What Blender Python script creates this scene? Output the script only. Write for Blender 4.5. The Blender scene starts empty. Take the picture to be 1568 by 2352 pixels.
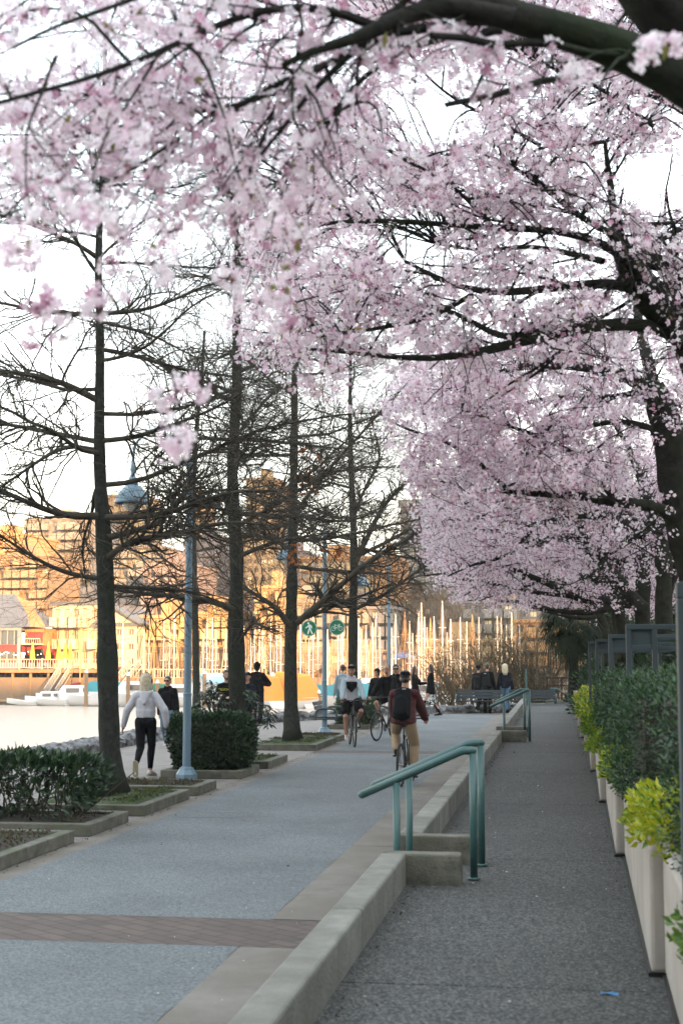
import bpy, bmesh, math, random
import numpy as np
from mathutils import Vector, Matrix
rng = np.random.default_rng(7); random.seed(7)
SC = bpy.context.scene; COL = SC.collection
R = math.radians
# ---------------------------------------------------------------- camera
CAMH = 1.9; PITCH = R(5.889); YAW = R(8.588); FPX = 3267.0
cam_d = bpy.data.cameras.new('camera'); cam = bpy.data.objects.new('camera', cam_d); COL.objects.link(cam)
cam.location = (0, 0, CAMH); cam.rotation_euler = (R(90)+PITCH, 0, YAW)
cam_d.lens = 50; cam_d.sensor_width = 36; cam_d.clip_end = 3000; cam_d.clip_start = .05
cam_d.dof.use_dof = True; cam_d.dof.focus_distance = 30; cam_d.dof.aperture_fstop = 4.0
SC.camera = cam
# ---------------------------------------------------------------- sky and sun
SUN_EL = R(10.0); SUN_AZ = R(35.0)      # the low sun is behind the camera, to the right
w = bpy.data.worlds.new('World'); SC.world = w; w.use_nodes = True
nt = w.node_tree; nt.nodes.clear()
sky = nt.nodes.new('ShaderNodeTexSky'); sky.sky_type = 'NISHITA'; sky.sun_disc = False
sky.sun_elevation = SUN_EL; sky.sun_rotation = R(180) - SUN_AZ; sky.air_density = 1.0; sky.dust_density = 2.5
bg = nt.nodes.new('ShaderNodeBackground'); bg.inputs[1].default_value = 0.15
veil = nt.nodes.new('ShaderNodeMix'); veil.data_type = 'RGBA'; veil.inputs[0].default_value = .55   # thin high cloud
veil.inputs[7].default_value = (5.5, 6.0, 6.1, 1)
out = nt.nodes.new('ShaderNodeOutputWorld')
tcw = nt.nodes.new('ShaderNodeTexCoord'); sx = nt.nodes.new('ShaderNodeSeparateXYZ'); nt.links.new(tcw.outputs['Generated'], sx.inputs[0])
rw = nt.nodes.new('ShaderNodeValToRGB'); rw.color_ramp.elements[0].position = .0; rw.color_ramp.elements[1].position = .38; rw.color_ramp.elements[0].color = (1, .84, .68, 1); rw.color_ramp.elements[1].color = (.86, .95, .97, 1)
mw_ = nt.nodes.new('ShaderNodeMix'); mw_.data_type = 'RGBA'; mw_.blend_type = 'MULTIPLY'; mw_.inputs[0].default_value = 1; mw_.inputs[6].default_value = (6.4, 6.4, 6.4, 1)
nt.links.new(sx.outputs[2], rw.inputs[0]); nt.links.new(rw.outputs[0], mw_.inputs[7]); nt.links.new(mw_.outputs[2], veil.inputs[7])
nt.links.new(sky.outputs[0], veil.inputs[6]); nt.links.new(veil.outputs[2], bg.inputs[0]); nt.links.new(bg.outputs[0], out.inputs[0])
sun_d = bpy.data.lights.new('sun', 'SUN'); sun = bpy.data.objects.new('sun', sun_d); COL.objects.link(sun)
sun_d.energy = 4.0; sun_d.angle = R(.5); sun_d.color = (1, .54, .20)
sdir = Vector((-math.sin(SUN_AZ)*math.cos(SUN_EL), math.cos(SUN_AZ)*math.cos(SUN_EL), -math.sin(SUN_EL)))
sun.rotation_euler = sdir.to_track_quat('-Z', 'Y').to_euler()
vs = SC.view_settings; vs.view_transform = 'Standard'; vs.look = 'None'; vs.gamma = 1; vs.use_curve_mapping = False
vs.exposure = 2.15
SC.render.engine = 'CYCLES'
SC.cycles.max_bounces = 6; SC.cycles.transparent_max_bounces = 6; SC.cycles.caustics_reflective = False; SC.cycles.caustics_refractive = False

# ---------------------------------------------------------------- where a pixel of the photograph's 1568 px wide view lies in the place
_fw = np.array([-math.sin(YAW)*math.cos(PITCH), math.cos(YAW)*math.cos(PITCH), math.sin(PITCH)])
_rt = np.array([math.cos(YAW), math.sin(YAW), 0.]); _up = np.cross(_rt, _fw); _C = np.array([0, 0, CAMH])
def ray(x, y): return _fw*FPX + _rt*(x-784) - _up*(y-1176)
def G(x, y, z=0.): d = ray(x, y); return _C + d*((z-CAMH)/d[2])
def P(x, y, Y): d = ray(x, y); return _C + d*(Y/d[1])
def proj(p):
    v = np.asarray(p, float)-_C; k = FPX/np.maximum(v@_fw, .01); return 784+(v@_rt)*k, 1176-(v@_up)*k
def m_per_px(Y): return Y/FPX*1.01
# ---------------------------------------------------------------- mesh helpers
class MB:
    def __init__(s): s.v = []; s.n = 0; s.f = []; s.m = []
    def add(s, V, F, mat=0):
        V = np.asarray(V, float).reshape(-1, 3); s.v.append(V)
        if isinstance(F, np.ndarray) and F.ndim == 2: s.f.append(F+s.n)
        else:
            for f in F: s.f.append(np.array([f])+s.n)
            F = list(F)
        k = len(F); s.m.append(np.full(k, mat) if np.isscalar(mat) else np.asarray(mat)); s.n += len(V)
    def box(s, x0, x1, y0, y1, z0, z1, mat=0, T=None):
        V = np.array([[x, y, z] for z in (z0, z1) for y in (y0, y1) for x in (x0, x1)], float)
        if T is not None: V = np.array([T @ Vector(v) for v in V])
        s.add(V, np.array([[0,2,3,1],[4,5,7,6],[0,1,5,4],[2,6,7,3],[0,4,6,2],[1,3,7,5]]), mat)
    def tube(s, pts, rad, n=8, mat=0, caps=True):
        pts = np.asarray(pts, float); K = len(pts); rad = np.full(K, rad) if np.isscalar(rad) else np.asarray(rad, float)
        V, F = tubes(pts[None], rad[None], n); b = s.n; s.add(V, F, mat)
        if caps:
            s.f.append(np.array([[b+i for i in range(n)][::-1]])); s.m.append(np.array([mat]))
            s.f.append(np.array([[b+(K-1)*n+i for i in range(n)]])); s.m.append(np.array([mat]))
    def bar(s, a, b, wd, th, mat=0, up=(0, 0, 1)):
        a = np.array(a, float); b = np.array(b, float); t = b-a; t /= np.linalg.norm(t); u = np.cross(t, up)
        if np.linalg.norm(u) < 1e-4: u = np.cross(t, (1, 0, 0))
        u /= np.linalg.norm(u); v = np.cross(u, t); u = u*wd/2; v = v*th/2
        V = [p+q*u+r*v for p in (a, b) for q, r in ((-1,-1),(1,-1),(1,1),(-1,1))]
        s.add(V, np.array([[0,1,2,3],[7,6,5,4],[0,4,5,1],[1,5,6,2],[2,6,7,3],[3,7,4,0]]), mat)
    def lathe(s, prof, n=16, c=(0,0,0), mat=0):
        a = np.linspace(0, 2*math.pi, n, endpoint=False); V = []
        for r, z in prof: V += [(c[0]+r*math.cos(t), c[1]+r*math.sin(t), c[2]+z) for t in a]
        F = [[k*n+i, k*n+(i+1) % n, (k+1)*n+(i+1) % n, (k+1)*n+i] for k in range(len(prof)-1) for i in range(n)]
        b = s.n; s.add(V, np.array(F), mat)
        s.f.append(np.array([[b+i for i in range(n)][::-1]])); s.m.append(np.array([mat]))
        s.f.append(np.array([[b+(len(prof)-1)*n+i for i in range(n)]])); s.m.append(np.array([mat]))
    def disc(s, c, r, n=20, axis='y', mat=0, th=.004):
        a = np.linspace(0, 2*math.pi, n, endpoint=False)
        if axis == 'y': ring = lambda d: [(c[0]+r*math.cos(t), c[1]+d, c[2]+r*math.sin(t)) for t in a]
        elif axis == 'x': ring = lambda d: [(c[0]+d, c[1]+r*math.cos(t), c[2]+r*math.sin(t)) for t in a]
        else: ring = lambda d: [(c[0]+r*math.cos(t), c[1]+r*math.sin(t), c[2]+d) for t in a]
        s.poly(ring(-th/2), ring(th/2), mat)
    def poly(s, A, B, mat=0):
        n = len(A); b = s.n; s.add(list(A)+list(B), np.array([[i, (i+1) % n, n+(i+1) % n, n+i] for i in range(n)]), mat)
        s.f.append(np.array([[b+i for i in range(n)][::-1]])); s.m.append(np.array([mat]))
        s.f.append(np.array([[b+n+i for i in range(n)]])); s.m.append(np.array([mat]))
    def build(s, name, mats, parent=None, smooth=False, loc=None, bevel=0):
        me = bpy.data.meshes.new(name); V = np.concatenate(s.v)
        loops = np.concatenate([f.ravel() for f in s.f]); tot = np.concatenate([np.full(len(f), f.shape[1]) for f in s.f])
        mi = np.concatenate(s.m)
        me.vertices.add(len(V)); me.vertices.foreach_set('co', V.ravel()); me.loops.add(len(loops)); me.loops.foreach_set('vertex_index', loops.astype(np.int32))
        me.polygons.add(len(tot)); me.polygons.foreach_set('loop_start', (np.cumsum(tot)-tot).astype(np.int32)); me.polygons.foreach_set('loop_total', tot.astype(np.int32))
        me.polygons.foreach_set('material_index', mi.astype(np.int32)); me.polygons.foreach_set('use_smooth', np.full(len(tot), smooth))
        me.update(calc_edges=True); me.validate()
        for m in (mats if isinstance(mats, (list, tuple)) else [mats]): me.materials.append(m)
        o = bpy.data.objects.new(name, me); COL.objects.link(o)
        if parent is not None: o.parent = parent
        if loc is not None: o.location = loc
        if bevel:
            b = o.modifiers.new('bevel', 'BEVEL'); b.width = bevel; b.segments = 2; b.limit_method = 'ANGLE'
        return o
def tubes(Pn, Rn, n=3):
    N, K, _ = Pn.shape; T = np.gradient(Pn, axis=1); T /= np.linalg.norm(T, axis=2, keepdims=True)+1e-9
    mean = Pn[:, -1]-Pn[:, 0]; ref = np.where((np.abs(mean[:, 2]) > .8*np.linalg.norm(mean, axis=1))[:, None], [[1., 0, 0]], [[0, 0, 1.]])
    U = np.cross(T, ref[:, None, :]); U /= np.linalg.norm(U, axis=2, keepdims=True)+1e-9; W = np.cross(U, T)
    a = np.linspace(0, 2*math.pi, n, endpoint=False)
    V = Pn[:, :, None]+Rn[:, :, None, None]*(U[:, :, None]*np.cos(a)[None, None, :, None]+W[:, :, None]*np.sin(a)[None, None, :, None])
    base = (np.arange(N)*K*n)[:, None, None]+(np.arange(K-1)*n)[None, :, None]; i = np.arange(n)[None, None]; j = (i+1) % n
    F = np.stack([base+i, base+j, base+n+j, base+n+i], -1).reshape(-1, 4)
    return V.reshape(-1, 3), F
def tag(o, label=None, cat=None, group=None, kind=None):
    if label: o['label'] = label
    if cat: o['category'] = cat
    if group: o['group'] = group
    if kind: o['kind'] = kind
    return o
def thing(name, label, cat, loc=(0,0,0), rz=0, group=None):
    o = bpy.data.objects.new(name, None); COL.objects.link(o); o.location = loc; o.rotation_euler = (0, 0, rz); o.empty_display_size = .2
    return tag(o, label, cat, group)
KIDS = {}
def copy_tree(o, parent=None, loc=None, rz=None, scale=None, label=None):
    c = o.copy(); COL.objects.link(c); c.parent = parent
    if loc is not None: c.location = loc
    if rz is not None: c.rotation_euler = (0, 0, rz)
    if scale is not None: c.scale = (scale,)*3 if np.isscalar(scale) else scale
    if label: c['label'] = label
    for ch in [x for x in list(o.children)]: copy_tree(ch, c)
    return c
# ---------------------------------------------------------------- materials
def lin(h):
    h = h.lstrip('#'); c = [int(h[i:i+2], 16)/255 for i in (0, 2, 4)]
    return tuple((x/12.92 if x <= .04045 else ((x+.055)/1.055)**2.4) for x in c)+(1,)
KA = .72      # measured albedos below are scaled to the exposure
def mat(name, c, rough=.7, metal=0, spec=.5, c2=None, ns=6, bump=0, bs=30, detail=6, trans=0, emit=None, estr=0, thr=(.35, .65), c3=None, ns3=1.5, thr3=(.45, .7), coord='Object', k=None):
    if k is None: k = KA
    c, c2, c3 = [tuple(v*k for v in q[:3])+(1,) if q else None for q in (c, c2, c3)]
    m = bpy.data.materials.new(name); m.use_nodes = True; n = m.node_tree; b = n.nodes['Principled BSDF']
    b.inputs['Base Color'].default_value = c; b.inputs['Roughness'].default_value = rough; b.inputs['Metallic'].default_value = metal
    b.inputs['Specular IOR Level'].default_value = spec
    if c2 or bump or c3: tc = n.nodes.new('ShaderNodeTexCoord')
    if c2:
        t = n.nodes.new('ShaderNodeTexNoise'); t.inputs['Scale'].default_value = ns; t.inputs['Detail'].default_value = detail; t.inputs['Roughness'].default_value = .65
        r = n.nodes.new('ShaderNodeValToRGB'); r.color_ramp.elements[0].position = thr[0]; r.color_ramp.elements[1].position = thr[1]
        r.color_ramp.elements[0].color = c; r.color_ramp.elements[1].color = c2
        n.links.new(tc.outputs[coord], t.inputs[0]); n.links.new(t.outputs[0], r.inputs[0]); last = r.outputs[0]
        if c3:
            t3 = n.nodes.new('ShaderNodeTexNoise'); t3.inputs['Scale'].default_value = ns3; t3.inputs['Detail'].default_value = 5
            r3 = n.nodes.new('ShaderNodeValToRGB'); r3.color_ramp.elements[0].position = thr3[0]; r3.color_ramp.elements[1].position = thr3[1]
            mx = n.nodes.new('ShaderNodeMix'); mx.data_type = 'RGBA'; mx.inputs[7].default_value = c3
            n.links.new(tc.outputs[coord], t3.inputs[0]); n.links.new(t3.outputs[0], r3.inputs[0]); n.links.new(r3.outputs[0], mx.inputs[0]); n.links.new(last, mx.inputs[6]); last = mx.outputs[2]
        n.links.new(last, b.inputs['Base Color'])
    if bump:
        t2 = n.nodes.new('ShaderNodeTexNoise'); t2.inputs['Scale'].default_value = bs; t2.inputs['Detail'].default_value = 5
        bu = n.nodes.new('ShaderNodeBump'); bu.inputs['Strength'].default_value = bump; bu.inputs['Distance'].default_value = .02
        n.links.new(tc.outputs[coord], t2.inputs[0]); n.links.new(t2.outputs[0], bu.inputs['Height']); n.links.new(bu.outputs[0], b.inputs['Normal'])
    if emit: b.inputs['Emission Color'].default_value = emit; b.inputs['Emission Strength'].default_value = estr
    if trans:
        o = n.nodes['Material Output']; tr = n.nodes.new('ShaderNodeBsdfTranslucent'); mi = n.nodes.new('ShaderNodeMixShader'); mi.inputs[0].default_value = trans
        src = b.inputs['Base Color']
        if src.is_linked: n.links.new(src.links[0].from_socket, tr.inputs[0])
        else: tr.inputs[0].default_value = c
        n.links.new(b.outputs[0], mi.inputs[1]); n.links.new(tr.outputs[0], mi.inputs[2]); n.links.new(mi.outputs[0], o.inputs[0])
    return m
def g(v, t=(1, 1, 1)): return (v*t[0], v*t[1], v*t[2], 1)
M = {}
M['petal1'] = mat('petal_white', (.92, .84, .885, 1), .6, trans=.58, k=1)
M['petal2'] = mat('petal_pale_pink', (.83, .66, .75, 1), .6, trans=.56, k=1)
M['petal3'] = mat('petal_pink', (.56, .28, .40, 1), .6, trans=.45, k=1)
M['bud'] = mat('bud_deep_pink', (.20, .05, .08, 1), .6, trans=.2)
M['newleaf'] = mat('new_leaf_olive', (.26, .24, .05, 1), .5, trans=.35)
M['cbark'] = mat('cherry_bark', (.016, .016, .015, 1), .95, spec=.15, c2=(.050, .048, .042, 1), ns=9, bump=.6, bs=25, c3=(.028, .040, .020, 1), ns3=2.2)
M['obark'] = mat('oak_bark', (.022, .024, .022, 1), .95, spec=.15, c2=(.055, .058, .050, 1), ns=14, bump=.7, bs=22, c3=(.033, .042, .028, 1), ns3=2)
M['twig'] = mat('twig_bark', (.055, .048, .038, 1), .9, spec=.2, c2=(.10, .09, .072, 1), ns=3)
M['deadleaf'] = mat('dead_oak_leaf', (.34, .10, .02, 1), .7, trans=.4)
M['dleafs'] = [mat('laurel_leaf_dark', (.014, .040, .018, 1), .35, trans=.15), mat('laurel_leaf', (.026, .072, .028, 1), .35, trans=.2), mat('laurel_leaf_light', (.07, .13, .045, 1), .35, trans=.25)]
M['bleafs'] = [mat('box_leaf_dark', (.016, .048, .020, 1), .4, trans=.2), mat('box_leaf', (.032, .092, .030, 1), .4, trans=.25), mat('box_leaf_light', (.075, .17, .05, 1), .4, trans=.3)]
M['yleafs'] = [mat('yellow_leaf_green', (.10, .22, .02, 1), .45, trans=.3), mat('yellow_leaf', (.32, .40, .02, 1), .45, trans=.35), mat('yellow_leaf_bright', (.52, .52, .02, 1), .45, trans=.35)]
M['moss'] = mat('moss', (.05, .10, .012, 1), .95, c2=(.035, .028, .018, 1), ns=7, bump=1, bs=40)
M['soil'] = mat('soil', (.022, .018, .014, 1), .95, c2=(.05, .042, .03, 1), ns=12, bump=1, bs=40)
M['mossblade'] = [mat('moss_blade', (.045, .095, .012, 1), .8, trans=.2), mat('moss_blade_yellow', (.10, .14, .015, 1), .8, trans=.2), mat('litter_brown', (.07, .045, .025, 1), .8)]
M['conc'] = mat('curb_concrete', (.20, .195, .17, 1), .85, c2=(.33, .32, .285, 1), ns=4, bump=.35, bs=60, c3=(.13, .14, .10, 1), ns3=1.8, thr3=(.5, .72))
M['conc_moss'] = mat('mossy_concrete', (.075, .074, .056, 1), .9, c2=(.21, .20, .165, 1), ns=5, bump=.5, bs=50, c3=(.085, .10, .05, 1), ns3=2.5, thr3=(.52, .72))
M['wallconc'] = mat('low_wall_concrete', (.17, .165, .145, 1), .9, c2=(.28, .275, .245, 1), ns=5, detail=10, bump=.5, bs=50, c3=(.13, .128, .105, 1), ns3=1.6, thr3=(.45, .75))
M['panel'] = mat('planter_panel_concrete', (.40, .355, .31, 1), .85, c2=(.50, .46, .415, 1), c3=(.33, .29, .25, 1), ns3=.9, thr3=(.5, .8), ns=2.5, bump=.2, bs=60)
M['strip'] = mat('gutter_concrete', (.155, .138, .12, 1), .9, c2=(.225, .205, .18, 1), ns=2.2, bump=.3, bs=70, c3=(.15, .13, .11, 1), ns3=.9)
M['teal'] = mat('teal_green_paint', (.045, .118, .118, 1), .38, c2=(.055, .14, .138, 1), ns=3)
M['lampblue'] = mat('pale_blue_paint', (.15, .25, .33, 1), .42, c2=(.18, .285, .365, 1), ns=2.5)
M['steel'] = mat('grey_blue_steel', (.038, .062, .072, 1), .45, c2=(.045, .072, .082, 1), ns=3)
M['stone'] = mat('seawall_stone', (.05, .052, .055, 1), .9, c2=(.30, .30, .31, 1), ns=5, bump=1, bs=12, detail=10, thr=(.38, .6))
M['black'] = mat('black_metal', (.012, .012, .013, 1), .4)
M['rubber'] = mat('rubber', (.012, .012, .012, 1), .8)
M['chrome'] = mat('bare_metal', (.45, .45, .46, 1), .3, metal=.9)
M['white'] = mat('white_paint', (.78, .78, .76, 1), .45, c2=(.70, .70, .67, 1), ns=2, k=1)
# ground surfaces
def ground_mat(name, ca, cb, cc, scale, big=(.8, 1.15), bump=.5, rough=.85, voro=True):
    ca, cb, cc = [tuple(v*.57 for v in q[:3])+(1,) for q in (ca, cb, cc)]
    m = bpy.data.materials.new(name); m.use_nodes = True; n = m.node_tree; N = n.nodes; L = n.links; b = N['Principled BSDF']; b.inputs['Roughness'].default_value = rough
    tc = N.new('ShaderNodeTexCoord'); v = N.new('ShaderNodeTexVoronoi' if voro else 'ShaderNodeTexNoise'); v.inputs['Scale'].default_value = scale
    L.new(tc.outputs['Object'], v.inputs[0])
    r = N.new('ShaderNodeValToRGB'); r.color_ramp.interpolation = 'LINEAR'
    e = r.color_ramp.elements; e[0].position = .15; e[0].color = ca; e[1].position = .85; e[1].color = cc; k = e.new(.5); k.color = cb
    if voro:
        sp = N.new('ShaderNodeSeparateColor'); L.new(v.outputs['Color'], sp.inputs[0]); L.new(sp.outputs[0], r.inputs[0])
    else: L.new(v.outputs[0], r.inputs[0])
    ns = N.new('ShaderNodeTexNoise'); ns.inputs['Scale'].default_value = .55; ns.inputs['Detail'].default_value = 7; ns.inputs['Roughness'].default_value = .6; L.new(tc.outputs['Object'], ns.inputs[0])
    mr = N.new('ShaderNodeMapRange'); mr.inputs[1].default_value = .3; mr.inputs[2].default_value = .7; mr.inputs[3].default_value = big[0]; mr.inputs[4].default_value = big[1]; L.new(ns.outputs[0], mr.inputs[0])
    mx = N.new('ShaderNodeMix'); mx.data_type = 'RGBA'; mx.blend_type = 'MULTIPLY'; mx.inputs[0].default_value = 1
    L.new(r.outputs[0], mx.inputs[6]); L.new(mr.outputs[0], mx.inputs[7]); L.new(mx.outputs[2], b.inputs['Base Color'])
    bu = N.new('ShaderNodeBump'); bu.inputs['Strength'].default_value = bump; bu.inputs['Distance'].default_value = .01
    L.new((v.outputs['Distance'] if voro else v.outputs[0]), bu.inputs['Height']); L.new(bu.outputs[0], b.inputs['Normal'])
    return m
M['asphalt'] = ground_mat('path_asphalt', (.105, .123, .134, 1), (.172, .193, .206, 1), (.26, .285, .30, 1), 90, (.74, 1.18))
M['aggregate'] = ground_mat('exposed_aggregate', (.014, .018, .019, 1), (.040, .046, .047, 1), (.20, .19, .175, 1), 90, (.75, 1.15), bump=.3)
def brick_mat(name, c1, c2, cm, sc, bw=.5, rh=.25, rot=0, bump=.6):
    c1, c2, cm = [tuple(v*.60 for v in q[:3])+(1,) for q in (c1, c2, cm)]
    m = bpy.data.materials.new(name); m.use_nodes = True; n = m.node_tree; N = n.nodes; L = n.links; b = N['Principled BSDF']; b.inputs['Roughness'].default_value = .85
    tc = N.new('ShaderNodeTexCoord'); mp = N.new('ShaderNodeMapping'); mp.inputs['Rotation'].default_value[2] = rot; L.new(tc.outputs['Object'], mp.inputs[0])
    t = N.new('ShaderNodeTexBrick'); t.inputs['Color1'].default_value = c1; t.inputs['Color2'].default_value = c2; t.inputs['Mortar'].default_value = cm
    t.inputs['Scale'].default_value = sc; t.inputs['Brick Width'].default_value = bw; t.inputs['Row Height'].default_value = rh; t.inputs['Mortar Size'].default_value = .018
    L.new(mp.outputs[0], t.inputs[0]); ns = N.new('ShaderNodeTexNoise'); ns.inputs['Scale'].default_value = 3; ns.inputs['Detail'].default_value = 6; L.new(tc.outputs['Object'], ns.inputs[0])
    mr = N.new('ShaderNodeMapRange'); mr.inputs[3].default_value = .6; mr.inputs[4].default_value = 1.35; L.new(ns.outputs[0], mr.inputs[0])
    mx = N.new('ShaderNodeMix'); mx.data_type = 'RGBA'; mx.blend_type = 'MULTIPLY'; mx.inputs[0].default_value = 1; L.new(t.outputs[0], mx.inputs[6]); L.new(mr.outputs[0], mx.inputs[7]); L.new(mx.outputs[2], b.inputs['Base Color'])
    bu = N.new('ShaderNodeBump'); bu.inputs['Strength'].default_value = bump; bu.inputs['Distance'].default_value = .008; bu.invert = True; L.new(t.outputs['Fac'], bu.inputs['Height']); L.new(bu.outputs[0], b.inputs['Normal'])
    return m
M['brick'] = brick_mat('brick_band', (.105, .075, .066, 1), (.145, .105, .09, 1), (.06, .045, .04, 1), 2.0, .5, .25, R(38))
M['paver'] = brick_mat('promenade_pavers', (.25, .215, .20, 1), (.30, .265, .25, 1), (.16, .14, .13, 1), 2.2, .5, .25, R(45), .4)
M['quay'] = mat('quay_slab', (.16, .15, .13, 1), .9, c2=(.24, .22, .2, 1), ns=2)
mw = mat('harbour_water', (.36, .31, .25, 1), .24, spec=1.0, k=1); M['water'] = mw
n_ = mw.node_tree; tc_ = n_.nodes.new('ShaderNodeTexCoord'); mp_ = n_.nodes.new('ShaderNodeMapping'); mp_.inputs['Scale'].default_value = (.55, 1.6, 1)
tn_ = n_.nodes.new('ShaderNodeTexNoise'); tn_.inputs['Scale'].default_value = 1.1; tn_.inputs['Detail'].default_value = 6; tn_.inputs['Roughness'].default_value = .6
bu_ = n_.nodes.new('ShaderNodeBump'); bu_.inputs['Strength'].default_value = 1.0; bu_.inputs['Distance'].default_value = .55
n_.links.new(tc_.outputs['Object'], mp_.inputs[0]); n_.links.new(mp_.outputs[0], tn_.inputs[0]); n_.links.new(tn_.outputs[0], bu_.inputs['Height']); n_.links.new(bu_.outputs[0], n_.nodes['Principled BSDF'].inputs['Normal'])
# ================================================================ ground
XA0, XA1 = -4.72, -2.10          # asphalt path
def slab(name, x0, x1, y0, y1, z, m, kind='structure', th=.2):
    b = MB(); b.box(x0, x1, y0, y1, z-th, z); return tag(b.build(name, m), kind=kind)
# harbour bed / terrain sheet far below, reaching the horizon
b = MB(); b.add([(-900, -300, -4), (900, -300, -4), (900, 1600, -4), (-900, 1600, -4)], np.array([[0, 1, 2, 3]])); tag(b.build('terrain', M['soil']), kind='structure')
WZ = -2.5
b = MB(); b.add([(-500, -50, WZ), (400, -50, WZ), (400, 139, WZ), (-500, 139, WZ)], np.array([[0, 1, 2, 3]])); tag(b.build('water', M['water']), kind='structure')
# land under the promenade: follows the seawall line
SEA = [(-10.75, -6), (-10.75, 20), (-10.7, 28), (-10.55, 33), (-10.3, 38), (-9.9, 42), (-9.3, 44.9), (-8.4, 45.8), (-7.0, 46.6), (-5.4, 48.2), (-4.0, 49.9), (-2.6, 50.9), (-1.0, 51.6), (2, 52.4), (8, 53.2), (14, 53.6)]
def prom_z(x): return -max(0., min(1., (-6.2-x)/4.4))*.22
b = MB(); n = len(SEA)
land = MB()
poly = [(x, y, -.02) for x, y in SEA]+[(40, 53.6, -.02), (40, -40, -.02), (-10.75, -40, -.02)]
# promenade surface as strips from the seawall to x=-6.2 (falls towards the sea), flat beyond
V = []; F = []
rows = [(x, y) for x, y in SEA]
for x, y in rows: 
    xm = max(-6.2, x+.01); V += [(x, y, prom_z(x)), ((x+xm)/2, y, prom_z((x+xm)/2)), (xm, y, 0), (-4.98 if y < 48 else max(-4.98, xm+.02), y, 0)]
for i in range(n-1):
    for k in range(3): F.append([i*4+k, i*4+k+1, i*4+4+k+1, i*4+4+k])
land.add(V, np.array(F)); tag(land.build('promenade', M['paver']), kind='structure')
q = MB(); q.poly([(x, y, -4) for x, y, z in poly], [(x, y, -.26) for x, y, z in poly]); tag(q.build('ground', M['quay']), kind='structure')
slab('gutter_path', -4.98, XA0, -8, 49, 0, M['strip'])
# asphalt, interrupted by the brick bands
BR = [(9.45, 10.45), (28.75, 29.55)]
b = MB(); ys = [-8, BR[0][0], BR[0][1], BR[1][0], BR[1][1], 49.0]
def wavy(x, y, s): return x+.012*math.sin(y*3.1+s)+.010*math.sin(y*7.7+2*s)
for a, c in ((ys[0], ys[1]), (ys[2], ys[3]), (ys[4], ys[5])):
    k = max(2, int((c-a)/.25)); yy = np.linspace(a, c, k+1); V = []
    for y in yy: V += [(wavy(XA0, y, 0), y, .004), (wavy(XA1, y, 1), y, .004)]
    b.add(V, np.array([[2*i, 2*i+1, 2*i+3, 2*i+2] for i in range(k)]))
tag(b.build('path', M['asphalt']), kind='structure')
slab('path_bed', XA0, XA1, -8, 49, 0, M['strip'])
b = MB(); b.box(-4.98+.0, -1.28, BR[0][0], BR[0][1], .0, .003); b.box(-4.98, -1.28, BR[1][0], BR[1][1], .0, .003); tag(b.build('brick_band_path', M['brick']), kind='structure')
# tar cracks across the asphalt
b = MB()
for (y0, xa, xb) in ((24.6, -4.2, -2.2), (23.9, -4.5, -2.4), (17.6, -4.6, -3.6), (16.9, -4.6, -3.4), (28.4, -4.7, -2.2)):
    xs = np.linspace(xa, xb, 30); yv = y0+np.cumsum(rng.normal(0, .03, 30)); wd = .012+.012*rng.random(30)
    V = []
    for x, y, q_ in zip(xs, yv, wd): V += [(x, y-q_, .0055), (x, y+q_, .0055)]
    b.add(V, np.array([[2*i, 2*i+2, 2*i+3, 2*i+1] for i in range(29)]))
tag(b.build('path_cracks', mat('tar', (.06, .062, .065, 1), .8)), kind='structure')
# concrete strip beside the low wall, cast in bays
b = MB(); y = -8.0
bays = [(-8, -3.5), (-3.5, .5), (.5, 4.6), (4.6, 9.44), (10.46, 14.6), (14.6, 19.4), (19.4, 24.2), (24.2, 28.74), (29.56, 34.4), (34.4, 39.2), (39.2, 44.0), (44.0, 49)]
for a, c in bays: b.box(XA1, -1.27, a+.008, c-.008, -.2, .006)
tag(b.build('pavement', M['strip']), kind='structure')
slab('pavement_end', -4.72, -1.27, 49.0, 51.2, .001, M['strip'])
# raised walk (exposed aggregate) with saw joints
b = MB(); yy = [-6, -1.6, 2.8, 7.2, 11.7, 16.1, 20.5, 25, 29.4, 33.8, 38.2, 42.6, 47, 52.6]
for a, c in zip(yy[:-1], yy[1:]): b.box(-1.09, .60, a+.006, c-.006, 0, .3)
tag(b.build('raised_path', M['aggregate']), kind='structure')
slab('raised_path_joint', -1.08, .6, -6, 52.6, .293, M['soil'])
# ================================================================ low concrete wall, stairs, cheeks
ZT = .52
def wall_seg(y0, y1, label):
    t = thing('low_wall', label, 'wall', (-1.18, y0, 0), group='low concrete walls beside the raised walk'); yy = []
    y = y0
    while y < y1-.3: yy.append(y); y += 3.0
    yy.append(y1); b = MB()
    for a, c in zip(yy[:-1], yy[1:]): b.box(-.09, .09, a-y0+.007, c-y0-.007, 0, ZT)
    b.build('coping_block', M['wallconc'], t, bevel=.018); return t
def cheek(y, x0, x1, par_label):
    t = thing('stair_cheek_wall', par_label, 'wall', (x0, y, 0), group='short walls at the stair openings')
    b = MB(); b.box(0, x1-x0, 0, .16, 0, ZT-.004); b.build('cheek_block', M['conc_moss'], t, bevel=.014)
wall_seg(-4, 10.30, 'long low concrete wall running from the bottom edge up to the near stair opening')
cheek(10.30, -1.27, -.70, 'short mossy wall stub in front of the near green stair handrails')
cheek(11.36, -1.27, -.62, 'short mossy wall stub just behind the near green stair handrails')
wall_seg(11.53, 27.9, 'low concrete wall running between the near and the far green handrails')
cheek(27.9, -1.27, -.62, 'short pale wall stub in front of the far green handrail')
cheek(29.6, -1.27, -.62, 'short wall stub right behind the far green handrail')
wall_seg(29.77, 50.5, 'low concrete wall beyond the far green handrail, ending near the benches')
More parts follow.
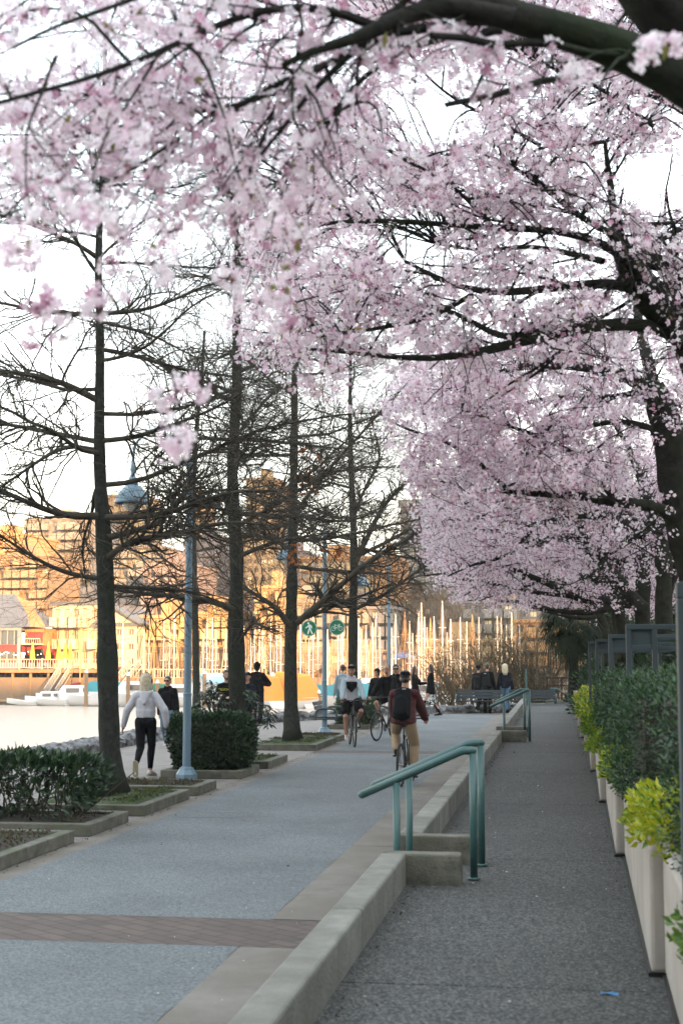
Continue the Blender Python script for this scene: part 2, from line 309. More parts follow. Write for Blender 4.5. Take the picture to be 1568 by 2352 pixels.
for y0, y1 in ((10.46, 11.36), (28.06, 29.6)):
    b = MB(); b.box(-1.0, -.62, y0, y1, 0, .299); b.box(-1.27, -1.0, y0, y1, 0, .15)
    tag(b.build('stair', M['conc_moss'], bevel=.01), 'two shallow concrete steps in the '+('near' if y0 < 20 else 'far')+' gap of the low wall', 'steps')
# handrails: real bent pipes
def handrail(Y, pts, posts, label, r=.030, extra=None):
    o = P(pts[-1][0], pts[-1][1], Y); t = thing('handrail', label, 'handrail', (o[0], Y, .3), group='green pipe handrails')
    W = [P(x, y, Y)-np.array([o[0], Y, .3]) for x, y in pts]
    # smooth bend
    Q = [W[0]]
    for i in range(1, len(W)-1):
        a, bb, c = W[i-1], W[i], W[i+1]; d1 = (a-bb)/np.linalg.norm(a-bb); d2 = (c-bb)/np.linalg.norm(c-bb); e = min(.08, np.linalg.norm(a-bb)*.4, np.linalg.norm(c-bb)*.4)
        for s in np.linspace(0, 1, 6): p0 = bb+d1*e; p2 = bb+d2*e; Q.append((1-s)**2*p0+2*s*(1-s)*bb+s*s*p2)
    Q.append(W[-1]); b = MB(); b.tube(Q, r, 12)
    for e in (Q[0], Q[-1]):   # rounded ends
        a = np.linspace(0, math.pi, 7); b.lathe([(max(.0005, r*math.sin(v)), -r*math.cos(v)) for v in a], 12, e)
    b.build('top_rail', M['teal'], t, smooth=True)
    for x, yt, zb in posts:
        p = P(x, yt, Y)-np.array([o[0], Y, .3]); b = MB(); b.tube([(p[0], 0, zb-.3), (p[0], 0, p[2]-r*.3)], r*.92, 12); b.tube([(p[0], 0, zb-.3+.004), (p[0], 0, zb-.3+.02)], r*1.5, 12); b.build('post', M['teal'], t, smooth=True)
    return t
handrail(10.58, [(831, 1825), (1062, 1724), (1085, 1724)], [(910, 1795, 0), (1085, 1728, .3)], 'nearer of the two green pipe handrails at the near stair')
handrail(11.28, [(858, 1804), (1078, 1707), (1104, 1706)], [(939, 1775, 0), (1103, 1710, .3)], 'green pipe handrail just behind the nearest one, at the near stair')
handrail(28.2, [(1127, 1622), (1207, 1586), (1214, 1586)], [(1156.5, 1611, 0), (1214, 1586, .3)], 'green pipe handrail at the far gap of the low wall')
handrail(29.45, [(1140, 1612), (1195, 1584), (1210, 1584)], [(1203, 1584, .3)], 'second green handrail at the far gap, partly hidden behind its twin')
t = thing('pole', 'slim green pole rising above the far handrail', 'pole', (P(1208.5, 1600, 50)[0], 50, .3)); b = MB(); b.tube([(0, 0, 0), (0, 0, 1.25)], .032, 10); b.lathe([(.05, 0), (.05, .02)], 10); b.build('shaft', M['teal'], t)
t = thing('pole', 'slim green pole beside the dark gate at the end of the raised walk', 'pole', (P(1306, 1600, 51.5)[0], 51.5, .3)); b = MB(); b.tube([(0, 0, 0), (0, 0, 1.25)], .032, 10); b.lathe([(.05, 0), (.05, .02)], 10); b.build('shaft', M['teal'], t)
# end rail and dark guard fence
handrail(51.6, [(1265, 1582), (1278, 1581.6), (1311, 1606)], [(1273, 1582, .3)], 'green handrail sloping down at the far end of the raised walk', r=.032)
X0 = P(1256, 1600, 52.4)[0]; X1 = P(1322, 1600, 52.4)[0]
t = thing('guard_fence', 'dark brown guard fence with thin bars closing the raised walk', 'fence', (X0, 52.4, .3)); L_ = X1-X0
M['brown'] = mat('dark_brown_paint', (.035, .022, .018, 1), .5)
b = MB(); b.box(-.05, L_+.05, -.12, .12, 0, .12); b.build('curb', M['conc'], t, bevel=.01)
for x in (0, L_/2, L_): b = MB(); b.box(x-.035, x+.035, -.035, .035, .12, .95); b.build('post', M['brown'], t)
b = MB(); b.box(0, L_, -.03, .03, .88, .94); b.box(0, L_, -.015, .015, .62, .66); b.box(0, L_, -.015, .015, .17, .21)
for x in np.arange(.08, L_, .11): b.box(x-.008, x+.008, -.008, .008, .2, .64)
b.build('railing', M['brown'], t)
# ================================================================ seawall stones
def stone_wall():
    pts = np.array(SEA[1:], float); seg = np.linalg.norm(np.diff(pts, axis=0), axis=1); cum = np.r_[0, np.cumsum(seg)]; L = cum[-1]
    b = MB(); s = 0
    base = bmesh.new(); bmesh.ops.create_icosphere(base, subdivisions=3, radius=1); BV = np.array([v.co[:] for v in base.verts]); BF = np.array([[v.index for v in f.verts] for f in base.faces]); base.free()
    while s < L:
        ln = random.uniform(.45, .9); m = s+ln/2
        x = np.interp(m, cum, pts[:, 0]); y = np.interp(m, cum, pts[:, 1]); x2 = np.interp(m+.1, cum, pts[:, 0]); y2 = np.interp(m+.1, cum, pts[:, 1]); a = math.atan2(y2-y, x2-x)
        V = BV.copy(); V = np.sign(V)*np.abs(V)**.62; h = random.uniform(.20, .27); V *= [ln/2*1.04, random.uniform(.25, .31), h]
        ph = rng.random(3)*9; V += .035*np.sin(V[:, [1, 2, 0]]*13+ph)+.022*np.sin(V[:, [2, 0, 1]]*27+ph*2)+rng.normal(0, .008, V.shape)
        c, sn = math.cos(a), math.sin(a); off = -.0
        X = V[:, 0]*c-V[:, 1]*sn+x+sn*off; Yv = V[:, 0]*sn+V[:, 1]*c+y-c*off
        b.add(np.stack([X, Yv, V[:, 2]+prom_z(x)+.06], 1), BF); s += ln
    # lower course down to the water
    Vs = []; 
    for (x, y) in SEA: Vs += [(x-.22, y+.1, .0), (x-.5, y+.4, WZ-.5)]
    b.add(Vs, np.array([[2*i, 2*i+1, 2*i+3, 2*i+2] for i in range(len(SEA)-1)]))
    tag(b.build('seawall', M['stone']), 'low wall of rough grey stone blocks along the water side of the promenade', 'sea wall')
stone_wall()
# ================================================================ planter boxes left of the path
def rot2(x, y, a): return x*math.cos(a)-y*math.sin(a), x*math.sin(a)+y*math.cos(a)
def leaves(mb, C, size, nmat, jit=.35, asp=.42, up=.2, mats=None, D=None):
    N = len(C); d = rng.normal(size=(N, 3)) if D is None else D+rng.normal(scale=.45, size=(N, 3)); d[:, 2] += up; d /= np.linalg.norm(d, axis=1, keepdims=True)
    s = rng.normal(size=(N, 3)); s = np.cross(d, s); s /= np.linalg.norm(s, axis=1, keepdims=True); nn = np.cross(d, s)
    L = (size*(1+jit*rng.normal(size=N)).clip(.4, 1.8))[:, None]
    A = C; B = C+d*L*.5+s*L*asp*.5-nn*L*.06; E_ = C+d*L; Dd = C+d*L*.5-s*L*asp*.5-nn*L*.06
    V = np.stack([A, B, E_, Dd], 1).reshape(-1, 3); F = np.arange(N*4).reshape(-1, 4)
    mb.add(V, F, rng.integers(0, nmat, N) if mats is None else mats)
def planter(name, x0, x1, y0, y1, label, fill='moss', h=.13, wt=.13, mossn=1600, mound=.05):
    cx, cy = (x0+x1)/2, (y0+y1)/2; t = thing('planter', label, 'planter', (cx, cy, 0), group='low concrete planter boxes along the path'); a0, a1, b0, b1 = x0-cx, x1-cx, y0-cy, y1-cy
    for bx in ((a0, a1, b0, b0+wt), (a0, a1, b1-wt, b1), (a0, a0+wt, b0+wt, b1-wt), (a1-wt, a1, b0+wt, b1-wt)):
        b = MB(); b.box(*bx, 0, h); b.build('curb', M['conc_moss'], t, bevel=.012)
    b = MB(); n = 24; gx = np.linspace(a0+wt, a1-wt, n); gy = np.linspace(b0+wt, b1-wt, n); V = []
    for y in gy:
        for x in gx:
            e = min(1, 4*min(x-gx[0], gx[-1]-x, y-gy[0], gy[-1]-y)+.0)
            V.append((x, y, h-.045+mound*max(0, e)*(.6+.4*math.sin(x*5+y*3))+rng.random()*.012))
    b.add(V, np.array([[j*n+i, j*n+i+1, (j+1)*n+i+1, (j+1)*n+i] for j in range(n-1) for i in range(n-1)])); b.build('soil' if fill == 'soil' else 'moss_bed', M[fill], t, smooth=True)
    if mossn:
        C = np.stack([rng.uniform(gx[0], gx[-1], mossn), rng.uniform(gy[0], gy[-1], mossn), np.full(mossn, h-.03+mound*.7)], 1); q = np.sin(C[:, 0]*3.1+cy)+np.sin(C[:, 1]*4.3+1); C = C[q > -.5]
        b = MB(); leaves(b, C, .035, 3, up=1.0, asp=.35, mats=rng.choice([0, 1, 2], len(C), p=[.5, .2, .3] if fill == 'moss' else [.15, .05, .8])); tag(b.build('ground_cover', M['mossblade'], t), kind='stuff')
    return t
PX = -4.98
planter('a', -6.5, PX, 11.2, 14.45, 'dark soil planter box at the left edge, nearest the camera', 'soil', mossn=2500)
planter('b', -7.9, PX, 14.95, 16.35, 'planter box holding the leggy laurel shrubs at lower left', 'soil')
planter('c', -6.6, PX, 16.95, 19.15, 'mossy planter box round the foot of the nearest bare tree', 'moss', mossn=4200, mound=.09)
planter('d', -6.5, PX, 19.55, 20.7, 'narrow planter box of low weeds behind the nearest bare tree', 'soil', mossn=1500)
planter('e', -6.3, PX, 22.35, 23.75, 'planter box under the dense clipped laurel hedge by the nearest lamp post', 'soil', mossn=300)
planter('f', -6.4, PX, 24.5, 26.3, 'planter box round the second bare tree, just behind the clipped hedge', 'moss')
planter('g', -6.35, PX, 29.4, 32.2, 'mossy planter box round the foot of the third bare tree', 'moss', mossn=3200, mound=.09)
planter('h', -6.3, PX, 32.6, 33.9, 'small planter box in front of the lamp post with the green signs', 'soil')
planter('i', -6.2, -5.05, 38.4, 40.2, 'far planter box under the shrub behind the cyclist in white', 'moss', mossn=300)
# ================================================================ shrubs
def hedge(name, label, x0, x1, y0, y1, z0, z1, n, size, lm, stems=False, group=None, rough=.06, round_=.1, cat='hedge', coreinset=.16):
    c = ((x0+x1)/2, (y0+y1)/2, 0); t = thing(name, label, cat, c, group=group)
    hx, hy, hz = (x1-x0)/2, (y1-y0)/2, (z1-z0)/2; cz = (z0+z1)/2
    # points in a rough rounded box shell
    U = rng.uniform(-1, 1, (n, 3)); ax = rng.choice(3, n, p=np.array([hy*hz, hx*hz, hx*hy])/(hy*hz+hx*hz+hx*hy)); sg = rng.choice([-1, 1], n)
    dp = rng.random(n)**2*.22; U[np.arange(n), ax] = sg*(1-dp)
    Q = U*[hx, hy, hz]; lump = rough*(np.sin(Q[:, 0]*7+Q[:, 2]*5+c[1])+np.sin(Q[:, 1]*9-Q[:, 2]*8)+.7*np.sin(Q[:, 0]*17+Q[:, 1]*13))
    nrm = U/np.linalg.norm(U, axis=1, keepdims=True); Q += nrm*(lump[:, None]*.6+rng.normal(0, rough*.4, (n, 1)))
    rr = np.linalg.norm(U*[1, 1, 1], axis=1); Q -= (Q*np.clip(rr-1.25, 0, 1)[:, None]*round_*4)
    if stems: keep = (Q[:, 2] > -.35*hz+.25*hz*np.sin(Q[:, 0]*9+Q[:, 1]*4)) | (rng.random(n) < .10); Q = Q[keep]; nrm = nrm[keep]
    Q[:, 2] += cz; b = MB(); leaves(b, Q, size, 3, D=nrm*.6, up=.35, mats=rng.choice([0, 1, 2], len(Q), p=[.42, .43, .15])); b.build('foliage', lm, t)
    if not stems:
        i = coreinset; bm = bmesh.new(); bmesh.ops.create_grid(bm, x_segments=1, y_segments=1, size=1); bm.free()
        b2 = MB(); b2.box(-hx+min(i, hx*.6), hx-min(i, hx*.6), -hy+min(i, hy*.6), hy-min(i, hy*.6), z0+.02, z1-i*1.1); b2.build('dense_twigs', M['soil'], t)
    ns = 90 if stems else 24; b = MB(); PP = []; RR = []
    for k in range(ns):
        bx = rng.uniform(-hx*.85, hx*.85); by = rng.uniform(-hy*.6, hy*.6); tx = bx+rng.normal(0, .22); ty = by+rng.normal(0, .12); s = np.linspace(0, 1, 5)[:, None]
        PP.append(np.array([bx, by, z0-.03])+s*np.array([tx-bx, ty-by, (z1-z0)*.85])+.03*np.sin(s*5+k)); RR.append(np.linspace(.011, .004, 5))
    V, F = tubes(np.array(PP), np.array(RR), 5); b.add(V, F); b.build('stems', M['twig'], t); return t
hedge('laurel_hedge', 'glossy laurel shrubs with bare lower stems in the planter at lower left', -7.9, P(222, 1780, 15.6)[0], 15.2, 16.1, .15, .77, 9500, .088, M['dleafs'], stems=True, rough=.05)
hedge('laurel_hedge', 'dense clipped laurel hedge between the nearest lamp post and the second bare tree', -6.25, -5.0, 22.55, 23.65, .16, .97, 15000, .062, M['dleafs'], rough=.035)
hedge('shrub', 'rounded dark shrub behind the cyclist in the white jacket', -6.05, -4.95, 38.5, 40.1, .12, .80, 7000, .06, M['bleafs'], rough=.05, round_=.2, cat='shrub')
# loose rhododendron behind the clipped hedge
def whorl_shrub():
    t = thing('rhododendron', 'loose rhododendron with drooping leaves sprawling over the clipped hedge', 'shrub', (-5.85, 24.6, .1))
    PP = []; RR = []; C = []; D = []
    for k in range(60):
        a = rng.uniform(-math.pi, math.pi); r = rng.uniform(.2, .95); tip = np.array([r*math.cos(a)*.95+(.25 if math.cos(a) > 0 else 0), r*math.sin(a)*.5, 1.22-.85*(abs(r*math.cos(a)))**1.6+rng.normal(0, .09)]); s = np.linspace(0, 1, 6)[:, None]
        c = s*tip; c[:, 2] += .18*np.sin(s[:, 0]*math.pi); PP.append(c); RR.append(np.linspace(.012, .004, 6))
        for j in range(11):
            al = rng.uniform(0, 6.28); C.append(tip+rng.normal(0, .015, 3)); D.append([math.cos(al), math.sin(al), -.25])
    b = MB(); V, F = tubes(np.array(PP), np.array(RR), 5); b.add(V, F); b.build('stems', M['twig'], t)
    b = MB(); D = np.array(D); C = np.array(C); N = len(C); d = D+rng.normal(0, .2, (N, 3)); d /= np.linalg.norm(d, axis=1, keepdims=True); s = np.cross(d, [0, 0, 1]); s /= np.linalg.norm(s, axis=1, keepdims=True); L = rng.uniform(.10, .17, N)[:, None]; dn = np.array([0, 0, -1.])
    V = np.stack([C, C+d*L*.5+s*L*.13, C+d*L+dn*L*.3, C+d*L*.5-s*L*.13], 1).reshape(-1, 3); b.add(V, np.arange(N*4).reshape(-1, 4), rng.choice([0, 1, 2], N, p=[.5, .38, .12])); b.build('foliage', M['dleafs'], t)
whorl_shrub()
# ================================================================ right side: saw-tooth planter wall
YP = [3.1+4.42*i for i in range(11)]+[51.6]
ords = ['nearest', 'second', 'third', 'fourth', 'fifth', 'sixth', 'seventh', 'eighth', 'ninth', 'tenth', 'eleventh', 'farthest']
for i, y in enumerate([-1.3]+YP[:-1]):
    y1 = ([-1.3]+YP)[i+1]; t = thing('planter_wall_panel', ('pale concrete planter panel cut by the right edge, nearest the camera' if i == 1 else f'pale concrete planter panel, {ords[i-1]} from the camera along the right of the raised walk') if i else 'pale planter panel beside the camera at the bottom right corner', 'wall', (.44, y, .3), group='saw-tooth concrete panels of the right planter')
    L = y1-y; b = MB(); A = [(0, 0), (.09, 0), (.165, L), (.075, L)]; A = [(0, .0), (.13, .0), (.20, L+.0), (.07, L-.02)]
    b.poly([(x, yy, .022) for x, yy in A], [(x, yy, .655) for x, yy in A]); b.build('slab', M['panel'], t, bevel=.022)
    b = MB(); b.poly([(-.012, .02, 0), (.12, .02, 0), (.19, L-.03, 0), (.058, L-.03, 0)], [(-.012, .02, .021), (.12, .02, .021), (.19, L-.03, .021), (.058, L-.03, .021)]); b.build('painted_shade_strip', M['black'], t)  # black strip stands in for the shade under each panel
slab('planter_bed_ground', .585, 9, -4, 53, .86, M['soil'], th=.95)
# yellow-green shrubs spilling over the panels
def mound(name, label, cx, cy, z, rx, ry, rz, n, size, lm, cat='shrub', p=(.35, .4, .25), group=None):
    t = thing(name, label, cat, (cx, cy, z), group=group); U = rng.normal(size=(n, 3)); U /= np.linalg.norm(U, axis=1, keepdims=True); U[:, 2] = np.abs(U[:, 2])*1.0-.25
    rr = 1-.35*rng.random(n)**1.6+.10*np.sin(U[:, 0]*9+cy)+.10*np.sin(U[:, 1]*11+U[:, 2]*8); Q = U*rr[:, None]*[rx, ry, rz]
    b = MB(); leaves(b, Q, size, 3, D=U*.7, up=.3, asp=.5, mats=rng.choice([0, 1, 2], n, p=p)); b.build('foliage', lm, t)
    PP = []; RR = []
    for k in range(26):
        q = Q[rng.integers(0, n)]; s = np.linspace(0, 1, 4)[:, None]; PP.append(np.array([q[0]*.15, q[1]*.25, -.1])*(1-s)+q*.95*s); RR.append(np.linspace(.007, .002, 4))
    b = MB(); V, F = tubes(np.array(PP), np.array(RR), 4); b.add(V, F); b.build('stems', M['twig'], t); return t
YG = [(5.6, .76, .88, .33, .8, .36, 'leaf-green shrub spilling over the nearest panels at the right edge', (.9, .1, .0), 2600, .045),
      (8.3, .80, 1.0, .42, 1.3, .27, 'bright yellow shrub in front of the big dark hedge at the right edge', (.18, .42, .40), 6500, .042),
      (12.9, .66, .94, .32, 1.3, .24, 'yellow-green shrub trailing over the third panel below the dark hedge', (.5, .35, .15), 3800, .045),
      (16.4, .66, .94, .32, 1.5, .24, 'green shrub trailing over the fourth panel', (.65, .3, .05), 3600, .045),
      (20.6, .68, .95, .34, 2.3, .28, 'lime green shrub on the middle stretch of the right planter', (.7, .25, .05), 6000, .055),
      (26.8, .68, .95, .34, 3.4, .30, 'lime shrub along the planter before the palm tree', (.55, .33, .12), 8000, .06),
      (36.0, .80, .94, .34, 5.0, .26, 'bright lime shrub on the far stretch of the right planter', (.4, .38, .22), 9000, .07)]
for y, x, z, rx, ry, rz, lb, p, n_l, sz in YG: mound('trailing_shrub', lb, x, y, z, rx, ry, rz, n_l, sz, M['yleafs'], p=p, group='yellow-green shrubs along the right planter')
def hedge_px(xl, yt, Y0, Y1, w, n, size, label, zb=.9):
    a = P(xl, yt, Y0); hedge('box_hedge', label, a[0], a[0]+w, Y0, Y1, zb, a[2], n, size, M['bleafs'], rough=.045, round_=.12, group='clipped dark green hedges behind the steel frames')
hedge_px(1424, 1562, 9.6, 12.0, 2.2, 52000, .026, 'big clipped dark hedge with light new tips behind the yellow shrub')
hedge_px(1398, 1545, 13.6, 16.6, 2.4, 34000, .034, 'clipped dark hedge behind the second steel frame')
hedge_px(1372, 1552, 17.6, 21.0, 2.4, 24000, .04, 'farther clipped dark hedge behind the third steel frame')
hedge_px(1560, 1560, 5.9, 7.6, 2.0, 20000, .026, 'dark leafy hedge at the right edge of the view beside the nearest steel post')
hedge('box_hedge', 'tall dark evergreen hedge closing the far end of the right planter', 1.0, 9, 49.5, 51, .9, 4.6, 26000, .13, M['bleafs'], rough=.12, group='clipped dark green hedges behind the steel frames')
# grey-blue steel frames
def frame(xl, yt, Y, w, h, label, sq=.22):
    a = P(xl, yt, Y); t = thing('steel_frame', label, 'trellis', (a[0], Y, .86), group='grey-blue steel frames above the hedges'); H = a[2]-.86; s = .045
    for k, x in enumerate((0, sq, w*.45, w*.72, w-s)):
        b = MB(); b.box(x, x+s, 0, .06, 0, H-s); b.build('post', M['steel'], t, bevel=.004)
    b = MB(); b.box(0, w, -.003, .063, H-s, H); b.box(s, sq, .005, .055, H-h, H-h+s*.9); b.box(sq+s, w-s, .005, .055, H-h*.62, H-h*.62+s*.7); b.box(sq+s, w-s, .005, .055, H-h, H-h+s*.7); b.build('top_rail', M['steel'], t, bevel=.003)
    b = MB(); b.box(s, sq, .035, .05, H-h+s*.9, H-s); b.build('panel', M['steel'], t)
    b = MB(); b.box(w*.45+s, w*.72, .035, .05, H-h+s*.7, H-h*.62); b.build('panel', M['steel'], t)
frame(1436, 1434, 12.6, 2.2, .22, 'largest grey-blue steel frame standing above the big clipped hedge')
frame(1396, 1457, 16.9, 2.0, .20, 'grey-blue steel frame left of and behind the largest one')
frame(1366, 1468, 21.3, 2.0, .20, 'third grey-blue steel frame counting away from the camera')
frame(1350, 1474, 25.5, 1.6, .20, 'farthest grey-blue steel frame near the palm tree')
a = P(1553, 1374, 5.4); t = thing('steel_frame', 'grey-blue steel post cut by the right edge of the view', 'trellis', (a[0], 5.4, .86), group='grey-blue steel frames above the hedges')
b = MB(); b.box(0, .07, 0, .07, 0, a[2]-.86); b.build('post', M['steel'], t, bevel=.006); b = MB(); b.box(.9, .97, 0, .07, 0, a[2]-.86); b.build('post', M['steel'], t, bevel=.006); b = MB(); b.box(-.0, .97, -.003, .073, a[2]-.859, a[2]-.8); b.build('top_rail', M['steel'], t, bevel=.003)
# blue plastic scrap and pale petals on the walk
p = G(1399, 2285, .3); b = MB(); V = []
for i in range(7):
    s = i/6-.5; V += [(s*.085, -.011+.004*math.sin(i*2), .004+.005*math.sin(i)), (s*.085, .011+.003*math.cos(i*3), .008+.004*math.cos(i*1.7))]
b.add(V, np.array([[2*i, 2*i+2, 2*i+3, 2*i+1] for i in range(6)])); V2 = [(x, y, z-.003) for x, y, z in V]; b.add(V2, np.array([[2*i, 2*i+1, 2*i+3, 2*i+2] for i in range(6)]))
tag(b.build('plastic_scrap', mat('blue_plastic', (.04, .26, .55, 1), .4), loc=tuple(p+[0, 0, .002])), 'small scrap of blue plastic lying on the raised walk near the bottom', 'litter')
# ================================================================ tree growing
def unit(v): return v/(np.linalg.norm(v, axis=-1, keepdims=True)+1e-9)
def resample(pts, K):
    pts = np.asarray(pts, float); s = np.r_[0, np.cumsum(np.linalg.norm(np.diff(pts, axis=0), axis=1))]; q = np.linspace(0, s[-1], K)
    out_ = np.stack([np.interp(q, s, pts[:, k]) for k in range(pts.shape[1])], 1)
    for _ in range(2): out_[1:-1] = (out_[:-2]+2*out_[1:-1]+out_[2:])/4
    return out_
def at_t(Pn, Rn, idx, t):
    K = Pn.shape[1]; f = t*(K-1); i = np.minimum(f.astype(int), K-2); a = (f-i)[:, None]
    p = Pn[idx, i]*(1-a)+Pn[idx, i+1]*a; r = Rn[idx, i]*(1-a[:, 0])+Rn[idx, i+1]*a[:, 0]; return p, r, unit(Pn[idx, i+1]-Pn[idx, i])
def spawn(Pn, Rn, n, L, ang, K=5, wig=.12, grav=0., rf=.55, t0=.15, t1=1., flat=1., rmin=.001, rtip=.3, shape=None, up=0., weight=None):
    N = len(Pn); ln = np.linalg.norm(np.diff(Pn, axis=1), axis=2).sum(1)
    idx = rng.choice(N, n, p=(ln if weight is None else ln*weight)/(ln if weight is None else ln*weight).sum()); t = rng.uniform(t0, t1, n)
    p, r, T = at_t(Pn, Rn, idx, t); q = rng.normal(size=(n, 3)); q[:, 2] *= flat; q = unit(np.cross(np.cross(T, q), T)); q[:, 2] *= flat; q = unit(q)
    a = rng.uniform(*ang, n)[:, None]; d = unit(T*np.cos(a)+q*np.sin(a)+np.array([0, 0, up]))
    l = rng.uniform(*L, n)*(1 if shape is None else shape(t)); out_ = np.zeros((n, K, 3)); out_[:, 0] = p; cur = d
    for k in range(1, K):
        cur = unit(cur+rng.normal(scale=wig, size=(n, 3))+np.array([0, 0, grav])); out_[:, k] = out_[:, k-1]+cur*(l/(K-1))[:, None]
    r0 = np.maximum(r*rf, rmin); Rr = r0[:, None]*np.linspace(1, rtip, K)[None]
    return out_, np.maximum(Rr, rmin*.6)
def tube_obj(name, groups, m, parent, off):
    b = MB()
    for Pn, Rn, n in groups:
        V, F = tubes(Pn-off, Rn, n); b.add(V, F)
    return b.build(name, m, parent, smooth=True)
def limb(px, Y, rpx, K=14, jit=.0):
    """px: [(x,y)..] in the photograph, Y: depth(s) start,end; rpx: radius in px start,end"""
    n = len(px); Ys = np.interp(np.linspace(0, 1, n), np.linspace(0, 1, len(np.atleast_1d(Y))), np.atleast_1d(Y)) if not np.isscalar(Y) else np.full(n, float(Y))
    rp = np.interp(np.linspace(0, 1, n), np.linspace(0, 1, len(rpx)), rpx)
    pts = np.array([np.r_[P(x, y, yy), r*yy/FPX] for (x, y), yy, r in zip(px, Ys, rp)]); q = resample(pts, K)
    q[:, 3] *= 1+.06*rng.normal(size=K)
    if jit: q[1:-1, :3] += rng.normal(0, jit, (K-2, 3))
    return q[:, :3], q[:, 3]
def stack(ls): return np.array([a for a, r in ls]), np.array([r for a, r in ls])
# ---------------------------------------------------------------- blossoms
PET = None
def flowers(mb, C, Nn, r, mats):
    n = len(C); Nn = unit(Nn); s = unit(np.cross(Nn, rng.normal(size=(n, 3)))); u = np.cross(Nn, s); r = r*(1+.15*rng.normal(size=n)); cup = rng.uniform(.1, .8, n)
    V = np.zeros((n, 5, 4, 3)); ph = rng.uniform(0, 1.2, n)
    for k in range(5):
        for j, (rad, da, up) in enumerate(((.06, 0, 0), (.72, -.52, .22), (1.0, 0, .42), (.72, .52, .22))):
            a = k*1.2566+da+ph; V[:, k, j] = C+((rad*r)*np.cos(a))[:, None]*s+((rad*r)*np.sin(a))[:, None]*u+(up*r*cup)[:, None]*Nn
    mb.add(V.reshape(-1, 3), np.arange(n*20).reshape(-1, 4), np.repeat(mats, 5))
def blossoms(Cc, per, rc, rf, parent, off, p=(.42, .36, .14), lf=.30, budf=.5, petals=True):
    """clusters at Cc"""
    n = len(Cc); k = rng.integers(per[0], per[1]+1, n); idx = np.repeat(np.arange(n), k); d = unit(rng.normal(size=(len(idx), 3))+[0, 0, -.15]); rr = rc*(.65+.5*rng.random(len(idx)))
    tone = rng.random(n)   # a spray shares its tone
    Cf = Cc[idx]+d*rr[:, None]; Nn = d+rng.normal(scale=.35, size=d.shape)
    q = (rng.random(len(idx))*.7+tone[idx]*.3); m_ = np.where(q < .50, 0, np.where(q < .80, 1, 2))
    b = MB(); flowers(b, Cf-off, Nn, rf, m_)
    nb = int(len(idx)*budf); j = rng.integers(0, len(idx), nb); C2 = Cc[idx[j]]+d[j]*(rr[j]*rng.uniform(.2, .75, nb))[:, None]; leaves(b, C2-off, rf*.9, 1, D=-d[j]*.2+[0, 0, -.5], asp=.5, mats=np.full(nb, 3))
    nl = int(n*lf); j = rng.integers(0, n, nl); leaves(b, Cc[j]-off+rng.normal(0, rc*.3, (nl, 3)), rf*1.8, 1, up=.6, asp=.4, mats=np.full(nl, 4))
    return b.build('blossom', [M['petal1'], M['petal2'], M['petal3'], M['bud'], M['newleaf']], parent)
def inpoly(x, y, poly):
    c = np.zeros(len(x), bool); j = len(poly)-1
    for i in range(len(poly)):
        xi, yi = poly[i]; xj, yj = poly[j]; c ^= ((yi > y) != (yj > y)) & (x < (xj-xi)*(y-yi)/(yj-yi+1e-9)+xi); j = i
    return c
# the envelope of the blossom canopy and the gaps in it, as seen in the photograph: used only to prune the random growth
ENV = [(-300, -500), (2000, -500), (2200, 1500), (1568, 1440), (1380, 1425), (1250, 1400), (1120, 1395), (1010, 1370), (965, 1290), (955, 1200), (900, 1060), (900, 930), (830, 905), (700, 885), (620, 850), (520, 800), (440, 760), (350, 690), (270, 640), (190, 590), (80, 600), (-60, 560), (-300, 500)]
HOLES = [[(905, 190), (1010, 170), (1080, 250), (1030, 330), (950, 345), (890, 290)], [(1420, 360), (1700, 300), (1700, 460), (1500, 500), (1430, 440)], [(850, 510), (960, 480), (1040, 560), (1000, 640), (900, 620)],  [(800, 870), (960, 860), (1010, 920), (960, 960), (850, 940)], [(760, 130), (860, 120), (850, 190), (770, 180)], [(560, 350), (640, 330), (660, 400), (580, 420)], [(250, 60), (320, 40), (330, 130), (260, 130)], [(100, 20), (200, 0), (210, 60), (120, 90)]]
def prune(C, leak=.03, env=ENV, holes=HOLES, soft=18):
    x, y = proj(C); x = x+rng.normal(0, soft, len(x)); y = y+rng.normal(0, soft, len(y)); k = inpoly(x, y, env)
    for h in holes: k &= ~inpoly(x, y, h) | (rng.random(len(x)) < .12)
    return k | (rng.random(len(x)) < leak*0)
def ends(Pn, n, t0=.2, t1=1.):
    idx = rng.integers(0, len(Pn), n); K = Pn.shape[1]; t = rng.uniform(t0, t1, n)*(K-1); i = np.minimum(t.astype(int), K-2); a = (t-i)[:, None]; return Pn[idx, i]*(1-a)+Pn[idx, i+1]*a
CLEAR = []
def add_clear(ls, rmin=4.5, k=1.25):
    for a, r in ls:
        q = resample(np.c_[a, r], 60); x, y = proj(q[:, :3]); d = q[:, 1]; rp = q[:, 3]*FPX/np.maximum(d, .1)
        m = rp > rmin; CLEAR.append(np.stack([x, y, rp*k+3, d], 1)[m])
def clear_of(C, keep=.22):
    if not CLEAR: return np.ones(len(C), bool)
    L = np.concatenate(CLEAR); x, y = proj(C); bad = np.zeros(len(C), bool)
    for i in range(0, len(L)):
        lx, ly, lr, ld = L[i]; bad |= (np.abs(x-lx) < lr+6) & (np.abs(y-ly) < lr+2) & (C[:, 1] < ld+.3)
    return ~bad | (rng.random(len(C)) < keep)
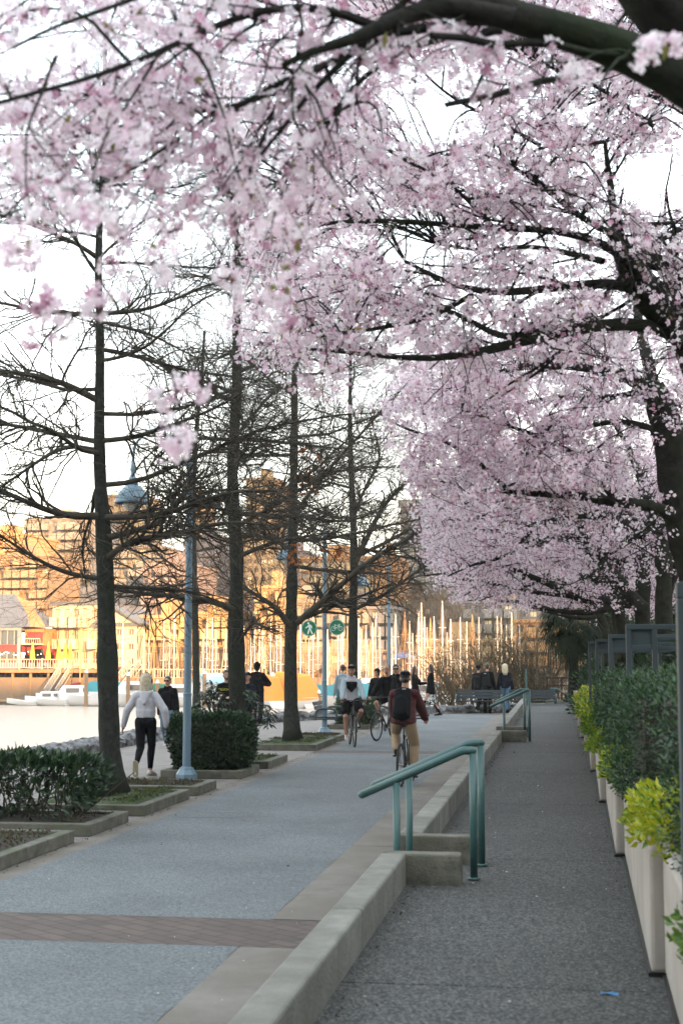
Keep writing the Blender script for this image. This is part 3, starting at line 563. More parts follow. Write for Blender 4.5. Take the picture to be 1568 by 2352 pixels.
def fill(Lm, env, holes, Yr, n, r0=.011, K=12):
    allp = Lm[0].reshape(-1, 3); allr = Lm[1].reshape(-1); ex = np.array(env, float); x0, x1, y0, y1 = max(ex[:, 0].min(), -150), min(ex[:, 0].max(), 1720), max(ex[:, 1].min(), -150), ex[:, 1].max(); T = []
    while len(T) < n:
        x = rng.uniform(x0, x1, 200); y = rng.uniform(y0, y1, 200); k = inpoly(x, y, env)
        for h in holes: k &= ~inpoly(x, y, h)
        for a, c in zip(x[k], y[k]): T.append(P(a, c, rng.uniform(*Yr)))
    T = np.array(T[:n]); Pn = np.zeros((n, K, 3)); Rn = np.zeros((n, K))
    for i, t in enumerate(T):
        d = np.linalg.norm(allp-t, axis=1)+rng.random(len(allp))*.5; j = int(np.argmin(d+np.where(allr < .006, .4, 0))); a = allp[j]; L = np.linalg.norm(t-a); s = np.linspace(0, 1, K)[:, None]
        mid = rng.normal(0, .10*L, 3)+[0, 0, .14*L]; p = a+(t-a)*s+mid*np.sin(s*math.pi); p[1:] += np.cumsum(rng.normal(0, .012*L, (K-1, 3)), 0); Pn[i] = p; Rn[i] = np.linspace(min(allr[j]*.8, r0*(.6+.3*L)), .0025, K)
    return Pn, Rn
def cherry(label, trunk, limbs, base, spec, density, env=ENV, holes=HOLES, extra=None, group='flowering cherry trees in a row right of the walk', avoid=True):
    """trunk, limbs: lists of (points, radii)"""
    t = thing('cherry_tree', label, 'cherry tree', tuple(base), group=group); off = np.array(base)
    for a, r in trunk: tb = MB(); tb.tube(a-off, r, 14); tb.build('trunk', M['cbark'], t, smooth=True)
    Lm = stack(limbs); n2, n3 = spec['n2'], spec['n3']; S = spec.get('scale', 1.)
    B2 = spawn(*Lm, n2, (.8*S, 1.9*S), (.35, 1.15), K=8, wig=.13, grav=spec.get('g2', -.01), rf=.42, t0=.08, flat=.8, rmin=.003, rtip=.35)
    B2[1][:] = np.minimum(B2[1], .013)
    k = prune(B2[0][:, 5], env=env, holes=[], soft=8) & prune(B2[0][:, 7], env=env, holes=[], soft=8); B2 = (B2[0][k], B2[1][k])
    if 'fill' in spec: Fp, Fr = fill(Lm, env, holes, spec['fill'][1], spec['fill'][0], K=8); B2 = (np.concatenate([B2[0], Fp]), np.concatenate([B2[1], Fr]))
    src = (np.concatenate([B2[0], resample_stack(Lm[0], 8)]), np.concatenate([B2[1], resample_stack(Lm[1][..., None], 8)[..., 0]]))
    B3 = spawn(*src, n3, (.30*S, .85*S), (.4, 1.25), K=6, wig=.16, grav=spec.get('g3', -.03), rf=.40, t0=.05, rmin=.0016, rtip=.5)
    B3[1][:] = np.minimum(B3[1], .0042)
    k = prune(B3[0][:, 3], env=env, holes=holes) & prune(B3[0][:, 5], env=env, holes=[]); B3 = (B3[0][k], B3[1][k])
    tube_obj('limbs', [(Lm[0], Lm[1], 8), (B2[0], B2[1], 5), (B3[0], B3[1], 3)], M['cbark'], t, off)
    C = np.concatenate([ends(B3[0], int(density*.8), .1), ends(B2[0], int(density*.2), .2)]); C = C+rng.normal(0, .03*S, C.shape)+[0, 0, -.02]
    k = prune(C, env=env, holes=holes) & clear_of(C); C = C[k]
    if extra is not None: C = np.concatenate([C, extra])
    blossoms(C, spec['per'], spec['rc'], spec['rf'], t, off); return t
def resample_stack(A, K): return np.array([resample(a, K) if A.shape[-1] == 3 else np.interp(np.linspace(0, 1, K), np.linspace(0, 1, len(a)), a[:, 0])[:, None] for a in A])
def L_(pts, Y, r, K=16): return limb(pts, Y, r, K)
# ---- nearest cherry: trunk beside the camera, limbs arching over the view
tA = [L_([(2450, 1500), (2300, 1000), (2100, 600), (1850, 330), (1660, 170), (1560, 70), (1470, -50), (1380, -200)], [5.2, 4.9, 4.6], [150, 100, 62], 20)]
lA = [L_([(1900, 380), (1700, 270), (1568, 180), (1450, 118), (1334, 80), (1200, 45), (1134, 28), (1050, -8), (900, -60)], [4.7, 4.5, 4.2], [74, 52, 40, 28], 20),
      L_([(1180, 45), (1020, 8), (950, 22), (880, 60), (800, 100), (730, 105), (650, 150)], [4.3, 4.2, 4.0], [30, 24, 14, 8]),
      L_([(860, 60), (784, 15), (725, 4), (600, 14), (500, 55), (430, 90), (367, 120), (270, 160), (190, 190), (100, 205), (0, 235), (-120, 270)], [4.3, 4.0, 3.7], [13, 9, 7, 5], 20),
      L_([(840, 95), (784, 130), (645, 210), (565, 245), (440, 257), (375, 272), (250, 290), (120, 330)], [4.3, 4.6, 4.8], [9, 7, 4, 3]),
      L_([(1290, 70), (1159, 58), (1084, 78), (974, 90), (900, 120), (800, 190), (740, 300), (717, 345), (640, 420)], [4.5, 5.4], [12, 9, 6, 4]),
      L_([(620, -60), (400, -40), (250, 20), (120, 60), (30, 110)], [3.9, 3.5], [10, 6, 4]),
      L_([(500, 250), (380, 340), (260, 420), (120, 450), (0, 500)], [4.3, 3.9], [5, 3]),
      L_([(645, 210), (600, 330), (560, 420), (480, 520)], [4.4, 4.9], [5, 2.5]),
      L_([(100, 205), (60, 300), (60, 430)], [3.8, 3.6], [4, 2]),
      L_([(367, 120), (300, 230), (230, 330), (210, 430)], [3.9, 3.6], [4, 2]),
      L_([(1500, -60), (1250, -120), (1000, -150), (700, -120), (450, -100)], [4.9, 5.0], [30, 12])]
EA = [(-300, -500), (1500, -500), (1560, 60), (1250, 330), (1050, 330), (900, 520), (760, 640), (650, 690), (520, 720), (430, 690), (330, 620), (240, 640), (190, 560), (80, 590), (-60, 560), (-300, 500)]
drop = []   # loose sprays that hang low in the view
for x, y, Y, s in [(403, 1005, 3.6, 1.0), (370, 920, 3.9, .7), (455, 885, 3.9, .9), (98, 690, 3.4, .9), (105, 745, 3.4, .7), (235, 695, 3.5, .9), (1520, 130, 3.3, .8), (40, 590, 3.4, .8), (640, 690, 4.0, .9), (655, 730, 4.0, .8), (520, 640, 4.0, .7)]:
    c = P(x, y, Y); 
    for k in range(int(4*s)+1): drop.append(c+rng.normal(0, .022, 3)*s)
drop = np.array(drop)
# hanging twigs for those sprays
hang = [limb([(x-8, y-150), (x+6, y-70), (x, y)], Y, [1.6, 1.2], 16) for x, y, Y in [(403, 1005, 3.6), (370, 920, 3.9), (455, 885, 3.9), (100, 740, 3.4), (235, 695, 3.5), (40, 590, 3.4), (650, 730, 4.0), (520, 640, 4.)]]
hang += [limb([(235, 560), (300, 700), (380, 830), (410, 900)], [3.6, 3.7], [2, 1.4], 16), limb([(60, 420), (80, 520), (95, 600)], 3.5, [2, 1.5], 16)]
# ---- second cherry: long pale-skied limbs crossing the middle of the canopy
tB = [L_([(1720, 1520), (1690, 1200), (1650, 950), (1600, 800), (1568, 760), (1510, 705), (1454, 640), (1434, 600), (1409, 525)], [12.4, 12, 11.5, 11], [52, 48, 40, 16], 24)]
lB = [L_([(1434, 600), (1409, 525), (1404, 440), (1394, 380), (1388, 325)], 11, [14, 9, 7, 5]),
      L_([(1388, 325), (1340, 334), (1300, 335), (1240, 335), (1180, 380)], [11, 10.6], [5, 3]), L_([(1388, 325), (1420, 315), (1460, 290), (1540, 250)], [11, 11.4], [4, 2]),
      L_([(1660, 820), (1568, 770), (1534, 748), (1434, 732), (1359, 742), (1304, 768), (1209, 770), (1154, 800), (1084, 818), (984, 833), (909, 827), (859, 817), (780, 800), (690, 800)], [12, 11.2, 10.6, 10], [22, 15, 12, 7, 3], 22),
      L_([(1640, 700), (1568, 715), (1499, 680), (1449, 642), (1384, 648), (1284, 658), (1209, 672), (1134, 677), (1064, 672), (1009, 642), (930, 600)], [11.8, 11, 11.4], [22, 12, 9, 4], 20),
      L_([(1084, 677), (984, 732), (884, 752), (784, 767), (700, 762)], [11, 10.4], [7, 3]), L_([(1434, 590), (1374, 540), (1294, 525), (1134, 525), (984, 512), (809, 500), (700, 520), (600, 540)], [11, 10.4, 9.6], [12, 9, 6, 3], 18),
      L_([(1424, 560), (1404, 527), (1359, 520), (1309, 480), (1249, 430), (1180, 380), (1100, 350)], [11, 10.2], [9, 7, 3]), L_([(1440, 600), (1500, 560), (1568, 520), (1640, 500)], [11, 11.6], [9, 6]), L_([(1419, 514), (1500, 515), (1620, 505)], [11, 11.5], [6, 4]),
      L_([(1560, 800), (1520, 640), (1640, 560)], [11.6, 12], [14, 8]), L_([(1209, 770), (1150, 780), (1080, 735), (1000, 700), (880, 700)], [10.8, 11.5], [9, 3]), L_([(1640, 640), (1500, 600), (1460, 595), (1430, 620)], [11.6, 11.2], [24, 14]),
      L_([(1134, 525), (1060, 440), (960, 380), (860, 330), (760, 250)], [10.4, 9.6], [6, 2]), L_([(1384, 600), (1300, 580), (1200, 560), (1120, 580), (1000, 560)], [11.2, 12], [8, 3]), L_([(1240, 335), (1150, 280), (1040, 230), (960, 160), (900, 60)], [10.6, 9.8], [5, 2]), L_([(1500, 290), (1380, 200), (1250, 150), (1150, 100)], [11.4, 10.8], [6, 3]), L_([(1640, 300), (1540, 240), (1450, 200), (1350, 240)], [11.8, 11], [7, 3]), L_([(809, 500), (700, 430), (600, 370), (520, 300)], [10.2, 9.4], [4, 2]), L_([(780, 800), (700, 730), (620, 650), (560, 560)], [10, 9.6], [4, 2])]
lB = [(resample(np.c_[a, r], 16)[:, :3], resample(np.c_[a, r], 16)[:, 3]) for a, r in lB]
EB = [(640, -300), (2000, -500), (2200, 900), (1560, 900), (1300, 900), (1100, 930), (950, 920), (860, 985), (780, 975), (700, 920), (620, 880), (540, 830), (500, 640), (520, 500), (420, 300)]
# ---- third cherry: dark trunk at the right edge
tC = [L_([(1640, 1500), (1610, 1350), (1575, 1230), (1548, 1100), (1535, 1000), (1520, 930), (1495, 890)], [17.6, 17.2], [46, 38, 30], 18), L_([(1500, 900), (1484, 817), (1469, 762), (1460, 700)], [17.2, 17.6], [16, 9], 18), L_([(1700, 1560), (1610, 1360), (1565, 1240), (1568, 1100)], [17.8, 17.5], [30, 16], 18)]
lC = [L_([(1534, 955), (1500, 905), (1474, 880), (1429, 852), (1380, 845), (1314, 842), (1259, 832), (1150, 850), (1060, 880)], [17.2, 16.2], [20, 14, 9, 4]), L_([(1374, 850), (1400, 825), (1350, 805), (1280, 800)], [17, 17.6], [8, 4]),
      L_([(1580, 1210), (1553, 1189), (1509, 1154), (1460, 1150), (1416, 1163), (1390, 1154), (1333, 1136), (1300, 1127), (1267, 1136), (1236, 1145), (1160, 1120), (1080, 1130)], [17.4, 16.6], [18, 12, 9, 4]), L_([(1160, 1120), (1100, 1060), (1020, 1010), (940, 990), (880, 960)], [16.6, 16], [6, 2]),
      L_([(1416, 1163), (1350, 1060), (1270, 1010), (1170, 980), (1060, 940)], [17, 16], [6, 3]), L_([(1535, 1000), (1440, 960), (1330, 980), (1220, 1040), (1120, 1080)], [17.2, 18.4], [8, 3]), L_([(1495, 890), (1400, 920), (1300, 900), (1200, 930), (1080, 960)], [17.2, 18], [7, 3]), L_([(1560, 1060), (1600, 900), (1620, 700)], [17.4, 18], [12, 6]), L_([(1090, 1130), (1030, 1110), (980, 1100)], [16.6, 16.2], [4, 2])]
lC = [(resample(np.c_[a, r], 16)[:, :3], resample(np.c_[a, r], 16)[:, 3]) for a, r in lC]
EC = [(900, 800), (2200, 500), (2200, 1300), (1568, 1260), (1400, 1240), (1200, 1230), (1000, 1190), (925, 1120), (870, 1020), (830, 940), (850, 880)]
add_clear(tA); add_clear(lA[:3]); add_clear(tB); add_clear(lB); add_clear(tC); add_clear(lC, 6)
def round_limbs(x0, y0, Y, n, Lr, r0, dirs=None):
    base = P(x0, y0, Y); ls = []
    for k in range(n):
        a = math.pi*(.45+1.1*k/n)+rng.normal(0, .15) if dirs is None else dirs[k]; el = rng.uniform(.15, .9); l = rng.uniform(*Lr); K = 16; d = np.array([math.cos(a)*math.cos(el), math.sin(a)*math.cos(el)*.8, math.sin(el)]); p = [base]; 
        for j in range(K-1): d = unit(d+rng.normal(0, .07, 3)+[0, 0, -.045]); p.append(p[-1]+d*l/(K-1))
        ls.append((np.array(p), np.linspace(r0, .012, K)))
    return ls
def trim(ls, env):
    out_ = []
    for a, r in ls:
        x, y = proj(a); k = inpoly(x, y, env); j = len(a)
        for i in range(3, len(a)):
            if not k[i]: j = i; break
        if j >= 5: q = resample(np.c_[a[:j], np.linspace(r[0], .012, j)], 16); out_.append((q[:, :3], q[:, 3]))
    return out_
FAR = []
def far_cherry(*a): FAR.append(a); add_clear(a[1], 3.5); add_clear([(resample(np.c_[p, r], 16)[:, :3], resample(np.c_[p, r], 16)[:, 3]) for p, r in a[2]], 5)
def far_cherry_build(label, trunk, limbs, Y, base_px, n2, n3, dens, env, rf, rc, extra_l):
    extra_l = trim(extra_l, env)
    ls = [(resample(np.c_[a, r], 16)[:, :3], resample(np.c_[a, r], 16)[:, 3]) for a, r in limbs]+extra_l
    b = P(base_px, 1500, Y); cherry(label, trunk, ls, (b[0], Y, .86), dict(n2=n2, n3=n3, per=(4, 7), rc=rc, rf=rf, scale=1.15, fill=(110, (Y-4, Y+3))), dens, env=env, holes=[])
ED = [(1040, 1000), (2200, 900), (2200, 1450), (1500, 1330), (1250, 1330), (1100, 1340), (1010, 1330), (950, 1270), (925, 1190), (960, 1090)]
EE = [(1050, 1120), (2000, 1100), (2000, 1440), (1400, 1424), (1250, 1405), (1120, 1398), (1000, 1368), (950, 1290), (945, 1200)]
far_cherry('fourth cherry tree, straight pale-barked trunk just left of the right edge', [L_([(1530, 1500), (1522, 1430), (1524, 1330), (1520, 1230), (1500, 1170)], 22.6, [22, 18, 14], 18), L_([(1530, 1370), (1548, 1310), (1565, 1240), (1600, 1150)], 22.8, [13, 9], 18)],
  [L_([(1520, 1225), (1476, 1216), (1432, 1198), (1395, 1189), (1322, 1180), (1240, 1200), (1150, 1230)], [22.6, 21.6], [12, 8, 3]), L_([(1500, 1170), (1470, 1100), (1440, 1020), (1400, 960)], 22.8, [11, 4]), L_([(1322, 1180), (1240, 1150), (1150, 1170), (1060, 1200), (990, 1190)], [22, 21], [6, 2]), L_([(1240, 1200), (1160, 1280), (1080, 1300)], [22, 21.5], [5, 2])], 22.6, 1530, 100, 2000, 9500, ED, .0215, .062, round_limbs(1515, 1240, 22.6, 7, (2.8, 4.6), .06))
far_cherry('fifth cherry tree, forking trunk with a limb leaning up to the left', [L_([(1478, 1500), (1474, 1420), (1476, 1340), (1478, 1290), (1470, 1255)], 27.6, [20, 17, 13], 18), L_([(1474, 1400), (1443, 1363), (1421, 1330), (1377, 1290), (1350, 1262), (1335, 1233), (1320, 1200)], 27.2, [17, 11, 7], 18), L_([(1480, 1290), (1505, 1250), (1500, 1200), (1490, 1150)], 27.8, [12, 7], 18)],
  [L_([(1450, 1385), (1421, 1380), (1355, 1383), (1311, 1370), (1267, 1343), (1223, 1325), (1160, 1300), (1090, 1290)], [27.4, 26], [14, 9, 3]), L_([(1335, 1233), (1280, 1230), (1223, 1245), (1150, 1250), (1060, 1230)], [27, 26], [8, 3]), L_([(1470, 1255), (1445, 1190), (1430, 1150)], 27.4, [9, 5]), L_([(1311, 1370), (1220, 1360), (1130, 1340), (1050, 1330)], [27, 26], [5, 2])], 27.6, 1478, 100, 2000, 9500, EE, .0230, .066, round_limbs(1465, 1300, 27.6, 8, (3.2, 5.2), .06))
far_cherry('sixth cherry tree, slender trunk in the dark row behind the steel frames', [L_([(1432, 1520), (1430, 1460), (1420, 1400), (1425, 1340), (1415, 1290)], 33, [15, 12, 8], 18)],
  [L_([(1424, 1390), (1380, 1405), (1320, 1408), (1260, 1402), (1200, 1380), (1140, 1380)], [33, 31], [9, 3]), L_([(1420, 1340), (1370, 1330), (1300, 1300), (1200, 1290)], [33, 32], [7, 3])], 33, 1432, 120, 2100, 8500, EE, .0230, .066, round_limbs(1422, 1370, 33, 8, (3.6, 5.8), .06))
far_cherry('seventh cherry tree, farthest trunk in the row near the palm', [L_([(1398, 1530), (1392, 1460), (1380, 1420), (1375, 1380)], 39, [13, 10, 7], 18), L_([(1410, 1530), (1412, 1440), (1408, 1390)], 40.5, [9, 6], 18)],
  [L_([(1380, 1415), (1330, 1420), (1280, 1410), (1220, 1395)], [39, 37.5], [7, 3])], 39, 1395, 120, 2100, 8000, EE, .0250, .072, round_limbs(1385, 1400, 39, 9, (4.0, 6.6), .06))
cherry('nearest cherry tree, its heavy dark limbs arching over the top of the view', [(a, r) for a, r in tA], [(resample(np.c_[a, r], 16)[:, :3], resample(np.c_[a, r], 16)[:, 3]) for a, r in lA+hang], (2.6, 5.2, .86), dict(n2=40, n3=600, per=(5, 9), rc=.037, rf=.0185, scale=.62, g3=-.06, fill=(80, (3.7, 5.6))), 1150, env=EA, holes=HOLES+[[(1120, -100), (1180, 40), (1334, 120), (1568, 215), (1700, 215), (1700, -100)]], extra=drop)
cherry('second cherry tree, with long dark limbs reaching left across the middle of the canopy', tB, lB, (1.45, 12.4, .86), dict(n2=60, n3=3600, per=(6, 10), rc=.052, rf=.0195, scale=.85, fill=(290, (9.0, 13.2))), 9800, env=EB)
cherry('third cherry tree, with a thick dark trunk rising along the right edge', tC, lC, (1.75, 17.6, .86), dict(n2=60, n3=2200, per=(5, 9), rc=.056, rf=.0205, fill=(150, (15, 19.5))), 9800, env=EC, holes=[HOLES[5]])
for a in FAR: far_cherry_build(*a)
# ================================================================ bare pin oaks along the left
def oak(label, tr, rpx, Y, limbs, base, n_l, n2, n3, zl=(3.0, 13), S=1., dead=0, n4=0, env=None):
    t = thing('bare_oak_tree', label, 'tree', base, group='bare oak trees left of the path'); off = np.array(base)
    T = limb(tr, Y, rpx, 44); T[1][:] = T[1]*(1+.35*np.exp(-(T[0][:, 2]-T[0][0, 2])/.22)); tb = MB(); tb.tube(T[0]-off, T[1], 16)
    tb.build('trunk', M['obark'], t, smooth=True)
    Ls = [(resample(np.c_[a, r], 14)[:, :3], resample(np.c_[a, r], 14)[:, 3]) for a, r in limbs]; h = T[0][:, 2]
    for k in range(n_l):
        z = zl[0]+(zl[1]-zl[0])*(k+rng.random())/n_l; c = np.array([np.interp(z, h, T[0][:, j]) for j in range(3)]); r = np.interp(z, h, T[1]); a = k*2.4+rng.normal(0, .3); u = (z-zl[0])/(zl[1]-zl[0])
        l = S*(3.9-2.3*u)*rng.uniform(.75, 1.15); el = -.10+.55*u+rng.normal(0, .07); d = np.array([math.cos(a)*math.cos(el), math.sin(a)*math.cos(el), math.sin(el)]); p = [c]
        for j in range(13): d = unit(d+rng.normal(0, .085, 3)+[0, 0, .012]); p.append(p[-1]+d*l/13)
        Ls.append((np.array(p), np.linspace(min(r*.45, .036*(1-.5*u)+.010), .005, 14)))
    Lm = stack(Ls); B2 = spawn(*Lm, n2, (.6*S, 1.7*S), (.35, 1.0), K=7, wig=.16, rf=.42, t0=.12, flat=.55, rmin=.0035, rtip=.4, grav=-.005)
    B2[1][:] = np.minimum(B2[1], .009)
    B3 = spawn(np.concatenate([B2[0], resample_stack(Lm[0], 7)]), np.concatenate([B2[1], resample_stack(Lm[1][..., None], 7)[..., 0]]), n3, (.35*S, 1.1*S), (.35, 1.1), K=7, wig=.24, rf=.5, t0=.1, flat=.8, rmin=.0020, rtip=.6, grav=.01)
    B4 = spawn(*B3, n4, (.15, .5), (.4, 1.2), K=4, wig=.2, rf=.6, t0=.1, rmin=.0016, rtip=.7)
    def free(A):
        k = np.ones(len(A[0]), bool)
        for j in range(A[0].shape[1]):
            x, y = proj(A[0][:, j]); 
            for sx_, sy_ in ((710, 1443), (773, 1441)): k &= ~(((x-sx_)**2+(y-sy_)**2 < 30**2) & (A[0][:, j, 1] < 35.3))
        return A[0][k], A[1][k]
    B2, B3, B4 = free(B2), free(B3), free(B4)
    tube_obj('branches', [(Lm[0], Lm[1], 8), (B2[0], B2[1], 4), (B3[0], B3[1], 3), (B4[0], B4[1], 3)], M['twig'], t, off)
    if dead:
        C = ends(B3[0], 1500); x, y = proj(C); k = (((x-690)**2+(y-1080)**2 < 70**2) & (rng.random(1500) < .8)) | (rng.random(1500) < .012)
        C = np.concatenate([C[k]]+[P(xx, yy, Y_)[None]+rng.normal(0, .10, (6, 3)) for xx, yy, Y_ in ((640, 1110, 30), (700, 1030, 30), (705, 1075, 30.5), (665, 1140, 30), (715, 1110, 30), (770, 1265, 29.5), (668, 1275, 29.8), (688, 1270, 29.8))]); b = MB(); leaves(b, C-off, .15, 1, up=-.8, asp=.55); leaves(b, C-off+rng.normal(0, .04, C.shape), .12, 1, up=-.8, asp=.5); b.build('dead_leaves', M['deadleaf'], t)
    return t
o1 = [L_(p_, y_, [v*.85 for v in r_], 14) for p_, y_, r_ in [
  ([(225, 1185), (150, 1188), (90, 1165), (30, 1140), (0, 1122), (-90, 1095)], [18.0, 16.9], [11, 8, 5]), ([(245, 1188), (330, 1190), (385, 1180), (440, 1160), (510, 1130), (560, 1125), (640, 1127)], [18.0, 16.8], [10, 6, 3]),
  ([(246, 1235), (325, 1217), (370, 1202), (395, 1167), (440, 1110), (470, 1080)], [18.0, 19.5], [10, 7, 3]), ([(250, 1280), (280, 1246), (320, 1234), (425, 1229), (470, 1204), (530, 1194), (600, 1205)], [18, 17], [10, 7, 3]),
  ([(225, 920), (175, 892), (115, 867), (40, 857), (0, 852), (-80, 840)], [18.1, 17.2], [10, 8, 4]), ([(228, 1015), (150, 1000), (90, 987), (0, 972), (-80, 960)], [18.1, 19], [8, 6, 3]),
  ([(238, 1012), (310, 1007), (380, 982), (450, 957), (530, 922), (560, 900)], [18.1, 17.4], [8, 5, 2]), ([(236, 803), (300, 813), (350, 827), (400, 847), (480, 860), (540, 862), (620, 880)], [18.1, 18.8], [7, 5, 2]),
  ([(236, 740), (310, 757), (360, 772), (400, 797), (470, 830)], [18.1, 17.2], [5, 2]), ([(225, 722), (125, 720), (50, 707), (0, 692), (-60, 690)], [18.1, 17.4], [8, 5, 2]), ([(225, 720), (330, 715), (400, 690), (480, 650), (520, 645)], [18.1, 18.9], [7, 4, 2]),
  ([(228, 1035), (165, 1020), (115, 1040), (60, 1080), (0, 1120)], [18.1, 17], [7, 3]), ([(235, 1330), (150, 1318), (75, 1280), (20, 1240), (-40, 1210)], [18.1, 17.2], [7, 5, 2]), ([(240, 1345), (300, 1350), (380, 1352), (450, 1360), (500, 1380)], [18.1, 19.4], [7, 5, 2]),
  ([(222, 590), (180, 560), (110, 530), (30, 500), (0, 485)], [18.1, 17], [7, 3]), ([(232, 440), (180, 430), (90, 420), (20, 425)], [18.1, 18.6], [5, 2]), ([(236, 430), (300, 420), (400, 435), (440, 420)], [18.1, 17.5], [4, 2]), ([(222, 600), (260, 560), (300, 530), (340, 500)], [18.1, 18.6], [4, 2])]]
oak('nearest bare oak, thick straight trunk with layered branches at left', [(257, 1822), (254, 1760), (250, 1650), (247, 1500), (242, 1300), (236, 1180), (229, 1100), (228, 950), (231, 800), (229, 700), (224, 620), (228, 540), (232, 480), (238, 350), (241, 200), (243, 0), (244, -250)], [33, 27, 25, 23, 21, 18, 15, 13, 11, 9.5, 8.5, 8, 7, 6, 5, 4, 3], 18.1, o1, tuple(G(257, 1822, .13)), 19, 330, 4600, (3.8, 11.6), n4=12000)
o2 = [L_(p_, y_, r_, 14) for p_, y_, r_ in [([(536, 1400), (500, 1383), (440, 1370), (380, 1368), (300, 1360), (240, 1352)], [24.2, 22.6], [8, 6, 3]), ([(545, 1280), (600, 1255), (650, 1240), (720, 1230)], [24.2, 25], [6, 3]), ([(540, 1190), (480, 1150), (420, 1140), (340, 1120)], [24.2, 25.5], [6, 3]), ([(540, 1210), (600, 1180), (680, 1130), (760, 1080)], [24.2, 23.4], [6, 3]), ([(535, 1010), (600, 930), (640, 890)], [24.2, 25], [5, 2]), ([(545, 905), (480, 880), (400, 850)], [24.2, 23], [5, 2]), ([(530, 1010), (440, 1005), (350, 1030)], [24.2, 22.8], [5, 2]),
  ([(540, 560), (525, 450), (515, 350), (510, 200), (508, 60)], [24.2, 24.4], [6, 2]), ([(552, 560), (590, 500), (640, 430)], [24.2, 24], [4, 2]), ([(545, 1480), (600, 1400), (570, 1430), (620, 1445), (640, 1450)], [24.2, 23.6], [4, 2])]]
oak('second bare oak, trunk rising behind the clipped hedge and the bearded man', [(546, 1755), (545, 1620), (543, 1500), (540, 1400), (546, 1300), (538, 1190), (532, 1100), (541, 950), (546, 860), (541, 780), (545, 720), (548, 600), (545, 540), (530, 400), (520, 200)], [24, 20, 19, 18, 17, 15, 14, 13, 12, 11, 9, 7, 6, 4, 3], 24.3, o2, (-5.75, 24.6, .13), 17, 230, 3400, (4.2, 12), n4=8000)
o3 = [L_(p_, y_, r_, 14) for p_, y_, r_ in [([(666, 1440), (640, 1400), (600, 1372), (560, 1350), (520, 1340)], [30.7, 29.6], [8, 5, 2]), ([(682, 1431), (716, 1400), (764, 1364), (824, 1304), (860, 1273), (920, 1251), (972, 1220), (1010, 1180)], [30.7, 29.4], [9, 6, 3]), ([(684, 1425), (692, 1419), (750, 1402), (795, 1376), (836, 1369), (900, 1340)], [30.7, 31.6], [7, 4, 2]), ([(678, 1180), (740, 1090), (800, 1030), (860, 960), (930, 880)], [30.8, 31.4], [5, 2]), ([(672, 1260), (600, 1230), (520, 1220)], [30.7, 32], [5, 2]), ([(672, 1300), (740, 1310), (830, 1315), (900, 1318)], [30.7, 31.8], [5, 2])]]
oak('third bare oak, with a few rust-brown dead leaves, beside the green pedestrian sign', [(672, 1700), (668, 1640), (667, 1500), (669, 1400), (672, 1250), (675, 1000), (676, 900), (678, 760), (680, 600)], [19, 16, 15, 13.5, 12, 9, 8, 6, 4], 30.8, o3, tuple(G(671, 1700, .13)), 16, 190, 2900, (4.4, 11.5), n4=6000, dead=1)
o4 = [L_(p_, y_, r_, 14) for p_, y_, r_ in [([(806, 1395), (770, 1372), (730, 1365), (690, 1362)], [37, 36], [6, 2]), ([(812, 1300), (860, 1200), (880, 1150), (960, 1090), (1000, 1020)], [37, 36.2], [7, 3]), ([(814, 1280), (900, 1240), (1000, 1180), (1040, 1130)], [37, 37.6], [5, 2]), ([(812, 1400), (880, 1370), (960, 1310), (1040, 1260)], [37, 36.4], [5, 2]), ([(812, 1190), (840, 1110), (880, 1060), (850, 960)], [37, 37.5], [4, 2])]]
oak('fourth bare oak, slimmer trunk right of the green bicycle sign', [(812, 1672), (810, 1560), (810, 1500), (811, 1400), (813, 1250), (805, 1050), (803, 950), (805, 820), (806, 650)], [12, 11, 11, 10, 9, 6, 5, 4, 3], 37.0, o4, (P(812, 1672, 37)[0], 37, .13), 16, 170, 2500, (4.4, 11), n4=4500)
oak('slim bare oak standing farther back, seen between the two nearest bare trunks', [(452, 1640), (450, 1500), (446, 1300), (442, 1150), (450, 1000), (462, 880), (470, 760)], [9, 8, 7, 6, 5, 4, 3], 42., [], (P(452, 1640, 42)[0], 42, 0), 18, 140, 1600, (3.4, 12), n4=1500)
# ================================================================ willow thicket on the bank behind the benches
def thicket(label, x0, x1, Y, ztop, n, leafn, seed):
    c = ((x0+x1)/2, Y, -.2); t = thing('willow_thicket', label, 'shrub', c, group='twiggy thickets behind the benches'); off = np.array(c)
    PP = []; RR = []
    for k in range(n):
        bx = rng.uniform(x0, x1); by = Y+rng.uniform(-.8, .8); top = ztop(bx)*rng.uniform(.6, 1.05); lean = rng.normal(0, .9); s = np.linspace(0, 1, 9)[:, None]; p = np.array([bx, by, -.3])+s*np.array([lean, rng.normal(0, .4), top]); p[:, 0] += .16*np.sin(s[:, 0]*5+k); PP.append(p); RR.append(np.linspace(rng.uniform(.012, .045), .005, 9))
    A = (np.array(PP), np.array(RR)); B2 = spawn(*A, n*9, (.5, 1.3), (.3, .9), K=6, wig=.15, rf=.5, rmin=.004, rtip=.6, up=.15); B3 = spawn(*B2, n*20, (.2, .6), (.4, 1.1), K=4, wig=.15, rf=.6, rmin=.003, rtip=.7)
    m_ = mat('thicket_twig', (.085, .062, .038, 1), .8, c2=(.14, .10, .055, 1), ns=3) if 'thicket_twig' not in bpy.data.materials else bpy.data.materials['thicket_twig']
    tube_obj('stems', [(A[0], A[1], 5), (B2[0], B2[1], 3), (B3[0], B3[1], 3)], m_, t, off)
    C = np.concatenate([ends(B3[0], leafn), ends(B2[0], leafn//3)]); b = MB(); leaves(b, C-off, .055, 2); b.build('foliage', [mat('willow_leaf', (.10, .15, .035, 1), .6, trans=.3), mat('willow_leaf_olive', (.12, .10, .03, 1), .6, trans=.3)], t)
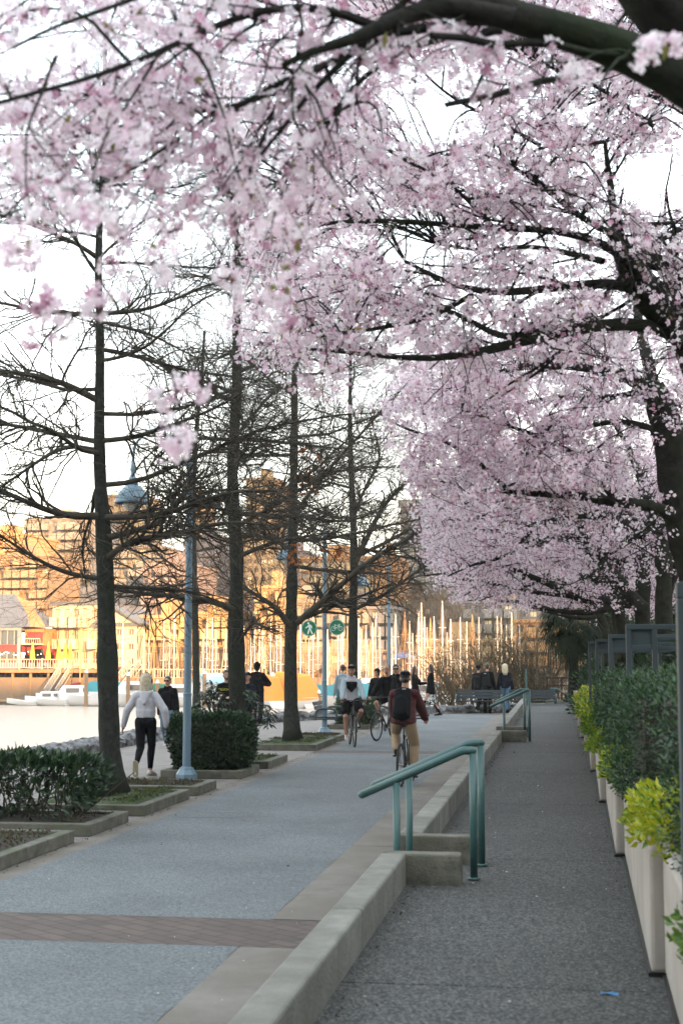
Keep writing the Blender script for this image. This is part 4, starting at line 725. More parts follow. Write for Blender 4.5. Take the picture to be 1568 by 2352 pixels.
xa = P(1005, 1500, 54)[0]; xb = P(1140, 1500, 54)[0]; xc = P(1290, 1500, 54)[0]
thicket('twiggy olive thicket left of the two friends behind the bench', xa, xb, 53.8, lambda x: 2.1+1.0*min(1, (x-xa)/1.5), 70, 2600, 1)
thicket('taller twiggy thicket between the blonde woman behind the bench and the palm', xb, xc, 54.2, lambda x: 3.3, 95, 2600, 2)
b = MB()
# ---------------------------------------------------------------- fan palm
def palm():
    c = P(1314, 1560, 43.5); t = thing('fan_palm', 'fan palm with drooping dead fronds at the far end of the right planter', 'palm tree', (c[0], 43.5, .86)); H = 2.15
    b = MB(); s = np.linspace(0, 1, 14); b.tube([(.03*math.sin(v*4), 0, v*H) for v in s], .15+.03*np.sin(s*40), 12); b.build('trunk', M['cbark'], t, smooth=True)
    def frond(b, a, el, L, dead):
        d = np.array([math.cos(a)*math.cos(el), math.sin(a)*math.cos(el), math.sin(el)]); o = np.array([0, 0, H-(.2 if dead else 0)]); tip = o+d*L*.5; b.bar(o, tip, .02, .012)
        side = unit(np.cross(d, [0, 0, 1])); up = np.cross(side, d); roll = rng.normal(0, .5); side = side*math.cos(roll)+up*math.sin(roll)
        for k in np.linspace(-1.35, 1.35, 19):
            v = d*math.cos(k)+side*math.sin(k); wv = unit(np.cross(v, up))*.018; q = [tip+v*L*.5*u+np.array([0, 0, -.62*L*u*u*(.6+.4*rng.random())]) for u in (0, .35, .7, 1.)]
            b.add([q[0], q[1]+wv, q[1]-wv, q[2]+wv*.8, q[2]-wv*.8, q[3]], [[0, 1, 2], [5, 4, 3]]); b.add([q[1]+wv, q[1]-wv, q[2]-wv*.8, q[2]+wv*.8], np.array([[0, 1, 2, 3]]))
    b = MB()
    for k in range(60): frond(b, rng.uniform(0, 6.28), rng.uniform(-.95, 1.1), rng.uniform(.9, 1.4), False)
    b.build('green_fronds', mat('palm_leaf', (.018, .034, .014, 1), .7, spec=.2, trans=.1), t); b = MB()
    for k in range(12): frond(b, rng.uniform(0, 6.28), rng.uniform(-1.55, -1.3), rng.uniform(.5, 1.15), True)
    b.build('dead_fronds', mat('palm_dead', (.16, .11, .06, 1), .8, trans=.2), t)
palm()
# dark evergreen shrubs behind the cherry trunks
for x_, Y_, w_, h_, lb in [(1640, 19.5, 3.2, 2.6, 'dark evergreen mass behind the third cherry trunk at the right edge'), (1550, 30, 4.2, 3.1, 'dark evergreen shrub between the fourth cherry trunk and the right edge'), (1450, 42, 6.0, 3.3, 'dark evergreen shrub at the far back of the right planter'), (1360, 47, 2.2, 1.5, 'light green upright shrub behind the farthest steel frame')]:
    c = P(x_, 1500, Y_); mound('evergreen_shrub', lb, c[0]+w_*.25, Y_, .9, w_*.5, 1.4, h_, 12000, .12, M['bleafs'], p=(.6, .33, .07), group='evergreens behind the cherry trunks')
# fallen petals and leaves on the walk and path
b = MB(); n = 260; C = np.stack([rng.uniform(-1.0, .4, n), rng.uniform(3, 40, n), np.full(n, .304)], 1); C2 = np.stack([rng.uniform(-4.9, -1.4, n), rng.uniform(5, 45, n), np.full(n, .011)], 1); leaves(b, np.concatenate([C, C2]), .014, 1, up=0, mats=np.zeros(2*n, int))
v = np.concatenate(b.v); v[:, 2] = np.where(v[:, 0] > -1.09, .3065, .011)+rng.random(len(v))*.004; b.v = [v]; tag(b.build('fallen_petals', M['petal1']), 'pale petals scattered on the path and the raised walk', 'petals', kind='stuff')
b = MB(); C = np.concatenate([np.stack([-1.04+np.abs(rng.normal(0, .03, 500)), rng.uniform(2, 50, 500), np.full(500, .306)], 1), np.stack([-4.93+np.abs(rng.normal(0, .06, 500)), rng.uniform(8, 48, 500), np.full(500, .012)], 1), np.stack([rng.uniform(.36, .45, 250), rng.uniform(4, 48, 250), np.full(250, .306)], 1), np.stack([rng.uniform(-4.9, .3, 60), rng.uniform(6, 40, 60), np.full(60, .012)], 1)]); C[(C[:, 0] > -1.09), 2] = .308
leaves(b, C, .022, 1, up=.1); v = b.v[0]; v[:, 2] = np.maximum(v[:, 2], np.where(v[:, 0] > -1.09, .305, .008)); tag(b.build('leaf_litter', mat('leaf_litter', (.055, .035, .02, 1), .9)), 'dark leaf litter gathered along the wall foot and kerbs', 'litter', kind='stuff')
# ================================================================ lamp posts
def lamp(px, py, Y, label, signs=False):
    t = thing('street_lamp', label, 'street lamp', (G(px, py)[0], Y, 0), group='pale blue gooseneck lamp posts')
    b = MB(); b.lathe([(.175, 0), (.175, .09), (.165, .10), (.12, .165), (.115, .185), (.085, .20), (.075, .21)], 8); b.build('base', M['lampblue'], t, bevel=.004)
    b = MB(); b.lathe([(.066, .2), (.064, 1.34), (.060, 1.34), (.052, 4.6), (.05, 5.0)], 18); b.build('pole', M['lampblue'], t, smooth=False)
    b = MB(); b.lathe([(.069, 1.30), (.069, 1.33), (.072, 1.335), (.072, 1.35), (.06, 1.36)], 18); b.build('collar', M['lampblue'], t); b = MB(); b.lathe([(.075, 4.98), (.085, 5.02), (.05, 5.1), (.03, 5.13)], 12); b.build('pole_cap', M['lampblue'], t)
    s = np.linspace(0, 1, 16); pts = []
    for v in s: a = v*math.pi*.86; pts.append((-.49+.49*math.cos(a), 0, 5.1+.52*math.sin(a)))
    pts.append((-.95, 0, 5.1)); b = MB(); b.tube(pts, .022, 8); b.bar((-.02, 0, 4.75), (-.45, 0, 5.55), .014, .014); b.build('arm', M['lampblue'], t, smooth=True)
    b = MB(); cx = -.95; b.lathe([(.03, 5.1), (.034, 5.0), (.05, 4.96), (.028, 4.9), (.05, 4.84), (.085, 4.76), (.09, 4.70)], 16, (cx, 0, 0)); b.build('lamp_neck', M['lampblue'], t, smooth=True)
    b = MB(); b.lathe([(.09, 4.70), (.15, 4.66), (.22, 4.58), (.265, 4.49), (.285, 4.43), (.29, 4.40), (.275, 4.40), (.25, 4.47)], 28, (cx, 0, 0)); b.build('lamp_shade', M['lampblue'], t, smooth=True)
    b = MB(); b.lathe([(.02, 4.44), (.12, 4.42), (.17, 4.37), (.12, 4.30), (.02, 4.27)], 16, (cx, 0, 0)); b.build('bulb_glass', mat('opal_glass', (.7, .7, .66, 1), .2), t, smooth=True)
    return t
lamp(428.5, 1791, 22.14, 'nearest pale blue lamp post, standing right of the blonde walker')
lamp(745, 1689, 35.37, 'pale blue lamp post that carries the two round green signs')
p3_ = P(884, 1640, 48.6); lamp(884, 1645, 48.6, 'farthest pale blue lamp post, rising behind the cyclist in black')
# ================================================================ round signs (flat plates with raised pictograms)
M['sgreen'] = mat('sign_green', (.008, .15, .075, 1), .5, k=1); M['swhite'] = mat('sign_white', (.72, .80, .76, 1), .5, k=1)
def sign(px, py, name, label, kind):
    c = P(px, py, 35.25); t = thing(name, label, 'sign', tuple(c), group='round green path signs'); r = .203
    def cap(b, a, q, w): b.bar((a[0], -.011, a[1]), (q[0], -.011, q[1]), .003, w, up=(0, 0, 1)); 
    b = MB(); b.disc((0, 0, 0), r, 40, 'y', th=.006); b.build('plate', M['sgreen'], t)
    b = MB(); n = 40
    for i in range(n):
        a, c_ = 2*math.pi*i/n, 2*math.pi*(i+1)/n; ri, ro = r*.905, r*.955
        b.poly([(ro*math.cos(a), -.0045, ro*math.sin(a)), (ro*math.cos(c_), -.0045, ro*math.sin(c_)), (ri*math.cos(c_), -.0045, ri*math.sin(c_)), (ri*math.cos(a), -.0045, ri*math.sin(a))][::-1], [(ro*math.cos(a), -.0065, ro*math.sin(a)), (ro*math.cos(c_), -.0065, ro*math.sin(c_)), (ri*math.cos(c_), -.0065, ri*math.sin(c_)), (ri*math.cos(a), -.0065, ri*math.sin(a))][::-1])
    b.build('white_ring', M['swhite'], t)
    b = MB(); k = r/175.   # pictogram traced from the sign, 175 px radius
    def pl(pts): 
        A = [((x)*k, -.0045, -(y)*k) for x, y in pts]; B = [((x)*k, -.0068, -(y)*k) for x, y in pts]; b.poly(A, B)
    def ln(x0, y0, x1, y1, w):
        dx, dy = x1-x0, y1-y0; l = math.hypot(dx, dy); nx, ny = -dy/l*w/2, dx/l*w/2; pl([(x0+nx, y0+ny), (x1+nx, y1+ny), (x1-nx, y1-ny), (x0-nx, y0-ny)])
    def ring(cx, cy, ro, w):
        m_ = 28
        for i in range(m_):
            a, c_ = 2*math.pi*i/m_, 2*math.pi*(i+1)/m_; pl([(cx+ro*math.cos(a), cy+ro*math.sin(a)), (cx+ro*math.cos(c_), cy+ro*math.sin(c_)), (cx+(ro-w)*math.cos(c_), cy+(ro-w)*math.sin(c_)), (cx+(ro-w)*math.cos(a), cy+(ro-w)*math.sin(a))])
    if kind == 'walk':   # centre of the sign at (478,475) in the close view
        q = lambda L: [(x-478, y-475) for x, y in L]
        pl([(-20+21*math.cos(a), -108+21*math.sin(a)) for a in np.linspace(0, 2*math.pi, 20, endpoint=False)])
        pl(q([(462, 392), (490, 390), (515, 402), (520, 430), (508, 480), (520, 498), (470, 498), (468, 445), (452, 420)])); pl(q([(455, 402), (470, 430), (458, 450), (402, 482), (390, 462), (440, 430)]))
        pl(q([(500, 394), (534, 414), (545, 478), (522, 480), (514, 436), (500, 424)])); pl(q([(466, 490), (492, 498), (482, 535), (462, 604), (440, 603), (446, 545)])); pl(q([(490, 492), (518, 492), (562, 598), (538, 606), (502, 540)]))
    else:
        q0 = (1068, 465); ring(990-q0[0], 488-q0[1], 50, 8); ring(1145-q0[0], 488-q0[1], 50, 8)
        for x0, y0, x1, y1 in ((990, 488, 1024, 420), (1024, 420, 1112, 420), (1024, 412, 1048, 488), (1048, 488, 990, 488), (1048, 488, 1116, 424), (1110, 400, 1148, 490), (1008, 404, 1042, 404), (1024, 404, 1028, 422), (1100, 398, 1132, 398), (1132, 398, 1138, 404)): ln(x0-q0[0], y0-q0[1], x1-q0[0], y1-q0[1], 8)
    b.build('walking_figure' if kind == 'walk' else 'bicycle_symbol', M['swhite'], t)
    s = 1 if kind == 'walk' else -1; b = MB(); b.box(*sorted((s*.12, s*.30)), .012, .022, -.035, .035); b.box(*sorted((s*.225, s*.30)), .01, .16, -.028, -.018); b.box(*sorted((s*.225, s*.30)), .01, .16, .018, .028); b.build('bracket', M['chrome'], t)
sign(710, 1443, 'pedestrian_sign', 'round green sign with a white walking figure, left of the lamp post', 'walk')
sign(773.5, 1441, 'bicycle_sign', 'round green sign with a white bicycle, right of the lamp post', 'bike')
# ================================================================ benches
M['benchslat'] = mat('bench_slat_paint', (.022, .034, .042, 1), .6, spec=.3)
def bench(loc, rz, L, label):
    t = thing('park_bench', label, 'bench', loc, rz, 'slatted park benches with tube frames')
    for x in (-L/2, L/2):
        pts = [(x, -.30, 0), (x, -.30, .58), (x, -.27, .64), (x, -.2, .66), (x, .12, .66), (x, .20, .64), (x, .24, .58), (x, .24, 0)]; b = MB(); b.tube(resample(pts, 26), .028, 10); b.bar((x, -.3, .40), (x, .24, .40), .04, .03); b.build('armrest_frame', M['steel'], t, smooth=False)
    b = MB()
    for k in range(5): b.box(-L/2, L/2, -.26+k*.095, -.18+k*.095, .43, .46)
    b.build('seat', M['benchslat'], t, bevel=.004); b = MB()
    for k in range(3): z = .52+k*.105; b.add([(-L/2+.02, .20+k*.035, z), (L/2-.02, .20+k*.035, z), (L/2-.02, .23+k*.035, z+.09), (-L/2+.02, .23+k*.035, z+.09), (-L/2+.02, .225+k*.035, z), (L/2-.02, .225+k*.035, z), (L/2-.02, .255+k*.035, z+.09), (-L/2+.02, .255+k*.035, z+.09)], np.array([[0,1,2,3],[7,6,5,4],[0,4,5,1],[3,2,6,7],[0,3,7,4],[1,5,6,2]]))
    b.build('backrest', M['benchslat'], t); return t
bench((P(1100, 1640, 49.75)[0], 49.75, 0), 0, 1.55, 'left of the two dark blue-grey benches at the end of the path')
bench((P(1222, 1640, 50.3)[0], 50.3, 0), 0, 1.65, 'right of the two dark benches, behind the end of the low wall')
bench((-5.75, 36.1, 0), R(90), 1.6, 'bench seen end-on beside the cyclist in the white jacket')
# stainless bollard-like shade of the gutter: manhole cover and tree-side weeds are left to the ground
# ================================================================ people
_s = bmesh.new(); bmesh.ops.create_icosphere(_s, subdivisions=2, radius=1); SPH = np.array([v.co[:] for v in _s.verts]); _s.free()
def E3(r): return np.array([r, r, r]) if np.isscalar(r) else np.array(r, float)
def hull(p0, r0, p1=None, r1=None):
    V = SPH*E3(r0)+np.array(p0, float)
    if p1 is not None: V = np.concatenate([V, SPH*E3(r1)+np.array(p1, float)])
    return V
def blob(name, prims, m, parent, voxel=.011, smooth=3, keep=None):
    bm = bmesh.new()
    for V in prims:
        t = bmesh.new(); vs_ = [t.verts.new(v) for v in V]; r = bmesh.ops.convex_hull(t, input=vs_)
        bmesh.ops.delete(t, geom=[v for v in t.verts if not v.link_faces], context='VERTS'); me_ = bpy.data.meshes.new('t'); t.to_mesh(me_); t.free(); bm.from_mesh(me_); bpy.data.meshes.remove(me_)
    me = bpy.data.meshes.new(name); bm.to_mesh(me); bm.free(); o = bpy.data.objects.new(name, me); COL.objects.link(o)
    rm = o.modifiers.new('r', 'REMESH'); rm.mode = 'VOXEL'; rm.voxel_size = voxel; rm.use_smooth_shade = True
    if smooth: sm = o.modifiers.new('s', 'SMOOTH'); sm.iterations = smooth; sm.factor = .5
    dg = bpy.context.evaluated_depsgraph_get(); dg.update(); m2 = bpy.data.meshes.new_from_object(o.evaluated_get(dg)); o.modifiers.clear(); o.data = m2; bpy.data.meshes.remove(me); m2.name = name
    m2.polygons.foreach_set('use_smooth', np.ones(len(m2.polygons), bool)); m2.materials.clear(); m2.materials.append(m); o.parent = parent; return o
def ik(a, b, l1, l2, hint):
    a = np.array(a, float); b = np.array(b, float); d = b-a; L = np.linalg.norm(d)
    if L > (l1+l2)*.999: b = a+d/L*(l1+l2)*.999; d = b-a; L = np.linalg.norm(d)
    x = (l1*l1-l2*l2+L*L)/(2*L); h = math.sqrt(max(0, l1*l1-x*x)); u = d/L; hv = np.array(hint, float); hv -= u*(hv@u); hv /= np.linalg.norm(hv)+1e-9
    return a+u*x+hv*h, b
SKIN = mat('skin_light', (.50, .27, .19, 1), .5, c2=(.56, .32, .23, 1), ns=8); SKIN2 = mat('skin_tan', (.36, .19, .13, 1), .5, c2=(.42, .23, .16, 1), ns=8)
C_ = lambda n, c, r=.9, **k: mat(n, c+(1,), r, spec=.12, bump=.9, bs=8, **k)
CL = {'hoodie': C_('heather_grey_fleece', (.58, .58, .64), c2=(.68, .68, .73, 1), ns=20), 'blackleg': C_('black_leggings', (.005, .006, .010), .8), 'black': C_('black_cloth', (.006, .006, .008)), 'navy': C_('navy_cloth', (.008, .011, .020)), 'jeans': C_('blue_grey_denim', (.10, .15, .20), c2=(.14, .19, .25, 1), ns=8),
      'bluejeans': C_('blue_denim', (.12, .24, .38), c2=(.18, .30, .45, 1), ns=8), 'khaki': C_('khaki_cotton', (.42, .31, .20), c2=(.48, .36, .24, 1), ns=6), 'white': C_('white_nylon', (.62, .62, .68)), 'ice': C_('ice_blue_nylon', (.40, .49, .55)), 'grey': C_('charcoal_cloth', (.012, .014, .017)), 'ltblue': C_('pale_blue_shirt', (.30, .37, .41)),
      'blonde': mat('blonde_hair', (.40, .32, .20, 1), .5, k=.9, c2=(.60, .53, .40, 1), ns=30, bump=.8, bs=60), 'dark': mat('dark_hair', (.018, .012, .010, 1), .4, c2=(.035, .024, .018, 1), ns=20), 'brown': mat('brown_hair', (.05, .026, .016, 1), .45), 'shoe': C_('white_shoe', (.66, .64, .66), .5), 'bshoe': C_('black_shoe', (.008, .008, .009), .7),
      'sole': mat('worn_gum_sole', (.34, .31, .18, 1), .7), 'yellow': mat('yellow_print', (.62, .60, .05, 1), .6), 'lens': mat('dark_lens', (.005, .005, .006, 1), .08), 'sock': C_('pale_sock', (.42, .40, .28))}
def checker_cloth():
    m = mat('red_plaid', (.22, .012, .02, 1), .85, bump=.3, bs=12); n = m.node_tree; tc = n.nodes.new('ShaderNodeTexCoord'); w1 = n.nodes.new('ShaderNodeTexChecker'); w1.inputs['Scale'].default_value = 30; w1.inputs[1].default_value = (.085, .006, .011, 1); w1.inputs[2].default_value = (.022, .004, .006, 1); n.links.new(tc.outputs['Object'], w1.inputs[0]); n.links.new(w1.outputs[0], n.nodes['Principled BSDF'].inputs['Base Color']); return m
CL['plaid'] = checker_cloth()
sk = C_('black_white_print', (.02, .02, .02), c2=(.75, .75, .73, 1), ns=14, thr=(.49, .52)); CL['print'] = sk
def person(label, pos, rz, H=1.7, top='black', bottom='jeans', shoes='shoe', hair='short', hairm='dark', skin=None, pel=(0, 0, .95), lean=0., head_turn=0., hL=None, hR=None, eL=(-.5, -1, -.2), eR=(.5, -1, -.2), fL=(-.09, .0, .085), fR=(.09, .0, .085), tL=(0, 1, -.05), tR=(0, 1, -.05), kL=(0, 1, 0), kR=(0, 1, 0),
           sleeves='long', legs='long', puff=.0, crop=0, glasses=False, cap=None, hood=None, pack=None, coat=0, beard=False, phones=False, grip=False, fine=.0085, skirt=None, name='person', extra=None):
    t = thing(name, label, 'person', pos, rz); t.scale = (H/1.75,)*3; skin = skin or SKIN; pel = np.array(pel, float); cl, sl = math.cos(lean), math.sin(lean)
    def U(x, y, z, k=1.):   # torso frame: offset from the pelvis, leaned forward
        y2 = y*math.cos(lean*k)+z*math.sin(lean*k); z2 = z*math.cos(lean*k)-y*math.sin(lean*k); return pel+np.array([x, y2, z2])
    neck = U(0, -.01, .50); hd = neck+np.array([0, .02+.06*sl, .175]); ct, st = math.cos(head_turn), math.sin(head_turn)
    def Hd(x, y, z): return hd+np.array([x*ct-y*st, x*st+y*ct, z])*1.06
    SH = {-1: U(-.162, -.005, .415), 1: U(.162, -.005, .415)}; HP = {-1: pel+[-.09, 0, -.02], 1: pel+[.09, 0, -.02]}
    hands = {-1: hL if hL is not None else (-.27, .06, .80), 1: hR if hR is not None else (.27, .06, .80)}; eh = {-1: eL, 1: eR}; ft = {-1: fL, 1: fR}; toe = {-1: tL, 1: tR}; kh = {-1: kL, 1: kR}
    AR = {}; LG = {}
    for s in (-1, 1): AR[s] = ik(SH[s], hands[s], .30, .27, eh[s]); LG[s] = ik(HP[s], ft[s], .445, .425, kh[s])
    B = [hull(Hd(0, .0, .02), (.079, .098, .098), Hd(0, .03, -.055), (.056, .060, .053)), hull(neck-[0, 0, .06], .058, hd-[0, .005, .05], .052), hull(Hd(0, .092, -.012), (.010, .010, .01), Hd(0, .108, -.025), (.014, .012, .010)), hull(Hd(0, .088, .028), (.045, .012, .008)), hull(Hd(0, .082, -.06), (.024, .012, .012))]
    for s in (-1, 1): B += [hull(Hd(.077*s, -.005, -.01), (.012, .022, .032))]
    B += [hull(U(0, 0, .35), (.150, .10, .08), U(0, 0, .16), (.130, .09, .07)), hull(U(0, 0, .16), (.135, .09, .07), pel, (.155, .105, .10)), hull(SH[-1], .05, SH[1], .05), hull(neck-[0, 0, .04], .055, SH[-1], .045), hull(neck-[0, 0, .04], .055, SH[1], .045)]
    for s in (-1, 1):
        e, wv = AR[s]; B += [hull(SH[s], .050, e, .038), hull(e, .038, wv, .026)]; d = unit(wv-e)
        # hand: palm, four bent fingers, thumb from the side of the palm
        dn = np.array([0, .25, -1.]) if grip else d*.85+np.array([0, .15, -.1]); dd = unit(d*.55+np.array([0, .5, -.15])) if grip else unit(d+np.array([0, .08, 0])); nrm = unit(np.cross(dd, [0, 1, 0]) if abs(dd[1]) < .9 else np.array([0, 0, -1.]))
        if grip: ax = np.array([s*1., 0, 0]); nrm = unit(np.cross(ax, dd))*(1 if np.cross(ax, dd)[2] < 0 else -1)
        else: ax = np.array([0, 1., 0]); ax = unit(ax-dd*(ax@dd)); nrm = unit(np.cross(dd, ax)); nrm = nrm*(-s if nrm[0] > 0 else s)*1.
        p0 = wv; p1 = wv+dd*.075; B += [hull(p0, (.024, .024, .022), p1-ax*.020, .013), hull(p0, .020, p1+ax*.022, .013), hull(p1-ax*.028, .012, p1+ax*.028, .012)]
        for q, (o_, L) in enumerate(zip((-.031, -.011, .011, .030), (.066, .076, .080, .070))):
            k0 = p1+ax*o_; k1 = k0+unit(dd+nrm*(.9 if grip else .18))*L*.5; k2 = k1+unit(dd*(-.2 if grip else .8)+nrm*(1. if grip else .6))*L*.5; B += [hull(k0, .0095, k1, .0088), hull(k1, .0088, k2, .0078)]
        th0 = p0+dd*.025+ax*.022; th1 = th0+unit(ax*.75+dd*.7+nrm*.3)*.035; th2 = th1+unit(dd+nrm*.5)*.03; B += [hull(th0, .013, th1, .011), hull(th1, .011, th2, .009)]
        k, a = LG[s]; cf = k+(a-k)*.3; bk = -unit(np.array(toe[s])+[0, 0, .05]); B += [hull(HP[s], .088, k, .056), hull(k, .054, cf+bk*.012, .056), hull(cf+bk*.012, .056, a, .034), hull(a, .034, a+unit(np.array(toe[s]))*.14-[0, 0, .045], (.036, .045, .022))]
    blob('body', B, skin, t, fine)
    # --- clothes
    j = .016+puff
    T = [hull(U(0, 0, .345), (.146+j, .10+j, .085), U(0, 0, .17), (.136+j*1.1, .095+j, .08)), hull(SH[-1]+[0, 0, -.005], .052+j*.7, SH[1]+[0, 0, -.005], .052+j*.7), hull(neck-[0, 0, .04], .058+j*.5, SH[-1], .048+j*.7), hull(neck-[0, 0, .04], .058+j*.5, SH[1], .048+j*.7)]
    if not crop: T += [hull(U(0, 0, .17), (.140+j*1.1, .095+j, .08), pel+[0, 0, -.03-coat*.5], (.168+j, .118+j, .07))]
    else: T += [hull(U(0, 0, .17), (.150+j, .105+j, .06), U(0, 0, .06), (.150+j*.6, .105+j*.6, .03))]
    if coat: T += [hull(pel, (.165+j, .12+j, .06), pel+[0, 0, -coat], (.185+j, .14+j, .03))]
    Sv = []
    for s in (-1, 1):
        e, wv = AR[s]; Sv += [hull(SH[s], .054+j*.8, e, .044+j*.9)]
        if sleeves == 'long': Sv += [hull(e, .044+j*.9, wv-unit(wv-e)*.005, .031+j*.75), hull(wv-unit(wv-e)*.03, .035+j*.5, wv, .030+j*.4)]
    if hood == 'down': T += [hull(neck+[-.085, -.035, -.015], (.05, .05, .035), neck+[.085, -.035, -.015], (.05, .05, .035)), hull(neck+[0, -.08, -.03], (.11, .05, .045), U(0, -.15, .30), (.035, .03, .03))]
    if hood == 'up': T += [hull(Hd(0, -.015, .035), (.104, .115, .10), Hd(0, -.03, -.07), (.082, .085, .06))]
    if hood == 'collar': T += [hull(neck+[-.055, .0, .02], (.05, .07, .045), neck+[.055, 0, .02], (.05, .07, .045))]
    two = isinstance(top, tuple); blob('jacket' if sleeves == 'long' else 'shirt', T+([] if two else Sv), CL[top[0] if two else top], t, .0105, 4)
    if two:
        blob('sleeves', Sv, CL[top[1]], t, .011, 4)
        blob('yoke', [hull(SH[-1]+[.0, 0, .005], .066, SH[1]+[.0, 0, .005], .066), np.concatenate([hull(U(-.11, .075, .38), (.05, .055, .05), U(.11, .075, .38), (.05, .055, .05)), hull(U(0, .095, .21), (.02, .045, .02))])], CL[top[2]], t, .010, 3)
    jb = .012+ (0 if bottom == 'blackleg' else .012); Pn = [hull(pel+[0, 0, .04], (.150+jb*.6, .105+jb, .05), pel+[0, 0, -.04], (.165+jb*.5, .118+jb, .07))] if not skirt else []
    if bottom == 'blackleg': Pn += [hull(pel+[-.07, -.045, -.03], (.085, .085, .10)), hull(pel+[.07, -.045, -.03], (.085, .085, .10))]
    if not skirt:
        for s in (-1, 1):
            k, a = LG[s]; cf = k+(a-k)*.3; bk = -unit(np.array(toe[s])+[0, 0, .05])
            if legs == 'long': Pn += [hull(HP[s], .090+jb, k, .058+jb), hull(k, .056+jb, cf+bk*.012, .057+jb*.8), hull(cf+bk*.012, .057+jb*.8, a+(k-a)*(.14 if bottom in ('blackleg', 'khaki') else .05), .040+jb*(.4 if bottom == 'blackleg' else 1.3))]
            elif legs == 'short': m_ = HP[s]+(k-HP[s])*.72; Pn += [hull(HP[s], .098+jb, m_, .082+jb)]
    else: Pn = [hull(pel+[0, 0, .05], (.16, .12, .04), pel+[0, 0, -.52], (.24, .20, .04))]
    blob('skirt' if skirt else ('shorts' if legs == 'short' else 'trousers'), Pn, CL[bottom], t, .0105, 3)
    if skirt:
        for s in (-1, 1): k, a = LG[s]; blob('stocking', [hull(k, .06, a, .042)], CL['black'], t, .011, 2)
    for s in (-1, 1):
        k, a = LG[s]; f = unit(np.array(toe[s])); dn = unit(np.cross(f, [1, 0, 0])); dn = dn if dn[2] < 0 else -dn
        blob('shoe', [hull(a-f*.035+dn*.035, (.038, .038, .036), a+f*.15+dn*.052, (.043, .043, .026)), hull(a+dn*.01, (.043, .045, .045), a+f*.07+dn*.035, (.04, .04, .03))], CL[shoes], t, .009, 2)
        b = MB(); sd = unit(np.cross(f, dn)); q = [(-.075, .030), (-.03, .038), (.06, .040), (.14, .046), (.19, .03), (.205, 0), (.19, -.03), (.14, -.046), (.06, -.040), (-.03, -.038), (-.075, -.030), (-.085, 0)]
        b.poly([a+f*x+sd*y+dn*.066 for x, y in q], [a+f*x+sd*y+dn*.088 for x, y in q]); b.build('sole', CL['sole'] if shoes == 'shoe' and name == 'person' and bottom == 'blackleg' else CL[shoes], t)
    # --- hair, head-wear
    hm = CL[hairm]
    if hood != 'up':
        if hair == 'short': blob('hair', [hull(Hd(0, -.010, .044), (.087, .101, .092)), hull(Hd(0, -.035, -.02), (.078, .070, .06)), hull(Hd(0, .02, .085), (.06, .065, .035))], hm, t, .009, 2)
        elif hair == 'buzz': blob('hair', [hull(Hd(0, -.016, .032), (.083, .094, .091))], hm, t, .009, 2)
        elif hair == 'long': blob('hair', [hull(Hd(0, -.02, .03), (.091, .098, .098)), hull(Hd(0, -.045, .0), (.090, .078, .07), Hd(0, -.085, -.23), (.080, .035, .05)), hull(Hd(-.045, -.04, -.05), (.045, .05, .05), Hd(-.05, -.06, -.22), (.035, .03, .035)), hull(Hd(.045, -.04, -.05), (.045, .05, .05), Hd(.05, -.06, -.24), (.035, .03, .03))], hm, t, .009, 2)
        if hair == 'long':
            sb = MB()
            for k in range(44):
                a = (k/43-.5)*3.6+rng.normal(0, .05); rr_ = .092+rng.random()*.006; ex, ey = rr_*math.sin(a), -rr_*math.cos(a)*.9; dz = -.25+rng.normal(0, .02); sb.tube([Hd(ex*.35, ey*.35-.01, .128), Hd(ex*.9, ey*.9, .075), Hd(ex, ey, -.01), Hd(ex*.97, min(ey, -.03)-.01, -.12), Hd(ex*.9+rng.normal(0, .006), min(ey, -.035)-.045, dz)], [.004, .008, .009, .008, .003], 5)
            sb.build('loose_hair', hm, t, smooth=True)
        elif hair == 'tied': blob('hair', [hull(Hd(0, -.010, .042), (.090, .101, .092)), hull(Hd(0, -.04, -.02), (.084, .07, .06)), hull(Hd(.02, -.10, .01), (.04, .045, .045)), hull(Hd(.075, -.03, .01), (.02, .04, .05))], hm, t, .009, 2)
    if beard: blob('beard', [hull(Hd(0, .062, -.085), (.050, .038, .035)), hull(Hd(-.05, .03, -.06), (.018, .035, .035)), hull(Hd(.05, .03, -.06), (.018, .035, .035)), hull(Hd(0, .088, -.048), (.028, .012, .008))], CL['dark'], t, .008, 2)
    for s in (-1, 1): b = MB(); c = Hd(.031*s, .079, .004); b.lathe([(.001, -.008), (.011, -.004), (.012, .0), (.011, .004), (.001, .008)], 8, tuple(c)); b.build('eye', CL['lens'], t)
    b = MB(); c0 = Hd(-.022, .092, -.058); c1 = Hd(.022, .092, -.058); b.bar(c0, c1, .010, .008); b.build('mouth', mat('lips', (.30, .10, .09, 1), .5) if 'lips' not in bpy.data.materials else bpy.data.materials['lips'], t)
    if glasses:
        b = MB()
        for s in (-1, 1): p_ = [Hd(s*.034+.030*math.cos(a), .094-.010*abs(s*.034+.030*math.cos(a))/.06, .004+.024*math.sin(a)) for a in np.linspace(0, 2*math.pi, 14, endpoint=False)]; fw_ = Hd(0, .006, 0)-hd; b.poly([q+fw_ for q in p_], p_)
        b.bar(Hd(-.01, .098, .01), Hd(.01, .098, .01), .006, .006)
        for s in (-1, 1): b.bar(Hd(s*.066, .088, .012), Hd(s*.080, -.01, .012), .006, .008)
        b.build('sunglasses', CL['lens'], t)
